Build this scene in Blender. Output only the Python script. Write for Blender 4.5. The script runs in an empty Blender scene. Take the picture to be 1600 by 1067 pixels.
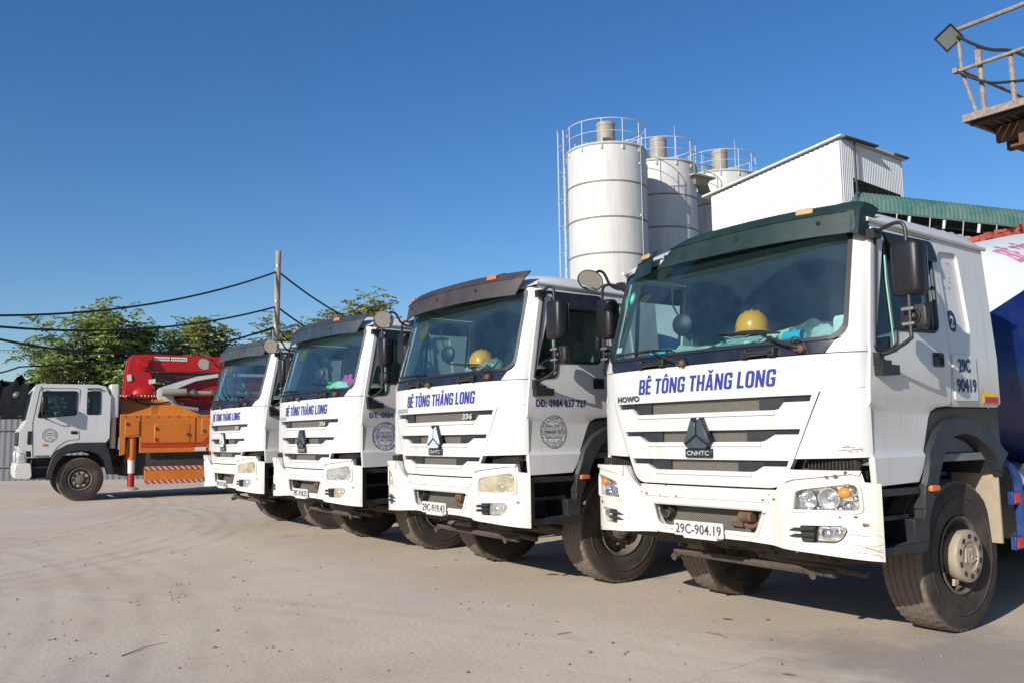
import bpy, bmesh, math, random
import numpy as np
from mathutils import Vector, Matrix
random.seed(7)
SC = bpy.context.scene
COL = SC.collection
PI = math.pi

# ---------------------------------------------------------------- camera
CAMP = (4.3451, -4.75506, 1.35305)
YAW, PITCH, ROLL, FPX = 0.9482096, 0.1047213, -0.014382, 1400.47
cam = bpy.data.cameras.new('camera')
cam.sensor_fit = 'HORIZONTAL'; cam.sensor_width = 36.0
cam.lens = FPX / 1600 * 36.0
cam.clip_start = 0.05; cam.clip_end = 5000
camo = bpy.data.objects.new('camera', cam); COL.objects.link(camo)
_cy, _sy, _cp, _sp = math.cos(YAW), math.sin(YAW), math.cos(PITCH), math.sin(PITCH)
FW = Vector((-_sy*_cp, _cy*_cp, _sp)); RT0 = Vector((_cy, _sy, 0)); UP0 = RT0.cross(FW)
RT = RT0*math.cos(ROLL) + UP0*math.sin(ROLL); UP = UP0*math.cos(ROLL) - RT0*math.sin(ROLL)
_M = Matrix((RT, UP, -FW)).transposed().to_4x4(); _M.translation = Vector(CAMP)
camo.matrix_world = _M
SC.camera = camo

# ---------------------------------------------------------------- world, sun, exposure
SUN_AZ, SUN_EL = math.radians(16.0), math.radians(24.0)     # azimuth measured from -Y towards +X
sun_dir = Vector((math.sin(SUN_AZ)*math.cos(SUN_EL), -math.cos(SUN_AZ)*math.cos(SUN_EL), math.sin(SUN_EL)))
W = bpy.data.worlds.new('World'); SC.world = W; W.use_nodes = True
nt = W.node_tree; nt.nodes.clear()
wo = nt.nodes.new('ShaderNodeOutputWorld'); bg = nt.nodes.new('ShaderNodeBackground')
sky = nt.nodes.new('ShaderNodeTexSky'); sky.sky_type = 'NISHITA'; sky.sun_disc = False
sky.sun_elevation = SUN_EL
sky.sun_rotation = math.atan2(sun_dir.x, sun_dir.y)
sky.altitude = 0; sky.air_density = 1.0; sky.dust_density = 0.5; sky.ozone_density = 4.0
hs = nt.nodes.new('ShaderNodeHueSaturation'); hs.inputs['Saturation'].default_value = 1.22; hs.inputs['Hue'].default_value = .506
nt.links.new(sky.outputs[0], hs.inputs['Color']); nt.links.new(hs.outputs[0], bg.inputs[0])
bg.inputs[1].default_value = 0.073
nt.links.new(bg.outputs[0], wo.inputs[0])
sl = bpy.data.lights.new('sun', 'SUN'); sl.energy = 3.5; sl.angle = math.radians(0.5); sl.color = (1.0, 0.96, 0.89)
so = bpy.data.objects.new('sun', sl); COL.objects.link(so)
so.rotation_euler = sun_dir.to_track_quat('Z', 'Y').to_euler(); so.location = (0, -20, 30)
SC.view_settings.view_transform = 'Standard'; SC.view_settings.look = 'None'
SC.view_settings.exposure = 0.78; SC.view_settings.gamma = 1.0
SC.cycles.use_denoising = True
SC.cycles.max_bounces = 8; SC.cycles.transparent_max_bounces = 16
SC.cycles.glossy_bounces = 4; SC.cycles.diffuse_bounces = 3

# ---------------------------------------------------------------- materials
MATS = {}
def newmat(name):
    m = bpy.data.materials.new(name); m.use_nodes = True; MATS[name] = m
    return m, m.node_tree, m.node_tree.nodes['Principled BSDF']
def mat(name, col, rough=0.5, metal=0.0, var=0.12, scale=4.0, dust=None, dustamt=0.0, bump=0.0, bscale=60.0, coat=0.0, spec=0.5, ao=False):
    """plain surface with uneven tone, optional dust in blotches, fine bump"""
    m, t, b = newmat(name)
    N, L = t.nodes.new, t.links.new
    tc = N('ShaderNodeTexCoord')
    nz = N('ShaderNodeTexNoise'); nz.inputs['Scale'].default_value = scale; nz.inputs['Detail'].default_value = 6; nz.inputs['Roughness'].default_value = .65
    L(tc.outputs['Object'], nz.inputs['Vector'])
    r = N('ShaderNodeValToRGB'); c = Vector(col)
    r.color_ramp.elements[0].position = .3; r.color_ramp.elements[1].position = .72
    r.color_ramp.elements[0].color = (*[x*(1-var) for x in c], 1); r.color_ramp.elements[1].color = (*[min(1, x*(1+var)) for x in c], 1)
    L(nz.outputs['Fac'], r.inputs['Fac'])
    out = r.outputs['Color']
    if dust:
        n2 = N('ShaderNodeTexNoise'); n2.inputs['Scale'].default_value = scale*1.7; n2.inputs['Detail'].default_value = 8; n2.inputs['Roughness'].default_value = .7
        L(tc.outputs['Object'], n2.inputs['Vector'])
        r2 = N('ShaderNodeValToRGB'); r2.color_ramp.elements[0].position = .5-.25*dustamt; r2.color_ramp.elements[1].position = .85-.25*dustamt
        L(n2.outputs['Fac'], r2.inputs['Fac'])
        mu = N('ShaderNodeMath'); mu.operation = 'MULTIPLY'; mu.inputs[1].default_value = dustamt
        L(r2.outputs['Color'], mu.inputs[0])
        mx = N('ShaderNodeMixRGB'); mx.inputs['Color2'].default_value = (*dust, 1)
        L(mu.outputs[0], mx.inputs['Fac']); L(out, mx.inputs['Color1']); out = mx.outputs['Color']
    L(out, b.inputs['Base Color'])
    rr = N('ShaderNodeMapRange'); rr.inputs['To Min'].default_value = max(.02, rough-.08); rr.inputs['To Max'].default_value = min(1, rough+.12)
    L(nz.outputs['Fac'], rr.inputs['Value']); L(rr.outputs[0], b.inputs['Roughness'])
    b.inputs['Metallic'].default_value = metal; b.inputs['Coat Weight'].default_value = coat
    b.inputs['Specular IOR Level'].default_value = spec
    if bump:
        n3 = N('ShaderNodeTexNoise'); n3.inputs['Scale'].default_value = bscale; n3.inputs['Detail'].default_value = 4
        L(tc.outputs['Object'], n3.inputs['Vector'])
        bp = N('ShaderNodeBump'); bp.inputs['Strength'].default_value = bump; bp.inputs['Distance'].default_value = .01
        L(n3.outputs['Fac'], bp.inputs['Height']); L(bp.outputs[0], b.inputs['Normal'])
    return m
DUST = (.36, .30, .24)
mat('rubber_seal', (.010, .010, .011), .5, var=.2)
mat('white_paint', (.535, .53, .515), .32, var=.04, scale=2.2, dust=(.55, .50, .43), dustamt=.28, coat=.25)
def grime(name, amt):
    m = MATS[name]; t = m.node_tree; N, L = t.nodes.new, t.links.new; b = t.nodes['Principled BSDF']; src = b.inputs['Base Color'].links[0].from_socket
    tc = N('ShaderNodeTexCoord'); mp = N('ShaderNodeMapping'); mp.inputs['Scale'].default_value = (14, 14, 1.1); L(tc.outputs['Object'], mp.inputs['Vector'])
    n = N('ShaderNodeTexNoise'); n.inputs['Scale'].default_value = 1.0; n.inputs['Detail'].default_value = 7; n.inputs['Roughness'].default_value = .65; L(mp.outputs[0], n.inputs['Vector'])
    n2 = N('ShaderNodeTexNoise'); n2.inputs['Scale'].default_value = 1.7; n2.inputs['Detail'].default_value = 5; L(tc.outputs['Object'], n2.inputs['Vector'])
    r = N('ShaderNodeValToRGB'); r.color_ramp.elements[0].position = .52; r.color_ramp.elements[1].position = .74; L(n.outputs['Fac'], r.inputs['Fac'])
    r2 = N('ShaderNodeValToRGB'); r2.color_ramp.elements[0].position = .40; r2.color_ramp.elements[1].position = .68; L(n2.outputs['Fac'], r2.inputs['Fac'])
    mu = N('ShaderNodeMath'); mu.operation = 'MULTIPLY'; L(r.outputs[0], mu.inputs[0]); L(r2.outputs[0], mu.inputs[1]); m2 = N('ShaderNodeMath'); m2.operation = 'MULTIPLY'; m2.inputs[1].default_value = amt; L(mu.outputs[0], m2.inputs[0])
    mx = N('ShaderNodeMixRGB'); mx.inputs['Color2'].default_value = (.33, .28, .21, 1); L(m2.outputs[0], mx.inputs['Fac']); L(src, mx.inputs['Color1'])
    # dried splash dots
    v = N('ShaderNodeTexVoronoi'); v.inputs['Scale'].default_value = 26; L(tc.outputs['Object'], v.inputs['Vector'])
    r3 = N('ShaderNodeValToRGB'); r3.color_ramp.elements[0].position = .05; r3.color_ramp.elements[1].position = .10; r3.color_ramp.elements[0].color = (1, 1, 1, 1); r3.color_ramp.elements[1].color = (0, 0, 0, 1); L(v.outputs['Distance'], r3.inputs['Fac'])
    n4 = N('ShaderNodeTexNoise'); n4.inputs['Scale'].default_value = 3.1; L(tc.outputs['Object'], n4.inputs['Vector']); r4 = N('ShaderNodeValToRGB'); r4.color_ramp.elements[0].position = .54; r4.color_ramp.elements[1].position = .62; L(n4.outputs['Fac'], r4.inputs['Fac'])
    m4 = N('ShaderNodeMath'); m4.operation = 'MULTIPLY'; L(r3.outputs[0], m4.inputs[0]); L(r4.outputs[0], m4.inputs[1]); m5 = N('ShaderNodeMath'); m5.operation = 'MULTIPLY'; m5.inputs[1].default_value = .5; L(m4.outputs[0], m5.inputs[0])
    mx2 = N('ShaderNodeMixRGB'); mx2.inputs['Color2'].default_value = (.30, .25, .20, 1); L(m5.outputs[0], mx2.inputs['Fac']); L(mx.outputs[0], mx2.inputs['Color1']); L(mx2.outputs[0], b.inputs['Base Color'])
    nb_ = N('ShaderNodeTexNoise'); nb_.inputs['Scale'].default_value = 2.6; nb_.inputs['Detail'].default_value = 2; L(tc.outputs['Object'], nb_.inputs['Vector'])
    bp = N('ShaderNodeBump'); bp.inputs['Strength'].default_value = .25; bp.inputs['Distance'].default_value = .012; L(nb_.outputs['Fac'], bp.inputs['Height']); L(bp.outputs[0], b.inputs['Normal']); L(bp.outputs[0], b.inputs['Coat Normal'])
grime('white_paint', .55)
mat('cab_lining', (.15, .17, .18), .7, var=.08)
mat('pale_lining', (.36, .41, .42), .7, var=.08)
def chipped(name, col, amt):
    m = mat(name, col, .36, var=.04, scale=3, dust=(.62, .56, .46), dustamt=.35, coat=.15)
    t = m.node_tree; N, L = t.nodes.new, t.links.new; b = t.nodes['Principled BSDF']
    src = b.inputs['Base Color'].links[0].from_socket
    tc = N('ShaderNodeTexCoord'); mp = N('ShaderNodeMapping'); mp.inputs['Scale'].default_value = (9, 9, 16)
    L(tc.outputs['Object'], mp.inputs['Vector'])
    n = N('ShaderNodeTexNoise'); n.inputs['Scale'].default_value = 1.0; n.inputs['Detail'].default_value = 9; n.inputs['Roughness'].default_value = .62
    L(mp.outputs[0], n.inputs['Vector'])
    r = N('ShaderNodeValToRGB'); r.color_ramp.elements[0].position = amt; r.color_ramp.elements[1].position = amt+.025
    L(n.outputs['Fac'], r.inputs['Fac'])
    mx = N('ShaderNodeMixRGB'); mx.inputs['Color2'].default_value = (.16, .06, .025, 1)
    L(r.outputs['Color'], mx.inputs['Fac']); L(src, mx.inputs['Color1']); L(mx.outputs[0], b.inputs['Base Color'])
chipped('cream_paint', (.60, .575, .51), .645)
chipped('bumper_white', (.585, .57, .53), .655)
grime('cream_paint', .6); grime('bumper_white', .55)
mat('black_plastic', (.010, .0105, .012), .45, var=.3, scale=6, dust=DUST, dustamt=.08, bump=.15, bscale=220)
mat('black_mirror_shell', (.010, .010, .011), .38, var=.25, scale=7, dust=DUST, dustamt=.02, bump=.08, bscale=260, spec=.35)
mat('grey_plastic', (.017, .019, .021), .5, var=.25, scale=4, dust=(.11, .095, .08), dustamt=.22, bump=.1, bscale=180)
mat('navy_trim', (.010, .013, .024), .28, var=.2, dust=DUST, dustamt=.06)
mat('green_visor', (.007, .021, .021), .55, var=.15, scale=3, dust=(.05, .08, .075), dustamt=.3, spec=.3)
mat('brown_visor', (.034, .028, .030), .55, var=.2, scale=3, dust=DUST, dustamt=.12)
mat('slate_visor', (.016, .028, .042), .5, var=.2, scale=3, dust=DUST, dustamt=.12)
mat('grey_visor', (.030, .036, .044), .55, var=.2, scale=3, dust=DUST, dustamt=.2)
mat('steel', (.32, .31, .30), .4, .8, var=.2, dust=DUST, dustamt=.3)
mat('rust', (.13, .065, .035), .85, var=.4, scale=9, dust=(.06, .035, .025), dustamt=.5, bump=.3, bscale=90)
mat('dirty_iron', (.05, .038, .03), .85, var=.35, scale=8, dust=(.13, .095, .065), dustamt=.5, bump=.3, bscale=70)
mat('dark_iron', (.03, .027, .025), .8, var=.35, scale=8, dust=(.12, .095, .07), dustamt=.45, bump=.2, bscale=70)
mat('rim_paint', (.10, .082, .066), .75, var=.25, scale=9, dust=(.24, .19, .14), dustamt=.5, bump=.15, bscale=80)
mat('hubcap_plastic', (.36, .295, .215), .5, var=.12, scale=8, dust=(.20, .15, .10), dustamt=.45)
mat('chrome', (.8, .8, .8), .12, 1.0, var=.05, bump=.35, bscale=38)
mat('mirror_glass', (.7, .72, .72), .03, 1.0, var=.02)
mat('lamp_bulb_orange', (.9, .22, .01), .25, var=.1, coat=.4)
mat('orange_lens', (.62, .13, .02), .25, var=.1, dust=DUST, dustamt=.2, coat=.4)
mat('pale_amber_lens', (.42, .27, .10), .35, var=.1, dust=DUST, dustamt=.3)
mat('red_reflector', (.55, .03, .02), .35, var=.1, dust=DUST, dustamt=.2)
mat('white_reflector', (.6, .58, .55), .4, var=.1, dust=DUST, dustamt=.3)
mat('letter_blue', (.022, .032, .23), .45, var=.12, scale=20)
mat('letter_navy', (.012, .016, .09), .5, var=.15, scale=20)
mat('letter_dark', (.05, .055, .065), .5, var=.2, scale=20)
mat('letter_silver', (.5, .49, .46), .35, .4, var=.2, scale=20)
mat('stamp_blue', (.03, .06, .20), .5, var=.2, scale=20)
mat('plate_white', (.55, .54, .52), .45, var=.08, scale=10, dust=DUST, dustamt=.35)
mat('emblem_grey', (.055, .075, .085), .3, .3, var=.15, dust=DUST, dustamt=.2)
mat('emblem_silver', (.50, .55, .60), .3, .15, var=.1)
mat('drum_white', (.62, .66, .62), .35, var=.05, scale=2, dust=(.45, .42, .36), dustamt=.25)
mat('drum_blue', (.004, .013, .085), .3, var=.12, scale=2, dust=DUST, dustamt=.06)
mat('pink_letter', (.50, .17, .31), .45, var=.15)
mat('blue_steel', (.006, .035, .14), .4, var=.15, scale=5, dust=DUST, dustamt=.15)
mat('red_steel', (.34, .012, .010), .4, var=.2, scale=5, dust=(.2, .05, .03), dustamt=.3)
mat('boom_red', (.42, .008, .008), .42, var=.15, scale=2.5, dust=(.22, .02, .016), dustamt=.3)
mat('pump_orange', (.54, .148, .012), .45, var=.12, scale=2, dust=(.34, .13, .045), dustamt=.35)
mat('stripe_red', (.50, .035, .01), .45, var=.1)
mat('hat_yellow', (.85, .34, .005), .28, var=.05, coat=.3)
mat('paper_green', (.42, .58, .47), .8, var=.06)
mat('paper_white', (.66, .68, .62), .8, var=.06)
mat('cloth_teal', (.08, .36, .30), .85, var=.2)
mat('cloth_pink', (.62, .07, .30), .85, var=.2)
mat('cloth_green', (.05, .50, .14), .8, var=.2)
mat('dash_grey', (.26, .28, .26), .7, var=.15, dust=DUST, dustamt=.3)
mat('seat_cloth', (.22, .23, .23), .9, var=.15, bump=.2)
mat('sticker_green', (.02, .42, .25), .5)
mat('sticker_red', (.5, .02, .02), .5)
mat('sticker_yellow', (.75, .5, .03), .5)
mat('trim_green', (.12, .34, .28), .4)
mat('bottle_blue', (.03, .45, .62), .25, var=.1)
mat('concrete_pole', (.27, .24, .20), .85, var=.18, scale=5, bump=.3, bscale=40)
mat('cable_black', (.012, .012, .013), .6)
mat('pale_rail', (.48, .48, .46), .5, var=.1, dust=(.32, .24, .18), dustamt=.35)
mat('rail_worn', (.30, .27, .23), .7, var=.2, scale=7, dust=(.13, .065, .035), dustamt=.75)
mat('bark', (.11, .085, .06), .9, var=.3, scale=6, bump=.4, bscale=30)
mat('lamp_lens_grey', (.11, .12, .11), .3, var=.1)
mat('filter_tan', (.30, .275, .225), .6, var=.15, scale=2, dust=(.16, .145, .115), dustamt=.55)
mat('seam_grey', (.20, .185, .165), .7, var=.25, scale=1.5, dust=(.10, .07, .05), dustamt=.5)
mat('dark_tarp', (.008, .009, .012), .9, var=.4, scale=3, bump=.4, bscale=9, spec=.1)
mat('teal_paint', (.03, .16, .15), .6, var=.15)
mat('tread_plate', (.05, .042, .036), .7, .3, var=.3, scale=6, dust=(.2, .1, .05), dustamt=.5, bump=.3, bscale=45)
mat('pebble_grey', (.24, .20, .165), .9, var=.35, scale=1.2)
mat('dry_twig', (.16, .10, .06), .9, var=.3)
mat('dry_leaf', (.26, .14, .07), .8, var=.3, scale=30)
mat('tile_red', (.33, .06, .04), .8, var=.35, scale=1.5, dust=(.16, .06, .05), dustamt=.5)

def glass(name, tint, refl_rough=.0, haze=0.0, hazecol=(.5, .5, .45), ior=1.52, refl=(.95, .97, 1), wipe=None):
    m, t, b = newmat(name); t.nodes.remove(b)
    N, L = t.nodes.new, t.links.new; out = t.nodes['Material Output']
    tr = N('ShaderNodeBsdfTransparent'); tr.inputs[0].default_value = (*tint, 1)
    gl = N('ShaderNodeBsdfGlossy'); gl.inputs['Roughness'].default_value = refl_rough; gl.inputs[0].default_value = (*refl, 1)
    f0 = ((ior-1)/(ior+1))**2
    lw = N('ShaderNodeLayerWeight'); pw = N('ShaderNodeMath'); pw.operation = 'POWER'; pw.inputs[1].default_value = 5; L(lw.outputs['Facing'], pw.inputs[0])
    ma = N('ShaderNodeMath'); ma.operation = 'MULTIPLY_ADD'; ma.inputs[1].default_value = 1-f0; ma.inputs[2].default_value = f0; L(pw.outputs[0], ma.inputs[0])
    mx = N('ShaderNodeMixShader'); L(ma.outputs[0], mx.inputs[0])
    if haze:
        df = N('ShaderNodeBsdfDiffuse'); df.inputs[0].default_value = (*hazecol, 1)
        tc = N('ShaderNodeTexCoord'); nz = N('ShaderNodeTexNoise'); nz.inputs['Scale'].default_value = 9; nz.inputs['Detail'].default_value = 6
        L(tc.outputs['Object'], nz.inputs['Vector'])
        mr = N('ShaderNodeMapRange'); mr.inputs['From Min'].default_value = .3; mr.inputs['From Max'].default_value = .7
        mr.inputs['To Min'].default_value = haze*.5; mr.inputs['To Max'].default_value = min(1, haze*1.4)
        L(nz.outputs['Fac'], mr.inputs['Value'])
        hz_ = mr.outputs[0]
        if wipe:      # dust film left outside the arcs swept by the wipers
            ms = []
            for p in wipe:
                v = N('ShaderNodeVectorMath'); v.operation = 'DISTANCE'; L(tc.outputs['Object'], v.inputs[0]); v.inputs[1].default_value = p
                q = N('ShaderNodeMapRange'); q.inputs['From Min'].default_value = .60; q.inputs['From Max'].default_value = .63; L(v.outputs['Value'], q.inputs['Value']); ms.append(q.outputs[0])
            mm = N('ShaderNodeMath'); mm.operation = 'MINIMUM'; L(ms[0], mm.inputs[0]); L(ms[1], mm.inputs[1])
            ml = N('ShaderNodeMath'); ml.operation = 'MULTIPLY'; ml.inputs[1].default_value = .03; L(mm.outputs[0], ml.inputs[0])
            ad = N('ShaderNodeMath'); ad.operation = 'ADD'; L(ml.outputs[0], ad.inputs[0]); L(hz_, ad.inputs[1]); hz_ = ad.outputs[0]
        mh = N('ShaderNodeMixShader'); L(hz_, mh.inputs[0]); L(tr.outputs[0], mh.inputs[1]); L(df.outputs[0], mh.inputs[2])
        L(mh.outputs[0], mx.inputs[1])
    else: L(tr.outputs[0], mx.inputs[1])
    L(gl.outputs[0], mx.inputs[2]); L(mx.outputs[0], out.inputs['Surface'])
glass('windscreen_glass', (.66, .86, .86), haze=.03, hazecol=(.22, .36, .38), ior=2.0, refl=(.78, .98, 1), wipe=((.839, .0, 1.872), (-.124, -.02, 1.848)))
glass('door_glass', (.42, .50, .50), haze=.008)
glass('lens_clear', (.96, .97, .97), haze=.03, hazecol=(.7, .7, .7))
glass('lens_hazy', (.85, .80, .66), .15, haze=.45, hazecol=(.62, .55, .38))
glass('lens_milky', (.85, .85, .82), .12, haze=.35, hazecol=(.62, .60, .54))
glass('plastic_bag', (.85, .90, .88), .15, haze=.16, hazecol=(.62, .66, .62))

def mesh_grille():
    m, t, b = newmat('wire_mesh'); N, L = t.nodes.new, t.links.new
    tc = N('ShaderNodeTexCoord'); outs = []
    for sgn in (1, -1):
        mp = N('ShaderNodeMapping'); mp.inputs['Rotation'].default_value = (0, sgn*math.radians(52), 0)
        L(tc.outputs['Object'], mp.inputs['Vector'])
        w = N('ShaderNodeTexWave'); w.wave_type = 'BANDS'; w.bands_direction = 'X'; w.inputs['Scale'].default_value = 26
        L(mp.outputs[0], w.inputs['Vector']); outs.append(w.outputs['Fac'])
    mxm = N('ShaderNodeMath'); mxm.operation = 'MAXIMUM'; L(outs[0], mxm.inputs[0]); L(outs[1], mxm.inputs[1])
    r = N('ShaderNodeValToRGB'); r.color_ramp.elements[0].position = .72; r.color_ramp.elements[1].position = .9
    r.color_ramp.elements[0].color = (.008, .008, .008, 1); r.color_ramp.elements[1].color = (.20, .18, .15, 1)
    L(mxm.outputs[0], r.inputs['Fac']); L(r.outputs[0], b.inputs['Base Color']); b.inputs['Roughness'].default_value = .6
mesh_grille()

def corrugated(name, col, pitch, depth, axis='X', dust=(.3, .26, .2), amt=.3, streak=True, rough=.45):
    m = mat(name, col, rough, var=.06, scale=.8, dust=dust, dustamt=amt)
    return m
corrugated('white_sheet', (.55, .56, .56), 0, 0)
corrugated('green_sheet', (.035, .115, .095), 0, 0, dust=(.26, .26, .22), amt=.45, rough=.5)
corrugated('zinc_sheet', (.10, .105, .12), 0, 0, dust=(.12, .10, .08), amt=.5)

def silo_mat():
    m, t, b = newmat('silo_white'); N, L = t.nodes.new, t.links.new
    tc = N('ShaderNodeTexCoord')
    mp = N('ShaderNodeMapping'); mp.inputs['Scale'].default_value = (2.2, 2.2, .12); L(tc.outputs['Object'], mp.inputs['Vector'])
    n = N('ShaderNodeTexNoise'); n.inputs['Scale'].default_value = 3; n.inputs['Detail'].default_value = 8; n.inputs['Roughness'].default_value = .7; L(mp.outputs[0], n.inputs['Vector'])
    r = N('ShaderNodeValToRGB'); r.color_ramp.elements[0].position = .30; r.color_ramp.elements[1].position = .58
    r.color_ramp.elements[0].color = (.43, .41, .375, 1); r.color_ramp.elements[1].color = (.54, .53, .51, 1)
    L(n.outputs['Fac'], r.inputs['Fac'])
    m2 = N('ShaderNodeMapping'); m2.inputs['Scale'].default_value = (7, 7, .5); L(tc.outputs['Object'], m2.inputs['Vector']); n2 = N('ShaderNodeTexNoise'); n2.inputs['Scale'].default_value = 1; n2.inputs['Detail'].default_value = 6; L(m2.outputs[0], n2.inputs['Vector'])
    r2 = N('ShaderNodeValToRGB'); r2.color_ramp.elements[0].position = .60; r2.color_ramp.elements[1].position = .78; r2.color_ramp.elements[1].color = (.5, .5, .5, 1); L(n2.outputs['Fac'], r2.inputs['Fac'])
    mx = N('ShaderNodeMixRGB'); mx.inputs['Color2'].default_value = (.34, .29, .23, 1); L(r2.outputs[0], mx.inputs['Fac']); L(r.outputs[0], mx.inputs['Color1'])
    L(mx.outputs[0], b.inputs['Base Color']); b.inputs['Roughness'].default_value = .55
    bp = N('ShaderNodeBump'); bp.inputs['Strength'].default_value = .3; bp.inputs['Distance'].default_value = .05; n5 = N('ShaderNodeTexNoise'); n5.inputs['Scale'].default_value = 1.1; L(tc.outputs['Object'], n5.inputs['Vector']); L(n5.outputs['Fac'], bp.inputs['Height']); L(bp.outputs[0], b.inputs['Normal'])
silo_mat()

def tyre_mat():
    m, t, b = newmat('tyre_rubber'); N, L = t.nodes.new, t.links.new
    tc = N('ShaderNodeTexCoord')
    n = N('ShaderNodeTexNoise'); n.inputs['Scale'].default_value = 5; n.inputs['Detail'].default_value = 8; n.inputs['Roughness'].default_value = .7; L(tc.outputs['Object'], n.inputs['Vector'])
    sp = N('ShaderNodeSeparateXYZ'); L(tc.outputs['Object'], sp.inputs[0])
    cb = N('ShaderNodeCombineXYZ'); L(sp.outputs['Y'], cb.inputs[0]); L(sp.outputs['Z'], cb.inputs[1])
    ln = N('ShaderNodeVectorMath'); ln.operation = 'LENGTH'; L(cb.outputs[0], ln.inputs[0])
    mr = N('ShaderNodeMapRange'); mr.inputs['From Min'].default_value = .495; mr.inputs['From Max'].default_value = .525; mr.inputs['To Min'].default_value = .0; mr.inputs['To Max'].default_value = .85
    L(ln.outputs['Value'], mr.inputs['Value'])
    r = N('ShaderNodeValToRGB'); r.color_ramp.elements[0].position = .35; r.color_ramp.elements[1].position = .75
    r.color_ramp.elements[0].color = (.018, .0155, .0135, 1); r.color_ramp.elements[1].color = (.08, .058, .042, 1); L(n.outputs['Fac'], r.inputs['Fac'])
    mx = N('ShaderNodeMixRGB'); mx.inputs['Color2'].default_value = (.17, .138, .11, 1); L(mr.outputs[0], mx.inputs['Fac']); L(r.outputs[0], mx.inputs['Color1'])
    L(mx.outputs[0], b.inputs['Base Color']); b.inputs['Roughness'].default_value = .85
tyre_mat()

def hazard_mat():
    m, t, b = newmat('hazard_stripes'); N, L = t.nodes.new, t.links.new
    tc = N('ShaderNodeTexCoord'); sp = N('ShaderNodeSeparateXYZ'); L(tc.outputs['Object'], sp.inputs[0])
    ad = N('ShaderNodeMath'); ad.operation = 'ADD'; L(sp.outputs['Y'], ad.inputs[0]); L(sp.outputs['Z'], ad.inputs[1])
    dv = N('ShaderNodeMath'); dv.operation = 'MULTIPLY'; dv.inputs[1].default_value = 1/.135; L(ad.outputs[0], dv.inputs[0])
    fr = N('ShaderNodeMath'); fr.operation = 'FRACT'; L(dv.outputs[0], fr.inputs[0])
    gt = N('ShaderNodeMath'); gt.operation = 'GREATER_THAN'; gt.inputs[1].default_value = .5; L(fr.outputs[0], gt.inputs[0])
    mx = N('ShaderNodeMixRGB'); mx.inputs['Color1'].default_value = (.36, .03, .02, 1); mx.inputs['Color2'].default_value = (.42, .36, .30, 1)
    L(gt.outputs[0], mx.inputs['Fac']); L(mx.outputs[0], b.inputs['Base Color']); b.inputs['Roughness'].default_value = .5
hazard_mat()

def leaf_mat(name, c1, c2):
    m, t, b = newmat(name); N, L = t.nodes.new, t.links.new
    gi = N('ShaderNodeNewGeometry')
    r = N('ShaderNodeValToRGB'); r.color_ramp.elements[0].color = (*c1, 1); r.color_ramp.elements[1].color = (*c2, 1)
    L(gi.outputs['Random Per Island'], r.inputs['Fac']); L(r.outputs[0], b.inputs['Base Color']); b.inputs['Roughness'].default_value = .55
    tl = N('ShaderNodeBsdfTranslucent'); L(r.outputs[0], tl.inputs[0])
    mx = N('ShaderNodeMixShader'); mx.inputs[0].default_value = .3
    L(b.outputs[0], mx.inputs[1]); L(tl.outputs[0], mx.inputs[2]); L(mx.outputs[0], t.nodes['Material Output'].inputs['Surface'])
leaf_mat('leaf_green', (.10, .15, .035), (.33, .41, .12))
leaf_mat('leaf_olive', (.13, .155, .04), (.37, .37, .12))

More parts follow.
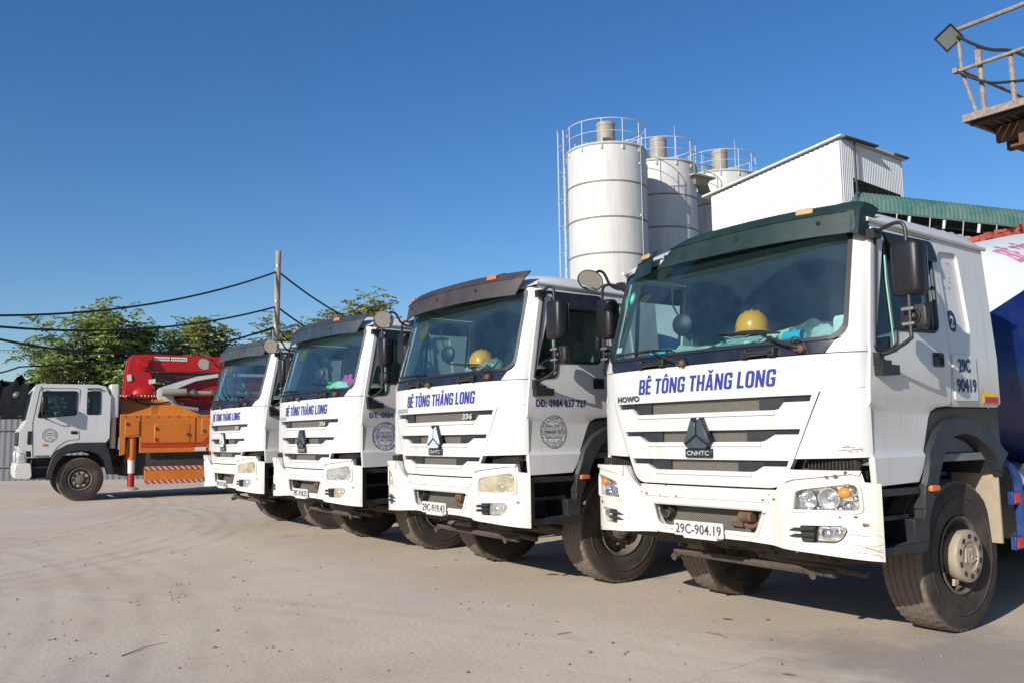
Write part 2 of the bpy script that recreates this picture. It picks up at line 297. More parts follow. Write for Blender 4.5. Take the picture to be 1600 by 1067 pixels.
def ground_mat():
    m, t, b = newmat('dusty_concrete'); N, L = t.nodes.new, t.links.new
    tc = N('ShaderNodeTexCoord'); P = tc.outputs['Object']
    def noise(scale, detail=6, rough=.6, vec=None, dist=0):
        n = N('ShaderNodeTexNoise'); n.inputs['Scale'].default_value = scale; n.inputs['Detail'].default_value = detail
        n.inputs['Roughness'].default_value = rough; n.inputs['Distortion'].default_value = dist; L(vec or P, n.inputs['Vector']); return n.outputs['Fac']
    def ramp(f, p0, p1, c0, c1):
        r = N('ShaderNodeValToRGB'); r.color_ramp.elements[0].position = p0; r.color_ramp.elements[1].position = p1
        r.color_ramp.elements[0].color = (*c0, 1); r.color_ramp.elements[1].color = (*c1, 1); L(f, r.inputs['Fac']); return r.outputs['Color']
    def mix(f, a, c, mode='MIX'):
        x = N('ShaderNodeMixRGB'); x.blend_type = mode; L(f, x.inputs['Fac']); L(a, x.inputs['Color1'])
        if isinstance(c, tuple): x.inputs['Color2'].default_value = (*c, 1)
        else: L(c, x.inputs['Color2'])
        return x.outputs['Color']
    W1, B1 = (1, 1, 1), (0, 0, 0)
    col = ramp(noise(.55, 9, .62), .3, .72, (.525, .430, .325), (.630, .533, .415))
    # browner dust patches, cool grey scoured concrete
    col = mix(ramp(noise(.23, 6, .6, dist=.6), .5, .68, B1, (.5, .5, .5)), col, (.53, .415, .30))
    mp = N('ShaderNodeMapping'); mp.inputs['Location'].default_value = (3.7, 1.2, 0); mp.inputs['Rotation'].default_value = (0, 0, .9); mp.inputs['Scale'].default_value = (.42, .95, 1); L(P, mp.inputs['Vector'])
    col = mix(ramp(noise(.42, 7, .65, mp.outputs[0], .5), .56, .66, B1, (.55, .55, .55)), col, (.47, .42, .37))
    # tyre tracks sweeping in arcs
    for (cx, cy, rad, wd, st) in ((-14, -9, 9.5, 1.3, .20), (-6, -16, 13.2, 1.6, .16), (-20, -14, 15.0, 1.1, .17), (3, -13, 12.6, .8, .10)):
        v = N('ShaderNodeVectorMath'); v.operation = 'DISTANCE'; L(P, v.inputs[0]); v.inputs[1].default_value = (cx, cy, 0)
        s1 = N('ShaderNodeMath'); s1.operation = 'SUBTRACT'; L(v.outputs['Value'], s1.inputs[0]); s1.inputs[1].default_value = rad
        ab = N('ShaderNodeMath'); ab.operation = 'ABSOLUTE'; L(s1.outputs[0], ab.inputs[0])
        mr = N('ShaderNodeMapRange'); mr.inputs['From Min'].default_value = 0; mr.inputs['From Max'].default_value = wd; mr.inputs['To Min'].default_value = 1; mr.inputs['To Max'].default_value = 0; L(ab.outputs[0], mr.inputs['Value'])
        sn = N('ShaderNodeMath'); sn.operation = 'SINE'; ml = N('ShaderNodeMath'); ml.operation = 'MULTIPLY'; ml.inputs[1].default_value = 17; L(v.outputs['Value'], ml.inputs[0]); L(ml.outputs[0], sn.inputs[0])
        sm = N('ShaderNodeMapRange'); sm.inputs['From Min'].default_value = -.2; sm.inputs['From Max'].default_value = 1; L(sn.outputs[0], sm.inputs['Value'])
        m2 = N('ShaderNodeMath'); m2.operation = 'MULTIPLY'; L(mr.outputs[0], m2.inputs[0]); L(sm.outputs[0], m2.inputs[1])
        m3 = N('ShaderNodeMath'); m3.operation = 'MULTIPLY'; L(m2.outputs[0], m3.inputs[0])
        br = N('ShaderNodeMapRange'); br.inputs['From Min'].default_value = .35; br.inputs['From Max'].default_value = .65; br.inputs['To Max'].default_value = st*3.2; L(noise(1.3, 5, .6), br.inputs['Value']); L(br.outputs[0], m3.inputs[1])
        col = mix(m3.outputs[0], col, (.33, .255, .195))
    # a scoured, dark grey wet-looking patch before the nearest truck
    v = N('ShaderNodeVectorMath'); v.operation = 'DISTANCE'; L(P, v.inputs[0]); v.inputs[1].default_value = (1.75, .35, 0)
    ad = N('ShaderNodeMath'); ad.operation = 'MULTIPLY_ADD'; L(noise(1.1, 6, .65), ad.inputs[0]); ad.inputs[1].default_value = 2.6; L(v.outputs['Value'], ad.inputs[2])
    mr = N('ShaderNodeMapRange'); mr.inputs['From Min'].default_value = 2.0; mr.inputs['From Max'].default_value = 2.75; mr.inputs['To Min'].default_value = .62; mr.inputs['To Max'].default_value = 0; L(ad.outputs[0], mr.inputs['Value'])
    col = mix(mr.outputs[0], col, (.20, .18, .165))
    # pale cement spills, dark oil drips, soft brown stains
    mp2 = N('ShaderNodeMapping'); mp2.inputs['Location'].default_value = (11, 4, 0); mp2.inputs['Scale'].default_value = (.8, 1.3, 1); L(P, mp2.inputs['Vector'])
    col = mix(ramp(noise(.9, 8, .7, mp2.outputs[0], 1.2), .60, .66, B1, (.45, .45, .45)), col, (.58, .51, .44))
    mp3 = N('ShaderNodeMapping'); mp3.inputs['Location'].default_value = (-7, 9, 0); L(P, mp3.inputs['Vector'])
    col = mix(ramp(noise(.33, 7, .62, mp3.outputs[0], .8), .55, .75, B1, (.55, .55, .55)), col, (.41, .318, .235))
    vd = N('ShaderNodeTexVoronoi'); vd.inputs['Scale'].default_value = .75; vd.inputs['Randomness'].default_value = 1; mv2 = N('ShaderNodeMixRGB'); mv2.blend_type = 'ADD'; mv2.inputs['Fac'].default_value = .22; L(P, mv2.inputs['Color1'])
    nd2 = N('ShaderNodeTexNoise'); nd2.inputs['Scale'].default_value = 5; nd2.inputs['Detail'].default_value = 5; L(P, nd2.inputs['Vector']); L(nd2.outputs['Color'], mv2.inputs['Color2']); L(mv2.outputs[0], vd.inputs['Vector'])
    dm = N('ShaderNodeMath'); dm.operation = 'MULTIPLY'; L(ramp(vd.outputs['Distance'], .05, .16, (.55, .55, .55), B1), dm.inputs[0]); L(ramp(noise(.6, 3), .5, .62, B1, W1), dm.inputs[1])
    col = mix(dm.outputs[0], col, (.20, .155, .12))
    # fine grit
    col = mix(ramp(noise(34, 5, .75), .35, .75, (.35, .35, .35), B1), col, (.33, .27, .225))
    vo = N('ShaderNodeTexVoronoi'); vo.inputs['Scale'].default_value = 9; L(P, vo.inputs['Vector'])
    col = mix(ramp(vo.outputs['Distance'], .03, .06, (.6, .6, .6), B1), col, (.13, .10, .085))
    # a few hairline cracks
    vc = N('ShaderNodeTexVoronoi'); vc.feature = 'DISTANCE_TO_EDGE'; vc.inputs['Scale'].default_value = .22
    nd = N('ShaderNodeTexNoise'); nd.inputs['Scale'].default_value = 1.6; nd.inputs['Detail'].default_value = 6; L(P, nd.inputs['Vector'])
    mv = N('ShaderNodeMixRGB'); mv.blend_type = 'ADD'; mv.inputs['Fac'].default_value = .55; L(P, mv.inputs['Color1']); L(nd.outputs['Color'], mv.inputs['Color2']); L(mv.outputs[0], vc.inputs['Vector'])
    cr = N('ShaderNodeMath'); cr.operation = 'MULTIPLY'; L(ramp(vc.outputs['Distance'], .0008, .0022, (.4, .4, .4), B1), cr.inputs[0]); L(ramp(noise(.5, 3), .52, .6, B1, W1), cr.inputs[1])
    col = mix(cr.outputs[0], col, (.16, .12, .10))
    L(col, b.inputs['Base Color']); b.inputs['Roughness'].default_value = .95; b.inputs['Specular IOR Level'].default_value = .25
    bp = N('ShaderNodeBump'); bp.inputs['Strength'].default_value = .32; bp.inputs['Distance'].default_value = .018
    ah = N('ShaderNodeMath'); ah.operation = 'ADD'; L(noise(28, 6, .7), ah.inputs[0]); L(noise(3, 5, .6), ah.inputs[1]); L(ah.outputs[0], bp.inputs['Height']); L(bp.outputs[0], b.inputs['Normal'])
ground_mat()

# ---------------------------------------------------------------- mesh helpers
class MB:
    def __init__(s): s.bm = bmesh.new(); s.mi = 0
    def face(s, vs):
        try:
            f = s.bm.faces.new(vs); f.material_index = s.mi; return f
        except ValueError: return None
    def v(s, p): return s.bm.verts.new(p)
    def box(s, c, size, rot=None, top=1.0, topy=None):
        """box; top/topy shrink the upper face"""
        hx, hy, hz = [q/2 for q in size]; ty = top if topy is None else topy
        pts = [(-hx, -hy, -hz), (hx, -hy, -hz), (hx, hy, -hz), (-hx, hy, -hz), (-hx*top, -hy*ty, hz), (hx*top, -hy*ty, hz), (hx*top, hy*ty, hz), (-hx*top, hy*ty, hz)]
        R = rot if rot is not None else Matrix.Identity(3)
        vs = [s.v(R @ Vector(p) + Vector(c)) for p in pts]
        for q in ((3, 2, 1, 0), (4, 5, 6, 7), (0, 1, 5, 4), (1, 2, 6, 5), (2, 3, 7, 6), (3, 0, 4, 7)): s.face([vs[i] for i in q])
        return s
    def hexa(s, p):
        vs = [s.v(q) for q in p]
        for q in ((3, 2, 1, 0), (4, 5, 6, 7), (0, 1, 5, 4), (1, 2, 6, 5), (2, 3, 7, 6), (3, 0, 4, 7)): s.face([vs[i] for i in q])
        return s
    def tube(s, pts, r, n=8, smooth=0, closed=False, cap=True):
        pts = [Vector(p) for p in pts]
        rs = list(r) if isinstance(r, (list, tuple)) else [r]*len(pts)
        if smooth:
            q, qr = [], []
            m = len(pts)
            for i in range(m if closed else m-1):
                p0, p1, p2, p3 = (pts[(i-1) % m] if closed or i > 0 else pts[i]), pts[i], pts[(i+1) % m], (pts[(i+2) % m] if closed or i+2 < m else pts[(i+1) % m])
                for k in range(smooth):
                    t = k/smooth
                    q.append(.5*((2*p1)+(p2-p0)*t+(2*p0-5*p1+4*p2-p3)*t*t+(3*p1-p0-3*p2+p3)*t**3)); qr.append(rs[i]*(1-t)+rs[(i+1) % m]*t)
            if not closed: q.append(pts[-1]); qr.append(rs[-1])
            pts, rs = q, qr
        rings = []; m = len(pts); up = None
        for i, p in enumerate(pts):
            d = (pts[(i+1) % m]-pts[i-1]) if closed or 0 < i < m-1 else (pts[1]-pts[0] if i == 0 else pts[-1]-pts[-2])
            if d.length < 1e-9: d = Vector((0, 0, 1))
            d.normalize()
            if up is None: up = Vector((0, 0, 1)) if abs(d.z) < .9 else Vector((1, 0, 0))
            a = d.cross(up)
            if a.length < 1e-4: a = d.cross(Vector((.3, 1, .2)))
            a.normalize(); b = a.cross(d).normalized(); up = b
            rings.append([s.v(p+(a*math.cos(2*PI*k/n)+b*math.sin(2*PI*k/n))*rs[i]) for k in range(n)])
        for i in range(m if closed else m-1):
            A, B = rings[i], rings[(i+1) % m]
            for k in range(n): s.face((A[k], A[(k+1) % n], B[(k+1) % n], B[k]))
        if cap and not closed: s.face(rings[0][::-1]); s.face(rings[-1])
        return s
    def lathe(s, prof, origin=(0, 0, 0), axis='Z', n=24, M=None, a0=0, a1=2*PI, fn=None):
        """prof: (radius, height) along the axis"""
        full = abs(a1-a0-2*PI) < 1e-6; cnt = n if full else n+1
        def place(r, h, a):
            c, d = r*math.cos(a), r*math.sin(a)
            p = Vector((c, d, h)) if axis == 'Z' else Vector((h, c, d)) if axis == 'X' else Vector((d, h, c))
            if M is not None: p = M @ p
            return p+Vector(origin)
        rings = []
        for (r, h) in prof:
            if r < 1e-6: rings.append([s.v(place(0, h, 0))])
            else: rings.append([s.v(place(r if fn is None else fn(r, h, a0+(a1-a0)*k/n), h, a0+(a1-a0)*k/n)) for k in range(cnt)])
        for A, B in zip(rings, rings[1:]):
            for k in range(n):
                k2 = (k+1) % cnt
                if len(A) == 1 and len(B) == 1: continue
                if len(A) == 1: s.face((A[0], B[k2], B[k]))
                elif len(B) == 1: s.face((A[k], A[k2], B[0]))
                else: s.face((A[k], A[k2], B[k2], B[k]))
        return s
    def plate(s, outline, holes=(), surf=None, thick=.02, ca=(), cb=(), off=0.0):
        """polygon (with holes) in surface coordinates, cut at ca/cb, laid on surf(a,b,d), given thickness inwards"""
        b = bmesh.new()
        es = []
        for lp in [outline]+list(holes):
            vs = [b.verts.new((p[0], p[1], 0)) for p in lp]
            for i in range(len(vs)): es.append(b.edges.new((vs[i], vs[(i+1) % len(vs)])))
        bmesh.ops.triangle_fill(b, use_beauty=True, use_dissolve=False, edges=es, normal=(0, 0, 1))
        for x in ca: bmesh.ops.bisect_plane(b, geom=b.verts[:]+b.edges[:]+b.faces[:], plane_co=(x, 0, 0), plane_no=(1, 0, 0), dist=1e-5)
        for z in cb: bmesh.ops.bisect_plane(b, geom=b.verts[:]+b.edges[:]+b.faces[:], plane_co=(0, z, 0), plane_no=(0, 1, 0), dist=1e-5)
        b.verts.index_update()
        F = [s.v(surf(v.co.x, v.co.y, off)) for v in b.verts]
        if thick:
            Bk = [s.v(surf(v.co.x, v.co.y, off-thick)) for v in b.verts]
        for f in b.faces:
            ix = [v.index for v in f.verts]
            s.face([F[i] for i in ix])
            if thick: s.face([Bk[i] for i in reversed(ix)])
        if thick:
            for e in b.edges:
                if len(e.link_faces) == 1:
                    i, j = e.verts[0].index, e.verts[1].index
                    s.face((F[i], F[j], Bk[j], Bk[i]))
        b.free(); return s
    def sphere(s, c, r, sx=1, sy=1, sz=1, nu=16, nv=10, M=None):
        prof = [(math.sin(PI*i/nv), -math.cos(PI*i/nv)) for i in range(nv+1)]
        prof[0] = (0, -1); prof[-1] = (0, 1)
        S = Matrix.Diagonal((r*sx, r*sy, r*sz)); M2 = (M @ S) if M is not None else S
        return s.lathe(prof, c, 'Z', nu, M=M2)
    def mesh(s, name, mats, sharp=35, recalc=True):
        if recalc: bmesh.ops.recalc_face_normals(s.bm, faces=s.bm.faces[:])
        m = bpy.data.meshes.new(name); s.bm.to_mesh(m); s.bm.free()
        for k in (mats if isinstance(mats, (list, tuple)) else [mats]): m.materials.append(MATS[k])
        if sharp is not None and len(m.polygons):
            m.polygons.foreach_set('use_smooth', [True]*len(m.polygons)); m.set_sharp_from_angle(angle=math.radians(sharp))
        return m

def obj(name, mesh, parent=None, loc=None, bev=0.0, seg=2):
    o = bpy.data.objects.new(name, mesh); COL.objects.link(o)
    if parent is not None: o.parent = parent
    if loc is not None: o.location = loc
    if bev:
        md = o.modifiers.new('bevel', 'BEVEL'); md.width = bev; md.segments = seg; md.limit_method = 'ANGLE'; md.angle_limit = math.radians(50); md.harden_normals = False
    return o
CACHE = {}
def part(name, key, fn, mats, parent, bev=0.0, loc=None, sharp=35, recalc=True):
    """mesh built once per key, shared by every copy"""
    if key not in CACHE:
        mb = MB(); fn(mb); CACHE[key] = mb.mesh(name, mats, sharp, recalc)
    return obj(name, CACHE[key], parent, loc, bev)
def tag(o, label=None, cat=None, group=None, kind=None):
    if label: o['label'] = label
    if cat: o['category'] = cat
    if group: o['group'] = group
    if kind: o['kind'] = kind
    return o
def empty(name, loc=(0, 0, 0), rz=0, label=None, cat=None, group=None):
    o = bpy.data.objects.new(name, None); COL.objects.link(o); o.location = loc; o.rotation_euler = (0, 0, rz); o.empty_display_size = .3
    return tag(o, label, cat, group)
def thing(name, mb, mats, label, cat, group=None, loc=None, bev=0.0, sharp=35, recalc=True):
    return tag(obj(name, mb.mesh(name, mats, sharp, recalc), None, loc, bev), label, cat, group)

def rnd(poly, r, n=4):
    """round the corners of a polygon"""
    out = []; m = len(poly); rs = r if isinstance(r, (list, tuple)) else [r]*m
    for i in range(m):
        p0, p1, p2 = Vector(poly[i-1]), Vector(poly[i]), Vector(poly[(i+1) % m])
        d0, d1 = (p0-p1), (p2-p1); l = min(rs[i], d0.length*.45, d1.length*.45)
        if l < 1e-5: out.append(tuple(p1)); continue
        a, b = p1+d0.normalized()*l, p1+d1.normalized()*l
        for k in range(n+1):
            t = k/n; q = a*(1-t)**2+p1*2*t*(1-t)+b*t*t; out.append((q.x, q.y))
    return out
def circ(cx, cy, r, n=24, ry=None): return [(cx+r*math.cos(2*PI*k/n), cy+(ry or r)*math.sin(2*PI*k/n)) for k in range(n)]
def mirx(poly): return [(-p[0], p[1]) for p in poly][::-1]
def frange(a, b, st):
    o = []; x = a
    while x < b+1e-9: o.append(x); x += st
    return o

_TXT = {}
def text2d(body, bold=.0, spacing=1.0):
    k = (body, bold, spacing)
    if k not in _TXT:
        c = bpy.data.curves.new('t', 'FONT'); c.body = body; c.offset = bold; c.space_character = spacing; c.resolution_u = 3
        o = bpy.data.objects.new('t', c); COL.objects.link(o)
        dg = bpy.context.evaluated_depsgraph_get(); dg.update()
        m = bpy.data.meshes.new_from_object(o.evaluated_get(dg))
        vs = [(v.co.x, v.co.y) for v in m.vertices]; fs = [tuple(p.vertices) for p in m.polygons]
        bpy.data.objects.remove(o); bpy.data.curves.remove(c); bpy.data.meshes.remove(m); _TXT[k] = (vs, fs)
    return _TXT[k]
CAP = .729
def put_text(mb, body, a0, a1, b0, cap, surf, off=.003, bold=.0, shear=0.0, spacing=1.0):
    """text filling a0..a1, base line b0, capital height cap, laid on surf"""
    raw = body; body = body.replace('Đ', 'D')
    vs, fs = text2d(body, bold, spacing)
    if not vs: return
    x0, x1 = min(v[0] for v in vs), max(v[0] for v in vs); sy = cap/CAP
    w = (a1-a0)-shear*cap; sx = w/(x1-x0)
    V = [mb.v(surf(a0+(x-x0)*sx+shear*y*sy, b0+y*sy, off)) for x, y in vs]
    for f in fs: mb.face([V[i] for i in f])
    for i, ch in enumerate(raw):
        if ch != 'Đ': continue
        d = text2d('D', bold)[0]; wd = max(v[0] for v in d)-min(v[0] for v in d)
        left = max(v[0] for v in text2d(body[:i+1], bold, spacing)[0])-wd
        q = [(left-.10, .32), (left+.34, .32), (left+.34, .42), (left-.10, .42)]
        mb.face([mb.v(surf(a0+(x-x0)*sx+shear*y*sy, b0+y*sy, off+.0004)) for x, y in q])
def ring(mb, surf, ca, cb, r, w, off=.003, n=48):
    A = [mb.v(surf(ca+r*math.cos(2*PI*k/n), cb+r*math.sin(2*PI*k/n), off)) for k in range(n)]
    B = [mb.v(surf(ca+(r-w)*math.cos(2*PI*k/n), cb+(r-w)*math.sin(2*PI*k/n), off)) for k in range(n)]
    for k in range(n): mb.face((A[k], A[(k+1) % n], B[(k+1) % n], B[k]))
def arc_text(mb, surf, body, ca, cb, r, cap, a_start, a_end, inward=False, off=.003, bold=.02):
    n = len(body)
    for i, ch in enumerate(body):
        if ch == ' ': continue
        t = a_start+(a_end-a_start)*(i+.5)/n
        vs, fs = text2d(ch, bold); x0, x1 = min(v[0] for v in vs), max(v[0] for v in vs); s = cap/CAP
        wd = abs(a_end-a_start)*r/n*.8; sx = min(s, wd/max(.2, (x1-x0)))
        rot = t-PI/2 if not inward else t+PI/2
        c, d = math.cos(rot), math.sin(rot); V = []
        for x, y in vs:
            lx, ly = (x-(x0+x1)/2)*sx, (y-CAP/2)*s
            V.append(mb.v(surf(ca+r*math.cos(t)+lx*c-ly*d, cb+r*math.sin(t)+lx*d+ly*c, off)))
        for f in fs: mb.face([V[i] for i in f])

# heavy condensed capitals for the company name
def _rr(x0, y0, x1, y1, r): return rnd([(x0, y0), (x1, y0), (x1, y1), (x0, y1)], r, 4)
GLY = {
 'B': (.54, rnd([(0, 0), (.47, 0), (.55, .10), (.55, .42), (.47, .51), (.53, .60), (.53, .92), (.45, 1), (0, 1)], [.01, .09, .08, .08, .03, .08, .08, .09, .01]), [_rr(.18, .15, .37, .43, .06), _rr(.18, .58, .355, .85, .06)]),
 'E': (.46, [(0, 0), (.46, 0), (.46, .15), (.18, .15), (.18, .43), (.42, .43), (.42, .58), (.18, .58), (.18, .85), (.46, .85), (.46, 1), (0, 1)], []),
 'T': (.50, [(.16, 0), (.34, 0), (.34, .84), (.5, .84), (.5, 1), (0, 1), (0, .84), (.16, .84)], []),
 'O': (.55, _rr(0, 0, .55, 1, .22), [_rr(.18, .15, .37, .85, .09)]),
 'N': (.56, [(0, 0), (.165, 0), (.165, .58), (.38, 0), (.56, 0), (.56, 1), (.395, 1), (.395, .42), (.18, 1), (0, 1)], []),
 'G': (.55, rnd([(.55, .68), (.55, 1), (0, 1), (0, 0), (.55, 0), (.55, .54), (.28, .54), (.28, .40), (.37, .40), (.37, .15), (.18, .15), (.18, .85), (.37, .85), (.37, .68)], [.0, .22, .22, .22, .16, 0, 0, 0, 0, .08, .08, .08, .08, 0], 4), []),
 'H': (.55, [(0, 0), (.175, 0), (.175, .42), (.375, .42), (.375, 0), (.55, 0), (.55, 1), (.375, 1), (.375, .58), (.175, .58), (.175, 1), (0, 1)], []),
 'A': (.58, [(0, 0), (.17, 0), (.205, .19), (.375, .19), (.41, 0), (.58, 0), (.385, 1), (.195, 1)], [[(.235, .34), (.345, .34), (.29, .72)]]),
 'L': (.45, [(0, 0), (.45, 0), (.45, .16), (.18, .16), (.18, 1), (0, 1)], []),
}
ACC = {'Ê': ('E', '^'), 'Ô': ('O', '^'), 'Ă': ('A', 'u')}
def put_heavy(mb, body, a0, a1, b0, cap, surf, off=.004, shear=.18, gap=.10):
    runs, x = [], 0
    for ch in body:
        if ch == ' ': x += .26; continue
        g = ACC.get(ch, (ch, None)); w, out, holes = GLY[g[0]]; runs.append((x, out, holes))
        c = x+w/2
        if g[1] == '^': runs.append((c, [(-.17, 1.06), (-.06, 1.06), (0, 1.13), (.06, 1.06), (.17, 1.06), (.06, 1.26), (-.06, 1.26)], []))
        if g[1] == 'u': runs.append((c, [(-.17, 1.27), (-.15, 1.14), (-.06, 1.06), (.06, 1.06), (.15, 1.14), (.17, 1.27), (.08, 1.27), (.05, 1.18), (-.05, 1.18), (-.08, 1.27)], []))
        x += w+gap
    sx = ((a1-a0)-shear*cap)/(x-gap)
    for (ox, out, holes) in runs:
        mb.plate(out, holes, lambda p, q, d: surf(a0+(ox+p)*sx+shear*q*cap, b0+q*cap, d), 0, off=off)

# ---------------------------------------------------------------- the mixer truck's body surfaces (truck faces -Y, its left side is +X)
def mkpath(pts):
    pts = np.array(pts, float); d = np.r_[0, np.cumsum(np.hypot(*np.diff(pts, axis=0).T))]; return pts, d
LEAN, TUMB = .26, .063
FP, FS = mkpath([(0, -.040), (.3, -.037), (.5, -.030), (.7, -.012), (.9, .020), (1.0, .048), (1.08, .085), (1.14, .128), (1.175, .175), (1.19, .235), (1.192, .40)])
BP, BS = mkpath([(0, -.035), (.45, -.030), (.58, -.022), (.64, -.050), (.70, -.078), (.80, -.082), (.92, -.055), (1.02, -.022), (1.12, .025), (1.19, .070), (1.23, .11), (1.247, .15), (1.25, .30)])
def onpath(P, S, s, d):
    sg = 1 if s >= 0 else -1; a = min(abs(s), S[-1]-1e-6)
    i = min(int(np.searchsorted(S, a, 'right'))-1, len(S)-2); t = (a-S[i])/(S[i+1]-S[i])
    p = P[i]*(1-t)+P[i+1]*t
    def tan(j):
        j0, j1 = max(j-1, 0), min(j+1, len(S)-1); q = P[j1]-P[j0]; return q/np.hypot(*q)
    tg = tan(i)*(1-t)+tan(i+1)*t; nx, ny = tg[1], -tg[0]
    L = math.hypot(nx, ny); return sg*(p[0]+nx/L*d), p[1]+ny/L*d
def SF(s, z, d=0.0):
    x, y = onpath(FP, FS, s, d); h = max(0, z-1.85)
    return Vector((x*(1-TUMB*h), y+LEAN*h, z))
def SBm(s, z, d=0.0):
    x, y = onpath(BP, BS, s, d)
    c = max(0, 1-abs(s)/.56)
    y += .018*min(1, max(0, (.93-z)/.03))*0
    return Vector((x, y, z))
def s_of(P, S, x): return (1 if x >= 0 else -1)*float(np.interp(abs(x), P[:, 0], S))
def fs(x): return s_of(FP, FS, x)
def bs(x): return s_of(BP, BS, x)
SPROF = ([.9, 1.0, 1.19, 1.22, 1.47, 1.535, 1.85, 2.75], [1.190, 1.192, 1.194, 1.172, 1.163, 1.193, 1.190, 1.122])
def side(sg):
    def f(y, z, d=0.0): return Vector((sg*(float(np.interp(z, *SPROF))+d), y, z))
    return f
SCB = [1.19, 1.22, 1.47, 1.535, 1.85]
def poly_f(P): return [(fs(x), z) for x, z in P]
def poly_b(P): return [(bs(x), z) for x, z in P]
FCA = [q*s for q in (.15, .3, .45, .6, .75, .9, 1.0, 1.06, 1.12, 1.16, 1.19, 1.22, 1.26, 1.32) for s in (1, -1)]+[0]
BCA = [q*s for q in (.2, .45, .56, .60, .65, .70, .76, .82, .9, .98, 1.06, 1.13, 1.19, 1.24, 1.28) for s in (1, -1)]+[0]

DOOR = [(.185, 1.02), (.645, 1.03), (.69, 1.09), (.765, 1.25), (.845, 1.43), (.88, 1.475), (.93, 1.50), (1.085, 1.51), (1.115, 1.75), (1.118, 2.12), (1.10, 2.40), (1.075, 2.63), (.372, 2.645), (.325, 2.45), (.205, 1.90), (.170, 1.62), (.165, 1.5), (.165, 1.25)]
WIN = rnd([(.41, 2.615), (1.04, 2.605), (1.005, 1.995), (.505, 1.99), (.485, 1.86), (.245, 1.845), (.26, 1.93)], [.03, .06, .07, .03, .05, .05, .02], 4)

def cab_shell(mb):
    for sg in (1, -1):
        pil = [(fs(.985), 1.838), (fs(1.178), 1.838), (FS[9]+.02, 1.838), (FS[9]+.045, 2.2), (FS[9]+.075, 2.66), (fs(1.095), 2.66), (fs(1.098), 1.99), (fs(1.09), 1.95), (fs(1.065), 1.925), (fs(1.035), 1.912)]
        if sg < 0: pil = mirx(pil)
        mb.plate(pil, (), SF, .05, FCA, frange(1.85, 2.6, .15))
        rec = rnd([(1.135, 2.565), (1.395, 2.575), (1.435, 2.0), (1.165, 2.01)], .05)
        qp = [(1.10, 1.505), (1.72, 1.505), (1.75, 1.53), (1.75, 2.66), (1.085, 2.66), (1.11, 2.40), (1.128, 2.12), (1.125, 1.75)]
        mb.plate(qp, [rec], side(sg), .035, [], SCB)
        mb.plate([(p[0]*1.0, p[1]) for p in rnd([(1.12, 2.58), (1.41, 2.59), (1.45, 1.985), (1.15, 1.995)], .05)], (), side(sg), .012, [], SCB, off=-.024)
        # gutter
        mb.tube([side(sg)(.33, 2.688, .004), side(sg)(.7, 2.676, .012), side(sg)(1.2, 2.662, .012), side(sg)(1.775, 2.645, .012)], .016, 8)
        # filler between the door top and the gutter
        mb.plate([(.36, 2.652), (1.085, 2.64), (1.085, 2.675), (.36, 2.688)], (), side(sg), .03, [], [])
    mb.plate(poly_f([(-1.10, 2.632), (1.10, 2.632), (1.09, 2.69), (-1.09, 2.69)]), (), SF, .04, FCA, [])
    # roof
    xs = [0, .3, .6, .8, .95, 1.03, 1.08, 1.11, 1.128, 1.135]; zs = [2.865, 2.860, 2.845, 2.828, 2.806, 2.788, 2.765, 2.738, 2.705, 2.672]
    cols = [(-x, z) for x, z in zip(xs[:0:-1], zs[:0:-1])]+list(zip(xs, zs))
    ts = [0, .02, .05, .09, .15, .25, .4, .55, .7, .85, .93, .97, 1.0]
    grid = []
    for t in ts:
        row = []
        for x, z in cols:
            y0 = SF(fs(min(1.09, abs(x))), 2.69).y; y = y0+(1.765-y0)*t
            k = (z-2.672)/.193
            dr = (.21*(1-t/.22)**2 if t < .22 else 0)+(.09*((t-.85)/.15)**2 if t > .85 else 0)
            row.append(mb.v((x, y, 2.672+(z-2.672)*1.0-dr*k-.022*(y-.3))))
        grid.append(row)
    for A, B in zip(grid, grid[1:]):
        for i in range(len(A)-1): mb.face((A[i], A[i+1], B[i+1], B[i]))
    mb.plate([(-1.12, 1.2), (1.12, 1.2), (1.12, 1.9), (1.10, 2.64), (.9, 2.72), (0, 2.76), (-.9, 2.72), (-1.10, 2.64), (-1.12, 1.9)], (), lambda a, b, d: Vector((a, 1.735+d, b)), .03)
    # upper band at the corners, between hood line and side
    return mb
def cab_inner(mb):
    mb.box((0, 1.66, 1.95), (2.2, .05, 1.4))
    mb.box((0, .95, 1.17), (2.3, 1.5, .05))
    mb.box((0, .22, 1.5), (2.26, .03, .62))
    for sg in (1, -1): mb.plate([(.22, 1.2), (1.1, 1.2), (1.1, 1.95), (.52, 1.95), (.47, 1.82), (.22, 1.82)], (), side(sg), .03, off=-.07)
    for sg in (1, -1): mb.plate([(1.06, 1.2), (1.65, 1.2), (1.65, 2.62), (1.06, 2.62)], (), side(sg), .02, off=-.075)
    mb.plate([(-1.0, .45), (1.0, .45), (1.05, 1.66), (-1.05, 1.66)], (), lambda a, b, d: Vector((a, b, 2.66+d)), .02)
    mb.box((0, 1.45, 1.62), (2.1, .4, .1)); mb.box((0, 1.40, 1.4), (2.1, .45, .4))

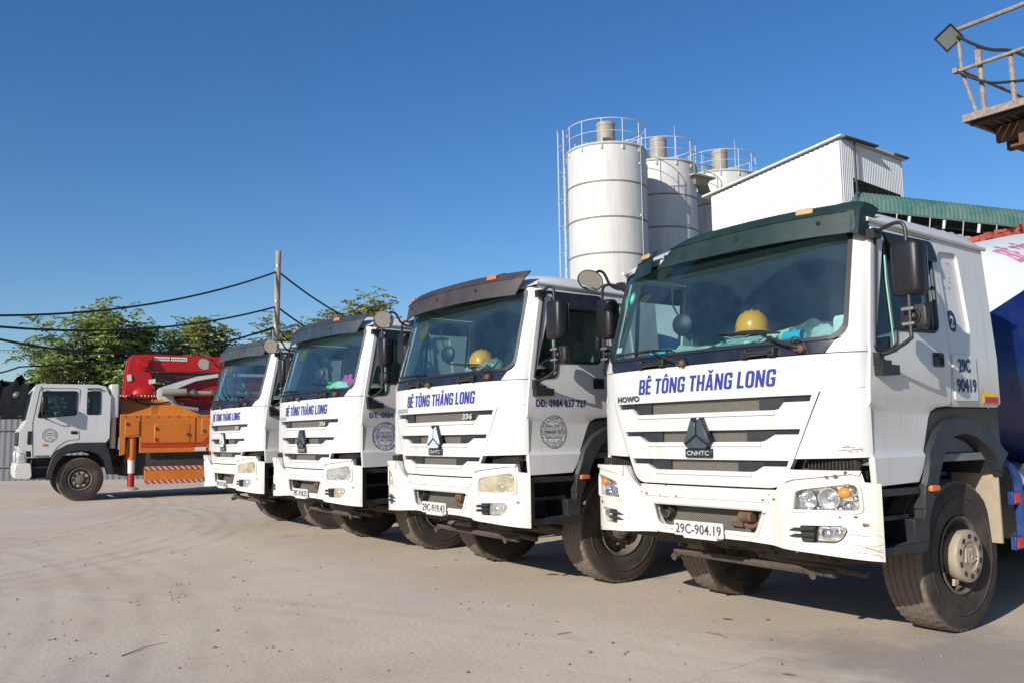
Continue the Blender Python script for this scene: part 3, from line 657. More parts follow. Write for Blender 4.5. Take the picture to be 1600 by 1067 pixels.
SLOTS = [  # half widths (outer, inner top, inner bottom), heights (top, outer bottom, inner bottom)
    (.888, .70, .63, 1.583, 1.543, 1.495), (.803, .625, .52, 1.372, 1.338, 1.293), (.715, .53, .44, 1.173, 1.135, 1.097)]
def slot_poly(k):
    o, a, b, t, m, l = SLOTS[k]; o2 = o-(t-m)*.36
    return [(o2, m), (o, t), (-o, t), (-o2, m), (-a, m), (-b-.03, l+.006), (-b, l), (b, l), (b+.03, l+.006), (a, m)]
def front_panel(mb):
    # bonnet: full width band above, narrowing to the bottom edge
    up = [(-1.186, 1.625), (-1.186, 1.832), (1.186, 1.832), (1.186, 1.625), (.935, 1.600)]
    low = rnd([(.935, 1.600), (.745, 1.17), (.655, .998), (-.655, .998), (-.745, 1.17), (-.935, 1.600)], [0, .02, .10, .10, .02, 0], 5)
    out = up[:4]+low+[]
    mb.plate([(fs(x) if abs(x) < 1.18 else (1 if x > 0 else -1)*FS[9], z) for x, z in out], [poly_f(slot_poly(k)) for k in range(3)], SF, .045, FCA, [1.0, 1.09, 1.2, 1.3, 1.4, 1.5, 1.6, 1.7])
    # protruding lower lip on each louvre
    for k in range(3):
        o, a, b, t, m, l = SLOTS[k]
        mb.plate(poly_f([(-b, l-.006), (-b, l-.030), (b, l-.030), (b, l-.006)]), (), SF, .012, FCA, [], off=.010)
def grille(k):
    def f(mb):
        o, a, b, t, m, l = SLOTS[k]
        mb.mi = 0
        mb.plate(poly_f([(-a, t+.02), (-a, l-.02), (a, l-.02), (a, t+.02)]), (), SF, .01, FCA, [], off=-.042)
        mb.mi = 1
        for sg in (1, -1):
            P = [(b-.13, t+.015), (b-.13, l-.015), (a+.02, l-.01), (a+.02, t+.015)]; P = P if sg > 0 else mirx(P)
            mb.plate(poly_f(P), (), SF, .012, FCA, [], off=-.026)
        mb.mi = 2
        for sg in (1, -1):
            P = [(a-.015, t+.004), (a-.015, m-.008), (o+.01, m-.008), (o+.01, t+.004)]; P = P if sg > 0 else mirx(P)
            mb.plate(poly_f(P), (), SF, .01, FCA, [], off=-.020)
    return f
def corner_panel(sg):
    def f(mb):
        P = [(fs(.950), 1.606), (FS[8]+.012, 1.618), (FS[8]+.012, 1.205), (FS[8]-.01, 1.195), (fs(.76), 1.185)]
        P = rnd(P, [.01, .03, .03, .01, .01]); P = P if sg > 0 else mirx(P)
        mb.plate(P, (), SF, .04, FCA, [], off=.006)
    return f
def cowl(mb):
    P = [(-1.02, 1.918), (-1.085, 1.955), (-1.17, 1.90), (-1.165, 1.840), (.975, 1.840), (1.02, 1.912), (.9, 1.925), (-.9, 1.925)]
    P = [(-1.03, 1.915), (-.975, 1.840), (.975, 1.840), (1.03, 1.915), (.9, 1.935), (-.9, 1.935)]
    mb.plate(poly_f(P), (), SF, .03, FCA, [], off=-.006)
def cowl_handle(x0, x1):
    def f(mb):
        mb.tube([SF(x0, 1.862, -.01), SF(x0+.02, 1.864, .035), SF(x1-.02, 1.872, .035), SF(x1, 1.872, -.01)], .018, 8)
        for x in (x0+.01, x1-.015): mb.box(SF(x, 1.868, .014), (.05, .05, .055))
    return f
WSP = rnd([(-1.02, 1.93), (1.02, 1.93), (1.09, 1.985), (1.095, 2.635), (-1.095, 2.635), (-1.09, 1.985)], [.1, .1, .04, .05, .05, .04], 4)
WSI = rnd([(-1.012, 1.940), (1.012, 1.940), (1.076, 2.0), (1.083, 2.622), (-1.083, 2.622), (-1.076, 2.0)], [.1, .1, .08, .06, .06, .08], 4)
def windscreen(mb): mb.plate(poly_f(WSP), (), SF, 0, FCA, frange(2.0, 2.5, .1), off=-.004)
def windscreen_seal(mb):
    mb.plate(poly_f(rnd([(-1.035, 1.918), (1.035, 1.918), (1.10, 1.975), (1.106, 2.645), (-1.106, 2.645), (-1.10, 1.975)], [.1, .1, .06, .05, .05, .06], 4)), [poly_f(WSI)], SF, .025, FCA, frange(2.0, 2.5, .1), off=.004)
def visor_y(x): return .015+.21*(abs(x)/1.1)**2.6
def visor(kind):
    def surf(x, t, d=0.0):
        # t: 0 lower edge, .7 crease, 1 upper edge
        y = visor_y(x); z = np.interp(t, [0, .7, 1], [2.588+.006*x, 2.722+.018*x, 2.790+.020*x] if kind == 'broken' else [2.585, 2.735, 2.805]); yy = y+np.interp(t, [0, .7, 1], [.0, .028, .095])
        return Vector((x, yy-d, z+d*.25))
    def f(mb):
        tx = frange(-1.1, 1.1, .1); tz = [.2, .4, .6, .69, .71, .85]
        if kind == 'broken':
            mb.plate(rnd([(-.44, .0), (1.09, .0), (1.115, .15), (1.10, .72), (1.07, 1.08), (1.0, 1.08), (.985, .98), (-.06, 1.0), (-.16, .98), (-.27, .80)], [.01, .05, .03, .03, .02, .02, .02, .05, .06, .05], 3), (), surf, .012, tx, tz)
        else:
            w = 1.06
            mb.plate(rnd([(-w-.02, .0), (w-.05, .0), (w-.04, .14), (w+.02, .72), (w+.02, 1.0), (-w+.20, 1.0), (-w+.06, .72)], [.01, .02, .02, .06, .02, .10, .10], 3), (), surf, .012, tx, tz)
    return f, surf
def visor_end(mb):
    surf = visor('broken')[1]
    e0 = [surf(1.088, t, .004) for t in (0, .35, .72, 1.0)]
    R = [[mb.v(p+Vector((q, w, -.012*k))) for p in e0] for k, (q, w) in enumerate(((-.004, .0), (.035, .03), (.045, .10), (.03, .19)))]
    for A, B in zip(R, R[1:]):
        for i in range(3): mb.face((A[i], A[i+1], B[i+1], B[i]))
def visor_crease(kind):
    def f(mb):
        surf = visor(kind)[1]; a, b = (-.30, 1.085) if kind == 'broken' else (-1.02, 1.05)
        mb.tube([surf(q, .70, .004) for q in frange(a, b, .08)], .0045, 6)
    return f
def visor_fragment(mb):
    surf = visor('broken')[1]
    def s2(x, t, d=0.0):
        p = surf(x, t, d); p.y += .055-.20*(x+.75); p.z -= .012; return p
    mb.plate(rnd([(-.99, .0), (-.54, .02), (-.53, .75), (-.55, 1.0), (-.70, .98), (-.86, .6)], [.02, .04, .1, .05, .06, .1], 3), (), s2, .012, frange(-1.1, 1.1, .1), [.2, .4, .6, .69, .71, .85])
    mb.tube([s2(q, .70, .004) for q in (-.82, -.7, -.6, -.55)], .0045, 6)
def visor_bolt(mb): mb.lathe([(.016, 0), (.014, .006), (0, .010)], (0, 0, 0), 'Y', 12, M=Matrix.Scale(-1, 3))
def visor_stay(mb):
    mb.tube([(0, 0, 0), (0, .06, .02), (0, .20, .0)], .012, 6)
def door(sg):
    def f(mb): mb.plate(DOOR, [WIN], side(sg), .04, [], SCB, off=.004)
    return f
def window_glass(sg):
    def f(mb): mb.plate(WIN, (), side(sg), 0, [], [1.86, 2.0, 2.3], off=-.016)
    return f
def window_seal(sg):
    def f(mb):
        mb.mi = 0
        c = Vector((.7, 2.3)); ins = []
        pts = [side(sg)(p[0], p[1], .001) for p in WIN]
        mb.tube(pts, .014, 6, closed=True)
        mb.tube([side(sg)(.497, 1.99, -.01), side(sg)(.51, 2.605, -.01)], .013, 6)
        mb.mi = 1
        mb.tube([side(sg)(.480, 1.87, -.006), side(sg)(.482, 2.3, -.006), side(sg)(.50, 2.47, -.006)], .006, 6)
    return f
def deflector(sg):
    def f(mb):
        S = side(sg)
        mb.plate(rnd([(.50, 2.62), (1.06, 2.62), (1.06, 2.47), (.56, 2.47)], [.01, .05, .03, .03]), (), lambda y, z, d: S(y, z, d+.028*(2.64-z)/.17), .006, off=.012)
    return f
def handle(sg):
    def f(mb):
        S = side(sg)
        mb.plate(rnd([(.90, 1.765), (1.02, 1.765), (1.02, 1.857), (.90, 1.857)], .015), [rnd([(.915, 1.782), (1.008, 1.782), (1.008, 1.822), (.915, 1.822)], .008)], S, .012, off=.016)
        mb.plate([(.91, 1.775), (1.01, 1.775), (1.01, 1.84), (.91, 1.84)], (), S, .004, off=.006)
        mb.tube([S(.93, 1.832, .018), S(.935, 1.842, .026), S(.985, 1.842, .026), S(.99, 1.832, .018)], .008, 6)
    return f
def fender(sg):
    def f(mb):
        S = side(sg)
        arc = lambda r, n=14, a0=200, a1=-8: [(1.21+r*math.cos(math.radians(a0+(a1-a0)*k/n)), .83+r*1.0*math.sin(math.radians(a0+(a1-a0)*k/n))) for k in range(n+1)]
        inn = [(.79, 1.0), (.825, 1.08), (.875, 1.17), (.96, 1.26), (1.08, 1.315), (1.21, 1.33), (1.36, 1.305), (1.49, 1.24), (1.58, 1.15), (1.63, 1.03)]
        outer = [(1.72, 1.02), (1.765, 1.2), (1.76, 1.497), (1.09, 1.497), (.935, 1.488), (.887, 1.463), (.853, 1.42), (.775, 1.24), (.70, 1.08), (.672, 1.0)]
        mb.plate(inn+outer, (), S, .03, [], SCB, off=.0)
        lip = [(.665, 1.02), (.70, 1.10), (.765, 1.235), (.87, 1.35), (1.0, 1.415), (1.14, 1.44), (1.28, 1.435), (1.42, 1.40), (1.55, 1.345), (1.66, 1.27), (1.72, 1.20)]
        L2 = [(.795, 1.0), (.828, 1.075), (.877, 1.165), (.962, 1.255), (1.08, 1.31), (1.15, 1.322), (1.24, 1.325), (1.36, 1.30), (1.47, 1.25), (1.56, 1.17), (1.60, 1.08)]
        A = [mb.v(S(y, z, .006)) for y, z in lip]; B = [mb.v(S(y+.012, z-.014, .04)) for y, z in lip]
        C = [mb.v(S(y, z, .045)) for y, z in L2]; D = [mb.v(S(y+.01, z-.03, -.10)) for y, z in L2]; E = [mb.v(S(y+.01, z-.03, -.55)) for y, z in L2]
        for a, b in ((A, B), (B, C), (C, D), (D, E)):
            for i in range(len(a)-1): mb.face((a[i], a[i+1], b[i+1], b[i]))
        # front leg of the wheel arch
        mb.hexa([S(.655, .86, -.05), S(.735, .85, -.05), S(.735, .85, .03), S(.655, .86, .03), S(.675, 1.03, -.05), S(.80, 1.0, -.05), S(.80, 1.0, .045), S(.675, 1.03, .03)])
        mb.hexa([S(.665, .77, -.06), S(.72, .76, -.06), S(.72, .76, .01), S(.665, .77, .01), S(.665, .86, -.05), S(.735, .85, -.05), S(.735, .85, .03), S(.665, .86, .03)])
    return f
def steps(sg):
    def f(mb):
        S = side(sg); q = lambda y, z, d: S(y, z, d)
        # upper tread under the door, open well, lower tread and its side cheek
        mb.hexa([q(.20, .955, -.30), q(.66, .955, -.30), q(.66, .955, .0), q(.20, .955, .0), q(.20, 1.0, -.30), q(.655, 1.0, -.30), q(.655, 1.0, .0), q(.20, 1.0, .0)])
        mb.hexa([q(.19, .60, -.32), q(.70, .60, -.32), q(.69, .60, .005), q(.19, .60, .005), q(.19, .655, -.32), q(.72, .655, -.32), q(.72, .655, .01), q(.19, .655, .01)])
        mb.hexa([q(.60, .655, -.32), q(.715, .655, -.32), q(.715, .655, .01), q(.60, .655, -.01), q(.575, .80, -.32), q(.735, .80, -.32), q(.735, .80, .012), q(.575, .80, .0)])
        mb.hexa([q(.19, .655, -.30), q(.235, .655, -.30), q(.235, .655, .0), q(.19, .655, .0), q(.19, .955, -.30), q(.23, .955, -.30), q(.23, .955, .0), q(.19, .955, .0)])
        mb.hexa([q(.24, .66, -.34), q(.72, .66, -.34), q(.72, .66, -.31), q(.24, .66, -.31), q(.24, .96, -.34), q(.70, .96, -.34), q(.70, .96, -.31), q(.24, .96, -.31)])
        mb.hexa([q(.24, .80, -.28), q(.62, .80, -.28), q(.62, .80, -.06), q(.24, .80, -.06), q(.24, .83, -.28), q(.62, .83, -.28), q(.62, .83, -.06), q(.24, .83, -.06)])
        for k in range(8): mb.box(S(.26+.05*k, .659, -.06), (.12, .018, .008))
    return f

# ---- bumper with lamp pods
HLX = [(.775, .868), (.80, .995), (.85, 1.012), (1.13, 1.052), (1.165, 1.022), (1.172, .885), (1.15, .872)]
FGX = [(.835, .683), (.825, .785), (1.075, .792), (1.10, .765), (1.07, .71), (1.03, .685)]
OPN = [(-.50, .862), (.53, .862), (.455, .690), (-.40, .690), (-.455, .725)]
def bumper(mb):
    out = [(-1.247, .592), (-.9, .625), (-.4, .648), (.4, .648), (.9, .622), (1.247, .585), (1.247, 1.04), (1.19, 1.05), (1.175, 1.115), (.73, 1.118), (.665, 1.02), (.615, .965), (-.615, .965), (-.665, 1.02), (-.73, 1.118), (-1.175, 1.115), (-1.19, 1.05), (-1.247, 1.04)]
    hl = poly_b(rnd(HLX, .02, 3)); fg = poly_b(rnd(FGX, .015, 3))
    hs = [poly_b(rnd(OPN, .03, 3)), hl, mirx(hl), fg, mirx(fg)]
    mb.plate([(bs(x), z) for x, z in out], hs, SBm, .07, BCA, [.66, .7, .8, .9, .95, 1.05])
    # step under the bonnet: a ledge set back, and the crease across the middle
    mb.plate(poly_b([(-.60, .94), (.60, .94), (.62, .985), (-.62, .985)]), (), SBm, .05, BCA, [], off=-.03)
    mb.plate(poly_b(rnd([(-.56, .905), (.56, .905), (.57, .945), (-.57, .945)], .012)), (), SBm, .02, BCA, [], off=.010)
    # lips round the opening, lamps; brow over the lamps
    for (P, r, o) in ((poly_b(rnd(OPN, .03, 3)), .016, .0), (hl, .013, .002), (mirx(hl), .013, .002)):
        mb.tube([SBm(a, b, o-.002) for a, b in P], r, 6, closed=True)
    for sg in (1, -1):
        P = [(.74, 1.045), (.80, 1.062), (1.13, 1.10), (1.165, 1.09), (1.175, 1.118), (.735, 1.122)]
        P = poly_b(P); P = P if sg > 0 else mirx(P)
        mb.plate(P, (), SBm, .05, BCA, [], off=.016)
pass
def headlight_body(sg):
    def f(mb):
        P = rnd(HLX, .02, 3); P = poly_b(P); P = P if sg > 0 else mirx(P)
        mb.plate(P, (), SBm, .03, BCA, [], off=-.085)
        n = len(P)
        A = [mb.v(SBm(a, b, -.004)) for a, b in P]; B = [mb.v(SBm(a, b, -.085)) for a, b in P]
        for i in range(n): mb.face((A[i], A[(i+1) % n], B[(i+1) % n], B[i]))
        for (x, z, r) in ((.875, .935, .050), (1.00, .95, .058)):
            c = SBm(bs(sg*x), z, -.02); nrm = (SBm(bs(sg*x), z, .1)-SBm(bs(sg*x), z, 0)).normalized()
            M = nrm.to_track_quat('Z', 'Y').to_matrix()
            mb.lathe([(r*1.12, .0), (r, .0), (r*.8, -.03), (r*.45, -.05), (0, -.056)], c, 'Z', 20, M=M)
            mb.lathe([(r*.30, -.055), (r*.32, -.02), (r*.2, -.006), (0, 0)], c, 'Z', 12, M=M)
        for (x, z, r) in ((1.105, .905, .032), (1.12, 1.0, .03), (.82, .90, .028), (1.06, .885, .024), (.93, .885, .022), (1.145, .95, .02), (.81, .955, .02)):
            mb.sphere(SBm(bs(sg*x), z, -.055), r, nu=10, nv=6)
        for k in range(7): mb.box(SBm(bs(sg*(.80+.055*k)), .885, -.06), (.02, .04, .03), Matrix.Rotation(.5*k, 3, 'Z'))
    return f
def lens_surf(sg, X, o=0.0):
    def f(mb):
        P = rnd(X, .02, 3); P = poly_b(P); P = P if sg > 0 else mirx(P)
        mb.plate(P, (), SBm, 0, BCA, [.9, .95, 1.0], off=o)
    return f
def bulb(sg):
    def f(mb): mb.sphere(SBm(bs(sg*1.085), .985, -.035), .036, 1.15, 1, .95, 14, 9)
    return f
def fog_body(sg):
    def f(mb):
        P = poly_b(rnd(FGX, .015, 3)); P = P if sg > 0 else mirx(P)
        mb.mi = 0
        mb.plate(P, (), SBm, .02, BCA, [], off=-.05)
        Q = poly_b([(.835, .69), (.835, .78), (.92, .78), (.905, .69)]); Q = Q if sg > 0 else mirx(Q)
        mb.plate(Q, (), SBm, .04, BCA, [], off=-.003)
        for z in (.752, .715):
            a = [SBm(bs(sg*.915), z+.012, .012), SBm(bs(sg*.80), z+.010, .012), SBm(bs(sg*.755), z, .004)]
            mb.tube(a, [.011, .011, .003], 6)
        mb.mi = 1
        R = poly_b([(.925, .695), (.935, .78), (1.07, .785), (1.088, .765), (1.06, .712), (1.03, .695)]); R = R if sg > 0 else mirx(R)
        mb.plate(R, (), SBm, .01, BCA, [], off=-.03)
        for (x, z, r) in ((.98, .74, .034), (1.045, .745, .026)): mb.sphere(SBm(bs(sg*x), z, -.022), r, 1, .5, 1, 12, 8)
    return f
FGL = [(.92, .690), (.93, .783), (1.073, .790), (1.095, .765), (1.066, .711), (1.03, .688)]
def radiator_guard(mb):
    mb.mi = 0
    mb.plate([(-.56, .66), (.6, .66), (.6, .93), (-.56, .93)], (), lambda a, b, d: Vector((a, .09-d, b)), .01)
    mb.mi = 1
    mb.lathe([(.055, -.01), (.055, .05), (.045, .05), (.045, 0), (0, 0)], (-.415, .07, .80), 'Y', 18, M=Matrix.Scale(-1, 3))
def tow_hook(mb):
    mb.tube([(.30, .09, .79), (.30, .0, .80), (.37, -.01, .80)], .022, 8)
    mb.lathe([(.0, -.05), (.036, -.05), (.036, .05), (0, .05)], (.345, .015, .80), 'X', 12)
    mb.tube([(.345, .0, .76), (.36, .0, .74), (.42, .0, .745), (.45, .02, .78), (.44, .04, .82)], .016, 8, smooth=3)
    mb.box((.47, .05, .79), (.05, .05, .16)); mb.box((.40, .06, .74), (.14, .04, .03)); mb.box((.22, .07, .74), (.10, .03, .03))
    mb.lathe([(.0, -.01), (.03, -.01), (.03, .04), (0, .04)], (.47, .03, .84), 'X', 10)
def under_front(mb):
    mb.mi = 0
    mb.tube([(-.95, 1.15, .52), (-.55, 1.15, .50), (-.35, 1.15, .44), (.35, 1.15, .44), (.55, 1.15, .50), (.95, 1.15, .52)], .06, 8)
    mb.tube([(-.85, .92, .46), (.85, .92, .46)], .022, 8)
    mb.tube([(.80, .55, .55), (.80, .95, .48)], .025, 8)
    for sg in (1, -1):
        for k in range(4): mb.box((sg*.43, 1.15, .60+.018*k), (.09, 1.2-.22*k*.8, .016))
        mb.box((sg*.43, .50, .66), (.06, .16, .14)); mb.tube([(sg*.43, .42, .58), (sg*.43, .50, .68)], .03, 8)
        mb.tube([(sg*.62, .45, .56), (sg*.62, .38, .44), (sg*.62, .30, .42)], .028, 8)
        mb.lathe([(0, -.1), (.05, -.1), (.06, 0), (.05, .1), (0, .1)], (sg*.58, .98, .60), 'Z', 10)
    mb.tube([(-.65, .36, .46), (.75, .36, .44)], .03, 8); mb.tube([(.2, .30, .52), (.95, .42, .45)], .022, 8)
    mb.sphere((.0, .75, .56), .2, 1.3, 1, .6, 14, 8); mb.box((0, .55, .66), (.75, .7, .18)); mb.box((.55, .35, .57), (.5, .2, .1)); mb.box((-.5, .34, .58), (.5, .18, .08))
    for x in (-.3, -.05, .35, .7): mb.box((x, .28, .575), (.07, .1, .07))
    mb.box((0, .26, .62), (2.0, .08, .10))
    mb.mi = 1
    mb.box((0, .9, .98), (1.5, 1.4, .36)); mb.box((0, .2, .93), (2.2, .1, .36)); mb.box((0, .16, 1.10), (2.2, .06, .34))
    for k in range(14):
        for sg in (1, -1): mb.box((sg*(.80+.025*k), .10, 1.145), (.006, .05, .055))
def chassis(mb):
    for sg in (1, -1): mb.box((sg*.40, 4.6, .74), (.09, 8.0, .26))
    for y in (2.0, 3.2, 4.4, 5.6, 6.8, 8.2): mb.box((0, y, .74), (.8, .1, .2))
    for y in (4.85, 6.2):
        mb.tube([(-.95, y, .53), (.95, y, .53)], .075, 10); mb.sphere((0, y, .55), .24, 1, .9, 1, 14, 8)
    for sg in (1, -1):
        for k in range(5): mb.box((sg*.45, 5.52, .50+.03*k), (.1, 1.5-.2*k, .025))
    mb.tube([(0, 1.9, .75), (0, 4.7, .57)], .05, 10)
    mb.box((0, 8.55, .62), (2.3, .1, .14))
def mudflap(sg):
    def f(mb):
        mb.hexa([(sg*.83, 1.705, .56), (sg*1.16, 1.715, .56), (sg*1.16, 1.735, .56), (sg*.83, 1.725, .56), (sg*.86, 1.64, 1.15), (sg*1.19, 1.645, 1.16), (sg*1.19, 1.665, 1.16), (sg*.86, 1.66, 1.15)])
    return f
def rear_fender(sg):
    def f(mb):
        for y0 in (4.85, 6.2):
            A = [[mb.v((sg*x, y0+.10+.60*math.cos(a), .53+.60*math.sin(a))) for x in (.62, 1.22)] for a in [math.radians(10+16*k) for k in range(11)]]
            for p, q in zip(A, A[1:]): mb.face((p[0], p[1], q[1], q[0]))
    return f
def tank(mb):
    mb.lathe([(0, -.65), (.25, -.65), (.28, -.62), (.28, .62), (.25, .65), (0, .65)], (.85, 2.95, .80), 'Y', 20)
    for y in (2.6, 3.3): mb.lathe([(.285, -.03), (.29, -.03), (.29, .03), (.285, .03)], (.85, y, .80), 'Y', 20)
def blue_guard(sgn):
  def f(mb):
    mb.mi = 0
    for sg in (sgn,):
        mb.tube([(sg*1.1, 1.66, 1.16), (sg*1.17, 1.78, 1.12), (sg*1.2, 1.88, 1.02), (sg*1.2, 1.90, .90), (sg*1.2, 1.90, .54)], .032, 8, smooth=3)
        for y in (2.7, 3.5, 4.15): mb.box((sg*1.16, y, .74), (.05, .06, .50))
        for z in (.87, .56): mb.box((sg*1.2, 2.98, z), (.035, 2.4, .09))
        for y in (2.7, 4.1): mb.box((sg*.75, y, .92), (.8, .06, .06))
    mb.mi = 1
    for sg in (sgn,):
        for z in (.87, .56):
            for k in range(0, 8, 2): mb.box((sg*1.219, 1.88+.31*k, z), (.006, .15, .07))
    mb.mi = 2
    for sg in (sgn,):
        for z in (.87,):
            for k in range(0, 8, 2): mb.box((sg*1.219, 2.04+.31*k, z), (.006, .15, .07))
  return f

# ---- mixer drum
DR_A, DR_B = Vector((0, 1.97, 1.56)), Vector((0, 7.97, 2.86))
DR_AX = (DR_B-DR_A).normalized(); DR_M = DR_AX.to_track_quat('Z', 'Y').to_matrix()
DPROF = [(0, .02), (.40, .0), (.62, .05), (.78, .42), (.93, .85), (1.06, 1.25), (1.115, 1.48), (1.14, 1.66), (1.145, 1.76), (1.145, 3.3), (1.12, 3.5), (1.05, 3.75), (.80, 4.7), (.60, 5.3), (.60, 5.42), (.56, 5.42), (.53, 5.3), (.3, 5.0), (0, 5.0)]
def drum_fine(mb):
    prof = []
    for (r0, h0), (r1, h1) in zip(DPROF, DPROF[1:]):
        n = max(1, int(math.hypot(r1-r0, h1-h0)/.12))
        for k in range(n): prof.append((r0+(r1-r0)*k/n, h0+(h1-h0)*k/n))
    prof.append(DPROF[-1])
    mb.lathe(prof, DR_A, 'Z', 64, M=DR_M)
    co, no = Vector((0, 2.6, 2.27)), Vector((0, -.50, 1)).normalized()
    bmesh.ops.bisect_plane(mb.bm, geom=mb.bm.verts[:]+mb.bm.edges[:]+mb.bm.faces[:], plane_co=co, plane_no=no, dist=1e-4)
    for f in mb.bm.faces: f.material_index = 1 if (f.calc_center_median()-co).dot(no) < 0 else 0
def drum_surf(ang, h, d=0.0):
    r = float(np.interp(h, [p[1] for p in DPROF[2:12]], [p[0] for p in DPROF[2:12]]))+d
    ux = Vector((1, 0, 0)); uz = ux.cross(DR_AX); return DR_A+DR_AX*h+(ux*math.cos(ang)+uz*math.sin(ang))*r
def drum_stand(mb):
    for sg in (1, -1):
        mb.hexa([(sg*.35, 2.0, 1.0), (sg*.5, 2.0, 1.0), (sg*.5, 2.25, 1.0), (sg*.35, 2.25, 1.0), (sg*.2, 1.98, 1.75), (sg*.3, 1.98, 1.75), (sg*.3, 2.1, 1.75), (sg*.2, 2.1, 1.75)])
        mb.hexa([(sg*.35, 6.9, 1.0), (sg*.6, 6.9, 1.0), (sg*.6, 7.2, 1.0), (sg*.35, 7.2, 1.0), (sg*.55, 6.6, 2.35), (sg*.7, 6.6, 2.35), (sg*.7, 6.9, 2.35), (sg*.55, 6.9, 2.35)])
    mb.box((0, 2.02, 1.72), (.7, .16, .3)); mb.lathe([(0, -.14), (.26, -.14), (.3, .1), (0, .1)], DR_A-DR_AX*.05, 'Z', 20, M=DR_M)
def hopper(mb):
    c = Vector((0, 7.55, 3.55))
    A = [mb.v(c+Vector((.75*sx, .6*sy, .45))) for sx, sy in ((-1, -1), (1, -1), (1, 1), (-1, 1))]; B = [mb.v(c+Vector((.3*sx, .3*sy-.2, -.3))) for sx, sy in ((-1, -1), (1, -1), (1, 1), (-1, 1))]
    for i in range(4): mb.face((A[i], A[(i+1) % 4], B[(i+1) % 4], B[i]))
    for sg in (1, -1): mb.tube([(sg*.6, 8.1, 1.0), (sg*.6, 7.9, 3.4)], .05, 8)
    mb.hexa([(-.25, 7.9, 2.2), (.25, 7.9, 2.2), (.25, 8.0, 2.2), (-.25, 8.0, 2.2), (-.25, 7.6, 2.9), (.25, 7.6, 2.9), (.25, 7.7, 2.9), (-.25, 7.7, 2.9)])

# ---- wheels (hub at the origin, outer face towards +X)
TY = [(.255, .115), (.29, .135), (.36, .150), (.43, .152), (.475, .150), (.505, .143)]
def tyre(mb):
    n = 132; rows = []
    prof = [(r, h) for r, h in TY]
    us = [.135, .128, .118, .100, .094, .086, .060, .053, .046, .020, .012, .004]
    us = us+[-u for u in us[::-1]]
    tread = [(.532-.006*(abs(u)/.13)**2, u) for u in us]
    full = prof+tread+[(r, -h) for r, h in prof[::-1]]
    rings = []
    for (r, h) in full:
        ring_ = []
        for k in range(n):
            rr = r
            if abs(h) < .137:
                u = abs(h); blk = k % 3
                gro = (.090 < u < .098) or (.050 < u < .056) or (u < .008)
                if gro: rr -= .011
                elif u > .099:
                    if blk == 0: rr -= .008
                elif blk == (1 if h > 0 else 2) and .056 < u < .09: rr -= .006
                elif blk == 0 and u < .05: rr -= .006
            elif r > .5 and k % 3 == 0: rr -= .006
            a = 2*PI*k/n
            ring_.append(mb.v((h, rr*math.cos(a), rr*math.sin(a))))
        rings.append(ring_)
    for A, B in zip(rings, rings[1:]):
        for k in range(n): mb.face((A[k], A[(k+1) % n], B[(k+1) % n], B[k]))
    # raised ring on the side wall
    for sg in (1, -1): mb.lathe([(.40, .150), (.405, .157), (.415, .157), (.42, .152)], (0, 0, 0), 'X', 60, M=Matrix.Diagonal((sg, 1, 1)))
def rim(mb):
    mb.lathe([(.275, .14), (.262, .145), (.250, .13), (.243, .08), (.232, .045), (.20, .035), (.15, .055), (.14, .075), (.115, .085), (.113, .12), (.085, .125), (.08, .15), (.04, .158), (0, .158)], (0, 0, 0), 'X', 48)
    mb.lathe([(.275, -.14), (.24, -.10), (.20, -.02), (.12, -.01), (.11, -.1), (0, -.1)], (0, 0, 0), 'X', 40)
    for k in range(10):
        a = 2*PI*k/10
        mb.lathe([(.019, 0), (.019, .016), (.014, .030), (.012, .046), (0, .048)], (.052, .165*math.cos(a), .165*math.sin(a)), 'X', 6)
    mb.mi = 1  # dark discs painted on for the shade inside the hand holes
    for k in range(8):
        a = 2*PI*(k+.5)/8
        mb.lathe([(.024, 0), (.022, .004), (0, .004)], (.0405, .205*math.cos(a), .205*math.sin(a)), 'X', 14)
def hubcap(mb):
    mb.mi = 0
    mb.lathe([(.165, .10), (.178, .14), (.185, .185), (.180, .200), (.168, .207), (.105, .207), (.100, .199), (.0, .199)], (0, 0, 0), 'X', 48)
    mb.hexa([(.14, -.20, .06), (.16, -.20, .06), (.16, -.17, .06), (.14, -.17, .06), (.14, -.215, .11), (.16, -.215, .11), (.16, -.17, .11), (.14, -.17, .11)])
    e = lambda y0, z0, y1, z1: mb.hexa([(.198, y0, z0), (.208, y0, z0), (.208, y1, z0), (.198, y1, z0), (.198, y0, z1), (.206, y0, z1), (.206, y1, z1), (.198, y1, z1)])
    e(-.05, .045, .05, .06); e(-.045, .015, .045, .028)
    for sg in (1, -1): mb.tube([(.202, sg*.05, .0), (.202, sg*.012, -.075)], .008, 6)
    mb.tube([(.202, -.04, .0), (.202, 0, -.03), (.202, .04, 0)], .007, 6)
    mb.mi = 1  # flat dark ovals, coloured like the shaded insides of the cap's holes
    for k in range(10):
        a = 2*PI*(k+.3)/10; M = Matrix.Rotation(a, 3, 'X')
        mb.lathe([(.024, 0), (.024, .002), (0, .002)], (.2065, .138*math.cos(a), .138*math.sin(a)), 'X', 14, M=M @ Matrix.Diagonal((1, .75, 1.0)))

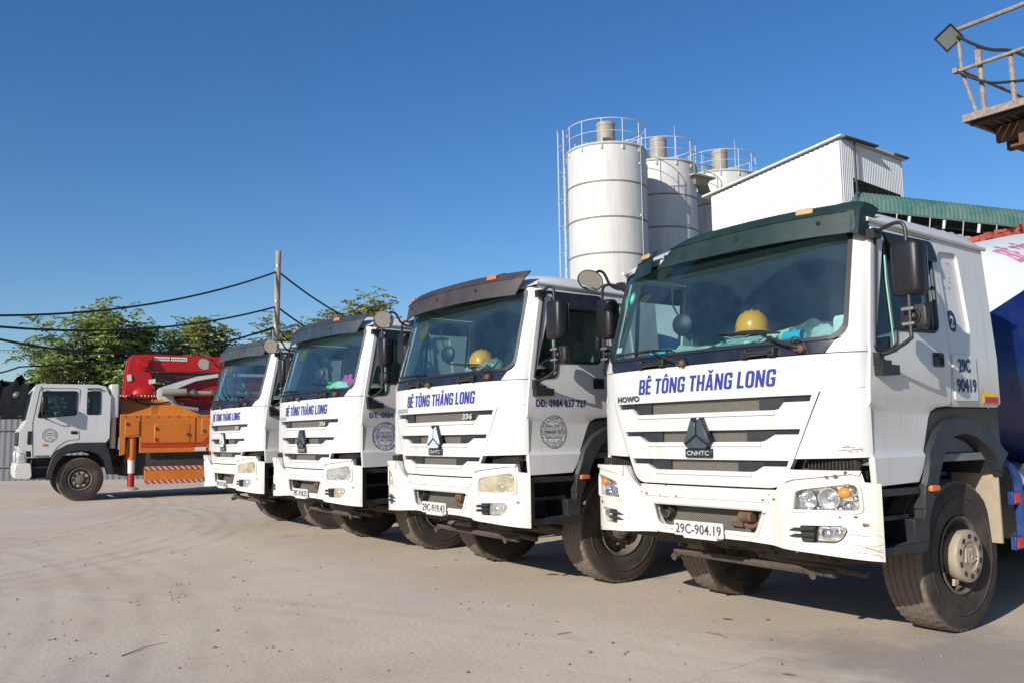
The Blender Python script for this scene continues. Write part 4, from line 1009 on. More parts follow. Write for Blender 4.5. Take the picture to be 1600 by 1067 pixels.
# ---- mirrors, wipers, emblem
def rbox(mb, c, size, r, n=4):
    """box with rounded vertical edges and softened ends"""
    x, y, z = [q/2 for q in size]
    P = rnd([(-x, -y), (x, -y), (x, y), (-x, y)], r, n)
    rings = []
    for (h, k) in ((-z, .80), (-z+.012, .93), (-z+.03, 1), (z-.03, 1), (z-.012, .93), (z, .80)): rings.append([mb.v((c[0]+p[0]*k, c[1]+p[1]*k, c[2]+h)) for p in P])
    for A, B in zip(rings, rings[1:]):
        for k in range(len(P)): mb.face((A[k], A[(k+1) % len(P)], B[(k+1) % len(P)], B[k]))
    mb.face(rings[0][::-1]); mb.face(rings[-1])
MIR = Vector((1.378, .36, 2.330))
def mirror_arm(sg):
    def f(mb):
        X = lambda p: (sg*p[0], p[1], p[2])
        px, py = MIR.x+.01, MIR.y-.035
        mb.tube([X((1.15, .36, 2.585)), X((1.22, .335, 2.600)), X((1.33, .325, 2.62)), X((px, py, 2.58)), X((px, py, 2.40)), X((px, py, 1.95)), X((px, py-.005, 1.90)), X((1.28, .265, 1.825)), X((1.23, .25, 1.82))], .0125, 8, smooth=4)
        mb.box(X((1.165, .35, 2.585)), (.06, .08, .06)); 
        mb.box(X((1.215, .275, 1.735)), (.075, .10, .09)); mb.box(X((1.215, .245, 1.79)), (.05, .05, .08)); mb.box(X((1.215, .35, 1.725)), (.065, .14, .06))
    return f
def mirror_shell(sg):
    def f(mb):
        rbox(mb, (sg*MIR.x, MIR.y, MIR.z), (.198, .125, .33), .0615, 6)
    return f
def mirror_face(sg):
    def f(mb): mb.box((sg*MIR.x, MIR.y+.061, MIR.z), (.175, .004, .27))
    return f
def low_mirror(sg):
    def f(mb):
        c = (sg*(MIR.x+.0), MIR.y+.03, 2.035); mb.mi = 0
        rbox(mb, c, (.185, .05, .145), .02); mb.sphere((c[0]+.015*sg, c[1]-.035, c[2]), .028, nu=12, nv=8)
        mb.lathe([(.045, 0), (.04, .012), (.03, .012), (.03, .002), (0, .002)], (c[0]+.015*sg, c[1]-.024, c[2]), 'Y', 16, M=Matrix.Scale(-1, 3))
        mb.mi = 1
        for z in (.045, -.045): mb.box((sg*(MIR.x+.0), MIR.y-.04, c[2]+z), (.075, .02, .018))
        mb.mi = 2; mb.box((c[0], c[1]+.026, c[2]), (.16, .003, .12))
    return f
def low_mirror_shell(sg):
    def f(mb):
        rbox(mb, (sg*MIR.x, MIR.y+.01, 2.035), (.17, .10, .125), .045)
    return f
RM = Vector((-1.13, -.03, 2.60))
def round_arm(mb):
    mb.tube([(-1.075, .30, 2.55), (-1.10, .24, 2.545), (-1.12, .17, 2.58), (-1.12, .11, 2.665), (-1.125, .05, 2.68), (RM.x, RM.y+.01, RM.z+.02)], .012, 8, smooth=4)
    mb.box((-1.075, .31, 2.55), (.05, .05, .05))
def round_mirror(nrm):
    def f(mb):
        M = Vector(nrm).normalized().to_track_quat('Z', 'Y').to_matrix(); r = .105
        mb.mi = 0; mb.lathe([(0, -.05), (r*.5, -.045), (r*.85, -.02), (r, .0), (r*1.03, .008), (r*.97, .012), (r*.95, .006)], RM, 'Z', 28, M=M)
        mb.mi = 1; mb.lathe([(r*.955, .006), (r*.8, .011), (r*.5, .016), (0, .018)], RM, 'Z', 28, M=M)
    return f
WIPERS = [((.839, 1.872), (.531, 1.996), (.155, 2.035), (.682, 1.990)), ((-.124, 1.848), (-.481, 1.971), (-.93, 1.972), (-.26, 1.960))]
def wiper(i):
    def f(mb):
        pv, a, b0, b1 = [(fs(p[0]), p[1]) for p in WIPERS[i]]
        mb.mi = 0
        mb.tube([SF(*pv, .03), SF(pv[0]*.6+a[0]*.4, pv[1]*.6+a[1]*.4, .05), SF(*a, .035)], [.014, .012, .007], 6)
        mb.tube([SF(pv[0]-.03, pv[1]+.03, .03), SF(pv[0]*.6+a[0]*.4, pv[1]*.6+a[1]*.4-.015, .035)], .006, 6)
        mb.tube([SF(*b0, .012), SF(*a, .03), SF(*b1, .012)], .007, 6)
        mb.plate([(b0[0], b0[1]-.006), (b1[0], b1[1]-.006), (b1[0], b1[1]+.006), (b0[0], b0[1]+.006)], (), SF, .006, FCA, [], off=.014)
        mb.mi = 1
        mb.lathe([(.026, 0), (.024, .03), (.012, .042), (0, .044)], SF(*pv, .0), 'Y', 14, M=Matrix.Scale(-1, 3)); mb.box(SF(pv[0]-.02, pv[1]+.005, .02), (.05, .035, .03))
        mb.mi = 0
        mb.tube([SF(pv[0]-.06, pv[1]+.0, .03), SF(pv[0]-.05, pv[1]+.07, .05), SF(pv[0]+.01, pv[1]+.06, .05), SF(pv[0]+.05, pv[1]-.01, .03)], .004, 5, smooth=4)
    return f
def emblem(mb):
    c = lambda x, z, d: SF(x, z, d)
    mb.mi = 0
    P = [(-.125, 1.29), (-.115, 1.275), (.0, 1.275), (.115, 1.275), (.125, 1.29), (.035, 1.468), (.0, 1.448), (-.035, 1.468)]
    P = [(-.128, 1.285), (-.085, 1.245), (.085, 1.245), (.128, 1.285), (.048, 1.462), (.03, 1.462), (.0, 1.435), (-.03, 1.462), (-.048, 1.462)]
    mb.plate(P, (), SF, .04, [], [], off=.030)
    mb.mi = 1
    for Q in ([(-.008, 1.425), (-.045, 1.452), (-.115, 1.292), (-.105, 1.285), (-.008, 1.345)], [(.008, 1.425), (.008, 1.345), (.105, 1.285), (.115, 1.292), (.045, 1.452)], [(-.085, 1.252), (.085, 1.252), (.09, 1.270), (.0, 1.330), (-.09, 1.270)]):
        mb.plate(Q, (), SF, .014, [], [], off=.040)
def name_plate(mb): mb.plate([(-.12, 1.188), (.12, 1.188), (.12, 1.248), (-.12, 1.248)], (), SF, .03, [], [], off=.022)
def name_text(mb): put_text(mb, 'CNHTC', -.105, .105, 1.203, .032, SF, off=.0245, bold=.02, shear=.15)

# ---- inside the cab
def dashboard(mb):
    A = []
    for x in frange(-1.1, 1.1, .1):
        y0 = SF(fs(min(1.09, abs(x))), 1.93).y+.03
        A.append([mb.v((x, y0, 1.925)), mb.v((x, .55, 1.945)), mb.v((x, .66, 1.90)), mb.v((x, .70, 1.7)), mb.v((x, .5, 1.3))])
    for p, q in zip(A, A[1:]):
        for i in range(4): mb.face((p[i], p[i+1], q[i+1], q[i]))
    mb.sphere((.62, .60, 1.93), .26, 1, .55, .35, 14, 8)
def seat(sg):
    def f(mb):
        x = sg*.62
        rbox(mb, (x, 1.12, 1.60), (.52, .50, .14), .08); rbox(mb, (x, 1.38, 1.95), (.50, .13, .66), .06); rbox(mb, (x, 1.40, 2.36), (.30, .11, .17), .05)
        mb.box((x, 1.12, 1.36), (.4, .4, .34))
    return f
def steering(mb):
    M = Vector((0, -.55, .83)).to_track_quat('Z', 'Y').to_matrix(); c = Vector((.62, .80, 1.99))
    mb.tube([c+M @ Vector((.225*math.cos(2*PI*k/24), .225*math.sin(2*PI*k/24), 0)) for k in range(24)], .015, 8, closed=True)
    for a in (0, 2.1, 4.2): mb.tube([c, c+M @ Vector((.22*math.cos(a), .22*math.sin(a), 0))], .012, 6)
    mb.lathe([(0, -.03), (.06, -.02), (.06, .01), (0, .02)], c, 'Z', 14, M=M); mb.tube([c, c+M @ Vector((0, 0, -.5))], .03, 8)
def cab_fan(mb):
    c = Vector((-.56, .42, 2.20)); M = Vector((.3, -1, 0)).to_track_quat('Z', 'Y').to_matrix()
    mb.tube([(-.60, .36, 2.50), (-.62, .38, 2.36), c], .008, 6)
    mb.lathe([(0, .03), (.05, .028), (.085, .01), (.09, -.01), (.07, -.03), (0, -.035)], c, 'Z', 22, M=M)

# ---------------------------------------------------------------- ground
mb = MB(); mb.face([mb.v(p) for p in ((-900, -600, 0), (900, -600, 0), (900, 1200, 0), (-900, 1200, 0))])
tag(obj('ground', mb.mesh('ground', 'dusty_concrete', None)), kind='structure')

# ---------------------------------------------------------------- mixer trucks
GR_T = 'concrete mixer trucks parked in a row'
TR = [(0, 0, 0), (-2.996, -.340, -.0177), (-6.228, -.328, .0053), (-9.445, -.270, -.0031)]
def door_text(body, y0, y1, z, cap, bold=.03):
    return lambda mb: put_text(mb, body, y0, y1, z, cap, side(1), off=.008, bold=bold, spacing=1.10)
def stamp(style):
    def f(mb):
        S = side(1); cy, cz, r = (.459, 1.385, .142) if style == 1 else (.475, 1.372, .165)
        ring(mb, S, cy, cz, r, .006 if style == 1 else .009, off=.0075); ring(mb, S, cy, cz, r*.70, .004 if style == 1 else .007, off=.0075)
        L = lambda a, b, c, d: mb.face([mb.v(S(y, z, .0075)) for y, z in ((a, b), (c, b), (c, d), (a, d))])
        w = .0025 if style == 1 else .004
        if style == 1:
            L(cy-r*.66, cz+.024, cy+r*.66, cz+.024+w); L(cy-r*.66, cz-.026, cy+r*.66, cz-.026-w)
            L(cy-w/2, cz+.026, cy+w/2, cz+r*.69); L(cy-w/2, cz-.028, cy+w/2, cz-r*.69)
            put_text(mb, '0984 837 727', cy-r*.62, cy+r*.62, cz-.014, .028, S, off=.0075, bold=.03)
            put_text(mb, '25000 kg', cy-r*.56, cy-.008, cz+.040, .020, S, off=.0075, bold=.02); put_text(mb, '2 N', cy+.012, cy+r*.42, cz+.040, .026, S, off=.0075, bold=.03)
            put_text(mb, '14400 kg', cy-r*.56, cy-.008, cz-.056, .018, S, off=.0075, bold=.02); put_text(mb, '10570 kg', cy+.008, cy+r*.56, cz-.056, .018, S, off=.0075, bold=.02)
        else:
            L(cy-r*.68, cz+.016, cy+r*.68, cz+.016+w); L(cy-r*.68, cz-.018, cy+r*.68, cz-.018-w)
            L(cy-w/2, cz+.018, cy+w/2, cz+r*.69); L(cy-w/2, cz-.02, cy+w/2, cz-r*.69)
            put_text(mb, 'ĐT: 0984 837 727', cy-r*.60, cy+r*.60, cz-.011, .020, S, off=.0075, bold=.03)
            for (a, b, q) in ((cy-r*.52, cy-.014, '24 TẤN'), (cy+.014, cy+r*.52, '02 NGƯỜI')): put_text(mb, q, a, b, cz+.034, .020, S, off=.0075, bold=.03)
            for (a, b, q) in ((cy-r*.42, cy-.02, '14T'), (cy+.014, cy+r*.50, '10 TẤN')): put_text(mb, q, a, b, cz-.056, .020, S, off=.0075, bold=.03)
        arc_text(mb, S, '★ CTY CPTB & VLXD-HĐT THĂNG LONG ★'.replace('★', '*'), cy, cz, r*.845, r*.17, math.radians(205), math.radians(-25), off=.0075)
        arc_text(mb, S, 'CẦU TIU · HOA ĐÌNH · SƠN ĐỒNG', cy, cz, r*.85, r*.14, math.radians(222), math.radians(318), True, off=.0075)
    return f
def plate_text(line):
    return lambda mb: put_text(mb, line, -.218+PLX, .198+PLX, .663, .068, lambda a, b, d: Vector((a, -.062-d, b)), off=.004, bold=.012, spacing=1.05)
PLX = -.015
def plate_panel(mb):
    mb.plate(rnd([(-.235+PLX, .645), (.215+PLX, .645), (.215+PLX, .748), (-.235+PLX, .748)], .012), (), lambda a, b, d: Vector((a, -.062-d, b)), .006)
    mb.tube([(-.1, -.05, .655), (.05, -.055, .636), (.15, -.06, .650), (.16, -.068, .665)], .008, 6)
    mb.box((-.01, -.035, .64), (.3, .06, .02))
def make_truck(i, c):
    x, y, a = TR[i]
    t = empty('mixer_truck', (x, y, 0), a, c['label'], 'truck', GR_T)
    bm_ = c['bumper']
    part('cab_shell', 'cab_shell', cab_shell, 'white_paint', t, .005)
    part('cab_lining', 'cab_inner%d' % (i > 1), cab_inner, 'pale_lining' if i > 1 else 'cab_lining', t)
    fp = part('front_panel', 'front_panel', front_panel, 'white_paint', t, .005)
    part('lettering', 'front_text', lambda mb: put_heavy(mb, 'BÊ TÔNG THĂNG LONG', -.615, .660, 1.648, .112, SF), 'letter_blue', fp, sharp=None, recalc=False)
    part('badge', 'howo_%s' % c['badge'], lambda mb: put_text(mb, 'HOWO', -.890, -.605, 1.600, .042, SF, off=.006, bold=.055, spacing=1.08), c['badge'], fp, sharp=None, recalc=False)
    for k in range(3):
        g = part('grille', 'grille%d' % k, grille(k), ['wire_mesh', 'grey_plastic', 'navy_trim'], t)
        if k == 0 and c.get('num'): part('badge', 'num336', lambda mb: put_text(mb, '336', .44, .60, 1.513, .046, SF, off=-.010, bold=.05, shear=.2), 'letter_silver', g, sharp=None, recalc=False)
    e = part('emblem', 'emblem_'+c['emblem'], emblem, ['black_plastic' if c['emblem'] == 'silver' else 'emblem_grey', 'emblem_silver' if c['emblem'] == 'silver' else 'emblem_grey'], t, .003)
    if c['emblem'] != 'silver': e.data.materials[0] = MATS['navy_trim']
    np_ = part('nameplate', 'name_plate', name_plate, 'navy_trim', t, .003); part('lettering', 'name_text', name_text, 'letter_silver', np_, sharp=None, recalc=False)
    for sg in (1, -1):
        part('corner_panel', 'corner%d' % sg, corner_panel(sg), 'white_paint', t, .006)
    part('wiper_cowl', 'cowl', cowl, 'navy_trim', t, .004)
    [part('grab_handle', 'cowl_handle%d' % q, cowl_handle(*xx), 'black_plastic', t, .005) for q, xx in enumerate(((-.575, -.315), (.42, .655)))]
    part('windscreen', 'windscreen', windscreen, 'windscreen_glass', t)
    part('windscreen_seal', 'ws_seal', windscreen_seal, 'rubber_seal', t)
    vf, vs = visor(c['visor'])
    v = part('sun_visor', 'visor_'+c['visor']+c['vmat'], vf, c['vmat'], t, .003)
    part('crease_strip', 'vcrease'+c['visor'], visor_crease(c['visor']), c['vmat'], v)
    if c['visor'] == 'broken': part('visor_end', 'vend', visor_end, c['vmat'], v); part('visor_fragment', 'vfrag', visor_fragment, c['vmat'], t, .003)['label'] = 'snapped-off end of the green sun visor'
    for (mx, tt) in c['markers']:
        p = vs(mx, tt); q = part('marker_lamp', 'marker_'+c['mlens'], lambda mb: (mb.box((0, 0, 0), (.115, .03, .042)), ), c['mlens'], v, .008); q.location = p+Vector((0, -.012, .0)); q.rotation_euler = (-.35, 0, math.atan2(vs(mx+.05, tt).y-vs(mx-.05, tt).y, .1))
        if c['visor'] == 'broken' and mx < 0: q.location += Vector((0, .055-.20*(mx+.75), -.012))
    for bx in ((-.35, .33, .9) if c['visor'] == 'broken' else (-.75, -.1, .55)):
        q = part('bolt', 'vbolt', visor_bolt, 'black_mirror_shell', v); q.location = vs(bx, .42)
    for bx in ((0, .75) if c['visor'] == 'broken' else (-.75, 0, .75)):
        q = part('stay', 'vstay', visor_stay, 'black_plastic', v); q.location = vs(bx, .97, -.01)
    b = part('bumper', 'bumper_'+bm_, bumper, bm_, t, .006)
    part('radiator_guard', 'rad', radiator_guard, ['wire_mesh', 'dark_iron'], t); part('tow_hook', 'hook', tow_hook, 'rust', t)
    for sg in (1, -1):
        h = part('headlight', 'hl%d' % sg, headlight_body(sg), 'chrome', t)
        part('lens', 'hlens%d_%s' % (sg, c['lens']), lens_surf(sg, HLX, -.004), c['lens'], h)
        if c['lens'] == 'lens_clear': part('indicator_bulb', 'bulb%d' % sg, bulb(sg), 'lamp_bulb_orange', h)
        fg_ = part('fog_lamp', 'fog%d' % sg, fog_body(sg), ['grey_plastic', 'chrome'], t)
        part('lens', 'flens%d_%s' % (sg, c['flens']), lens_surf(sg, FGL, -.006), c['flens'], fg_)
        d = part('door', 'door%d' % sg, door(sg), 'white_paint', t, .006)
        part('window_glass', 'wg%d' % sg, window_glass(sg), 'door_glass', d)
        part('window_seal', 'wseal%d' % sg, window_seal(sg), ['rubber_seal', 'trim_green' if i == 0 else 'steel'], d)
        part('rain_deflector', 'defl%d' % sg, deflector(sg), 'black_plastic', d)
        part('handle', 'handle%d' % sg, handle(sg), 'black_plastic', d, .004)
        if sg > 0 and c.get('phone'): part('lettering', 'phone%d' % i, door_text(*c['phone']), c['phone_mat'], d, sharp=None, recalc=False)
        if sg > 0 and c.get('stamp'): part('company_stamp', 'stamp%d' % c['stamp'], stamp(c['stamp']), 'letter_dark' if c['stamp'] == 1 else 'stamp_blue', d, sharp=None, recalc=False)
        f_ = part('fender', 'fender%d' % sg, fender(sg), 'grey_plastic', t, .005)
        part('side_marker', 'smark%d' % sg, lambda mb: mb.box((0, 0, 0), (.03, .10, .038)), 'orange_lens', f_, .008, loc=side(sg)(.745, .988, .045))
        part('step', 'steps%d' % sg, steps(sg), 'grey_plastic', t, .006)
        ma = part('mirror_arm', 'marm%d' % sg, mirror_arm(sg), 'black_plastic', t)
        ms = part('side_mirror', 'mshell%d' % sg, mirror_shell(sg), 'black_mirror_shell', t); part('mirror_glass', 'mface%d' % sg, mirror_face(sg), 'mirror_glass', ms)
        if c.get('lowshell') and sg > 0: part('wide_angle_mirror', 'lms%d' % sg, low_mirror_shell(sg), 'black_mirror_shell', t)
        else: part('wide_angle_mirror', 'lm%d' % sg, low_mirror(sg), ['black_plastic', 'steel', 'mirror_glass'], t, .003)
        part('mud_flap', 'flap%d' % sg, mudflap(sg), 'rim_paint' if i else 'hubcap_plastic', t, .003)
        part('rear_fender', 'rfen%d' % sg, rear_fender(sg), 'black_plastic', t)
        part('seat', 'seat%d' % sg, seat(sg), 'seat_cloth', t)
        for (wy, off) in ((1.21, 0), (4.85, 0), (6.2, 0), (4.85, -.34), (6.2, -.34)):
            w = bpy.data.objects.new('wheel', None); COL.objects.link(w); w.parent = t; w.empty_display_size = .2
            w.location = (sg*(.935+off), wy+.10, .507); w.scale = (1, .953, .953); w.rotation_euler = (c['spin']+wy, 0, 0) if sg > 0 else (c['spin']*1.7+wy, 0, PI)
            part('tyre', 'tyre', tyre, 'tyre_rubber', w, sharp=40); part('rim', 'rim', rim, ['rim_paint', 'dark_iron'], w)
            if c.get('hubcap') and sg > 0 and wy < 2: part('hub_cap', 'hubcap', hubcap, ['hubcap_plastic', 'dark_iron'], w)
    ra = part('round_mirror_arm', 'rarm', round_arm, 'black_plastic', t)
    part('round_mirror', 'rmir%d' % i, round_mirror(c['rnorm']), ['black_plastic', 'mirror_glass'], t)
    for k in (0, 1): part('wiper', 'wiper%d' % k, wiper(k), ['black_plastic', 'rust'], t)
    npl = part('number_plate', 'nplate', plate_panel, 'plate_white', t, .002); part('lettering', 'npt%d' % i, plate_text(c['plate']), 'letter_dark', npl, sharp=None, recalc=False)
    part('front_axle', 'under', under_front, ['dirty_iron', 'dark_iron'], t); part('chassis_frame', 'chassis', chassis, 'dark_iron', t)
    part('fuel_tank', 'tank', tank, 'steel', t)
    [part('side_guard', 'guard%d' % sg, blue_guard(sg), ['blue_steel', 'red_reflector', 'white_reflector'], t, .003) for sg in (1, -1)]
    d = part('mixer_drum', 'drum', drum_fine, ['drum_white', 'drum_blue'], t)
    part('drum_stand', 'stand', drum_stand, 'blue_steel', t); part('loading_hopper', 'hopper', hopper, 'red_steel', t)
    part('dashboard', 'dash', dashboard, 'dash_grey', t); part('steering_wheel', 'swheel', steering, 'black_plastic', t)
    part('cab_fan', 'fan', cab_fan, 'black_plastic', t)
    return t, d

CFG = [
 dict(label='white mixer truck with broken green sun visor and beige hub cap, nearest in the row', visor='broken', vmat='green_visor', badge='letter_dark', emblem='grey', bumper='cream_paint', lens='lens_clear', flens='lens_clear', mlens='pale_amber_lens', markers=[(.80, .87), (-.69, .86)], plate='29C-904.19', hubcap=True, spin=.2, rnorm=(.35, -.62, -.70)),
 dict(label='white mixer truck with dark brown sun visor and yellow helmet behind its windscreen', visor='whole', vmat='brown_visor', badge='letter_silver', emblem='silver', num=True, bumper='bumper_white', lens='lens_hazy', flens='lens_milky', mlens='orange_lens', markers=[(.72, .86), (-.98, .98)], plate='29C-919.43', phone=('DĐ: 0984 837 727', .255, .806, 1.603, .062), phone_mat='letter_navy', stamp=1, spin=.9, rnorm=(.70, -.45, -.55)),
 dict(label='white mixer truck with blue-grey sun visor and blue round stamp on its door', visor='whole', vmat='slate_visor', badge='letter_silver', emblem='grey', num=True, bumper='bumper_white', lens='lens_milky', flens='lens_hazy', mlens='orange_lens', markers=[(.62, .88), (-.86, .9)], plate='29C-918.25', phone=('ĐT: 0984 837 727', .26, .86, 1.585, .064), phone_mat='stamp_blue', stamp=2, lowshell=True, spin=1.7, rnorm=(.76, -.42, -.50)),
 dict(label='white mixer truck with plain grey sun visor, beside the orange pump truck', visor='whole', vmat='grey_visor', badge='letter_silver', emblem='silver', num=True, bumper='bumper_white', lens='lens_hazy', flens='lens_milky', mlens='orange_lens', markers=[], plate='29C-917.60', spin=2.6, rnorm=(.78, -.40, -.48)),
]
trucks = [make_truck(i, c) for i, c in enumerate(CFG)]
T1, T1drum = trucks[0]

# truck 1 decals: roundel and number board behind the door, stickers, drum markings
def cab_roundel(mb):
    S = side(1); P = circ(1.245, 2.085, .058, 28, .078)
    mb.plate(P, (), S, 0, off=-.021)
def cab_roundel_two(mb): put_text(mb, '2', 1.218, 1.272, 2.045, .080, side(1), off=-.019, bold=.03)
r_ = part('number_roundel', 'roundel', cab_roundel, 'letter_navy', T1); part('lettering', 'roundel2', cab_roundel_two, 'plate_white', r_, sharp=None, recalc=False)
def num_board(mb): mb.plate(rnd([(1.135, 1.545), (1.43, 1.545), (1.435, 1.855), (1.135, 1.858)], .02), (), side(1), .012, [], [], off=.012)
nb = part('number_board', 'nboard', num_board, 'white_paint', T1, .004)
part('lettering', 'nboard_t', lambda mb: (put_text(mb, '29C', 1.195, 1.35, 1.742, .088, side(1), off=.015, bold=.035), put_text(mb, '90419', 1.16, 1.412, 1.608, .088, side(1), off=.015, bold=.035)), 'letter_navy', nb, sharp=None, recalc=False)
def stick(mb):
    S = side(1); mb.mi = 0
    mb.plate([(1.52, 1.532), (1.725, 1.532), (1.725, 1.575), (1.52, 1.575)], (), S, 0, off=.003)
    mb.mi = 1
    mb.plate([(1.535, 1.578), (1.69, 1.578), (1.69, 1.606), (1.535, 1.606)], (), S, 0, off=.003)
    mb.plate(rnd([(1.495, 1.535), (1.53, 1.535), (1.535, 1.60), (1.515, 1.60), (1.515, 1.645), (1.505, 1.645), (1.50, 1.60), (1.49, 1.59)], .004), (), S, 0, off=.0045)
part('sticker', 'stick', stick, ['sticker_red', 'sticker_yellow'], T1)
def peeled(mb):
    S = side(1); rg = random.Random(3)
    for k in range(26):
        y, z = 1.22+rg.random()*.16-.02*k/26, 2.50-rg.random()*.22
        if abs((z-2.39)/.11-((y-1.27)/.07)) > .9: continue
        mb.plate([(y+rg.uniform(-.012, .012), z+rg.uniform(-.016, .016)) for _ in range(3)], (), S, 0, off=-.021)
part('sticker_remains', 'peel', peeled, 'stripe_red', T1)
def mirror_stickers(mb):
    for (x, z, r) in ((-.985, 2.42, .035), (-.90, 2.43, .04)): mb.plate([(fs(x)+r*math.cos(q*PI/9), z+1.25*r*math.sin(q*PI/9)) for q in range(18)], (), SF, 0, off=-.008)
part('inspection_sticker', 'insp', mirror_stickers, 'sticker_green', T1)
part('inspection_sticker', 'insp2', lambda mb: (mb.plate(poly_f([(-.985, 1.995), (-.90, 1.995), (-.90, 2.035), (-.985, 2.035)]), (), SF, 0, off=-.008), mb.plate(circ(fs(-.90), 2.43, .024, 14, .03), (), SF, 0, off=-.006)), 'paper_white', T1)
def scratches(mb):
    rg = random.Random(8)
    def line(S, pts, w, off):
        for (a, b), (c, d) in zip(pts, pts[1:]):
            L_ = math.hypot(c-a, d-b) or 1; nx, nz = -(d-b)/L_*w, (c-a)/L_*w
            mb.face([mb.v(S(*q, off)) for q in ((a-nx, b-nz), (c-nx, d-nz), (c+nx, d+nz), (a+nx, b+nz))])
    for k in range(16):
        s0, z0 = bs(1.10)+rg.uniform(0, .16), rg.choice((.63, .645, .66, .675, .74, .755))+rg.uniform(-.008, .008); l = rg.uniform(.03, .11); sl = rg.uniform(-.35, .25)
        line(SBm, [(s0, z0), (s0+l*.5, z0+sl*l*.5), (min(s0+l, bs(1.243)), z0+sl*l)], rg.uniform(.0005, .0013), .0015)
    for (s0, z0, q) in ((bs(1.10), 1.108, .016), (bs(1.05), 1.085, .02), (bs(1.0), 1.082, .014), (bs(1.06), .842, .012), (bs(1.14), .846, .014), (bs(-.60), .93, .012), (bs(-.40), .915, .010), (bs(.52), .92, .012), (bs(.56), .955, .008), (bs(.80), .62, .012), (bs(-1.1), .83, .03), (bs(-1.16), .62, .02)):
        P = [(s0+q*(.5+rg.random()*.6)*math.cos(a*PI/4), z0+.7*q*(.4+rg.random()*.6)*math.sin(a*PI/4)) for a in range(8)]
        mb.face([mb.v(SBm(a, b, .0195 if z0 > 1.05 else .013 if .90 < z0 < .95 and abs(s0) < .57 else .0015)) for a, b in P])
    for k in range(12):
        s0, z0 = fs(1.0)+rg.uniform(0, .13), 1.245+rg.uniform(-.014, .012); l = rg.uniform(.02, .06)
        line(SF, [(s0, z0), (s0+l, z0+rg.uniform(-.012, .012))], rg.uniform(.0006, .0016), .0075)
part('scratch_marks', 'scratch', scratches, 'rust', T1, sharp=None)
# drum lettering and roundel
def drum_pink(mb):
    put_heavy(mb, 'BÊ TÔNG THĂNG LONG', 1.60, 3.7, .93, .24, lambda a, b, d: drum_surf(b, a, d), shear=.1)
for o_ in (part('lettering', 'drum_pink', drum_pink, 'pink_letter', T1drum, sharp=None, recalc=False),): pass

# loose things on the dashboards (each one its own)
def hard_hat(name, loc, rz, label, s=1.0):
    mb = MB()
    prof = [(.128, .0), (.130, .02), (.128, .05), (.118, .085), (.095, .118), (.062, .140), (.03, .150), (0, .152)]
    mb.lathe(prof, (0, 0, 0), 'Z', 32, M=Matrix.Diagonal((.92, 1.08, 1)))
    A = []
    for k in range(25):
        a = -PI*.0+2*PI*k/24
        w = .010+.045*max(0, math.cos(a-PI*1.5))**1.5
        A.append([mb.v((.92*.128*math.cos(a), 1.08*.128*math.sin(a), .008)), mb.v((.92*(.130+w)*math.cos(a), 1.08*(.130+w)*math.sin(a), -.006)), mb.v((.92*(.128+w)*math.cos(a), 1.08*(.128+w)*math.sin(a), -.012)), mb.v((.92*.124*math.cos(a), 1.08*.124*math.sin(a), -.002))])
    for p, q in zip(A, A[1:]):
        for j in range(3): mb.face((p[j], p[j+1], q[j+1], q[j]))
    mb.tube([(0, -.125, .050), (0, -.10, .100), (0, -.05, .136), (0, 0, .147), (0, .05, .138), (0, .10, .104), (0, .125, .055)], [.010, .013, .014, .014, .014, .013, .010], 8, smooth=3)
    for sx in (-.05, .05): mb.tube([(sx, -.105, .085), (sx*.9, -.05, .132), (sx*.85, 0, .144), (sx*.9, .05, .134), (sx, .105, .09)], .008, 6, smooth=3)
    o = thing(name, mb, 'hat_yellow', label, 'helmet', 'yellow safety helmets'); o.location = loc; o.rotation_euler = (0, 0, rz); o.scale = (s,)*3
    return o
def tpos(i, p):
    x, y, a = TR[i]; c, s_ = math.cos(a), math.sin(a); return Vector((c*p[0]-s_*p[1]+x, s_*p[0]+c*p[1]+y, p[2]))
hard_hat('hard_hat', tpos(0, (.185, .345, 2.066)), .7, 'yellow safety helmet on papers behind the windscreen of the green-visored truck')
hard_hat('hard_hat', tpos(1, (.21, .345, 2.02)), .9, 'yellow safety helmet behind the windscreen of the brown-visored truck', 1.05)
def heap(name, mats, c, size, seed, label, cat, n=14, amp=.35, layer=None):
    """a crumpled bundle"""
    rg = random.Random(seed); mb = MB()
    ph = [(rg.uniform(0, 6), rg.uniform(2, 5), rg.uniform(0, 6)) for _ in range(6)]
    def fn(r, h, a): return r*(1+amp*.3*sum(math.sin(k*a+p+h*8*q) for k, (p, q, _) in enumerate(ph, 1))/3)
    prof = [(0, 0), (.8, 0), (1, .12), (.98, .35), (.85, .65), (.55, .9), (.2, 1.0), (0, 1.0)]
    mb.lathe(prof, (0, 0, 0), 'Z', 30, fn=fn)
    for v in mb.bm.verts:
        if v.co.z > .02: v.co.z *= 1+.22*math.sin(v.co.x*5+ph[0][0])*math.cos(v.co.y*6+ph[1][0])
        v.co = Vector((v.co.x*size[0]/2, v.co.y*size[1]/2, v.co.z*size[2]))
    o = thing(name, mb, mats, label, cat); o.location = c; return o
ZD = 1.952
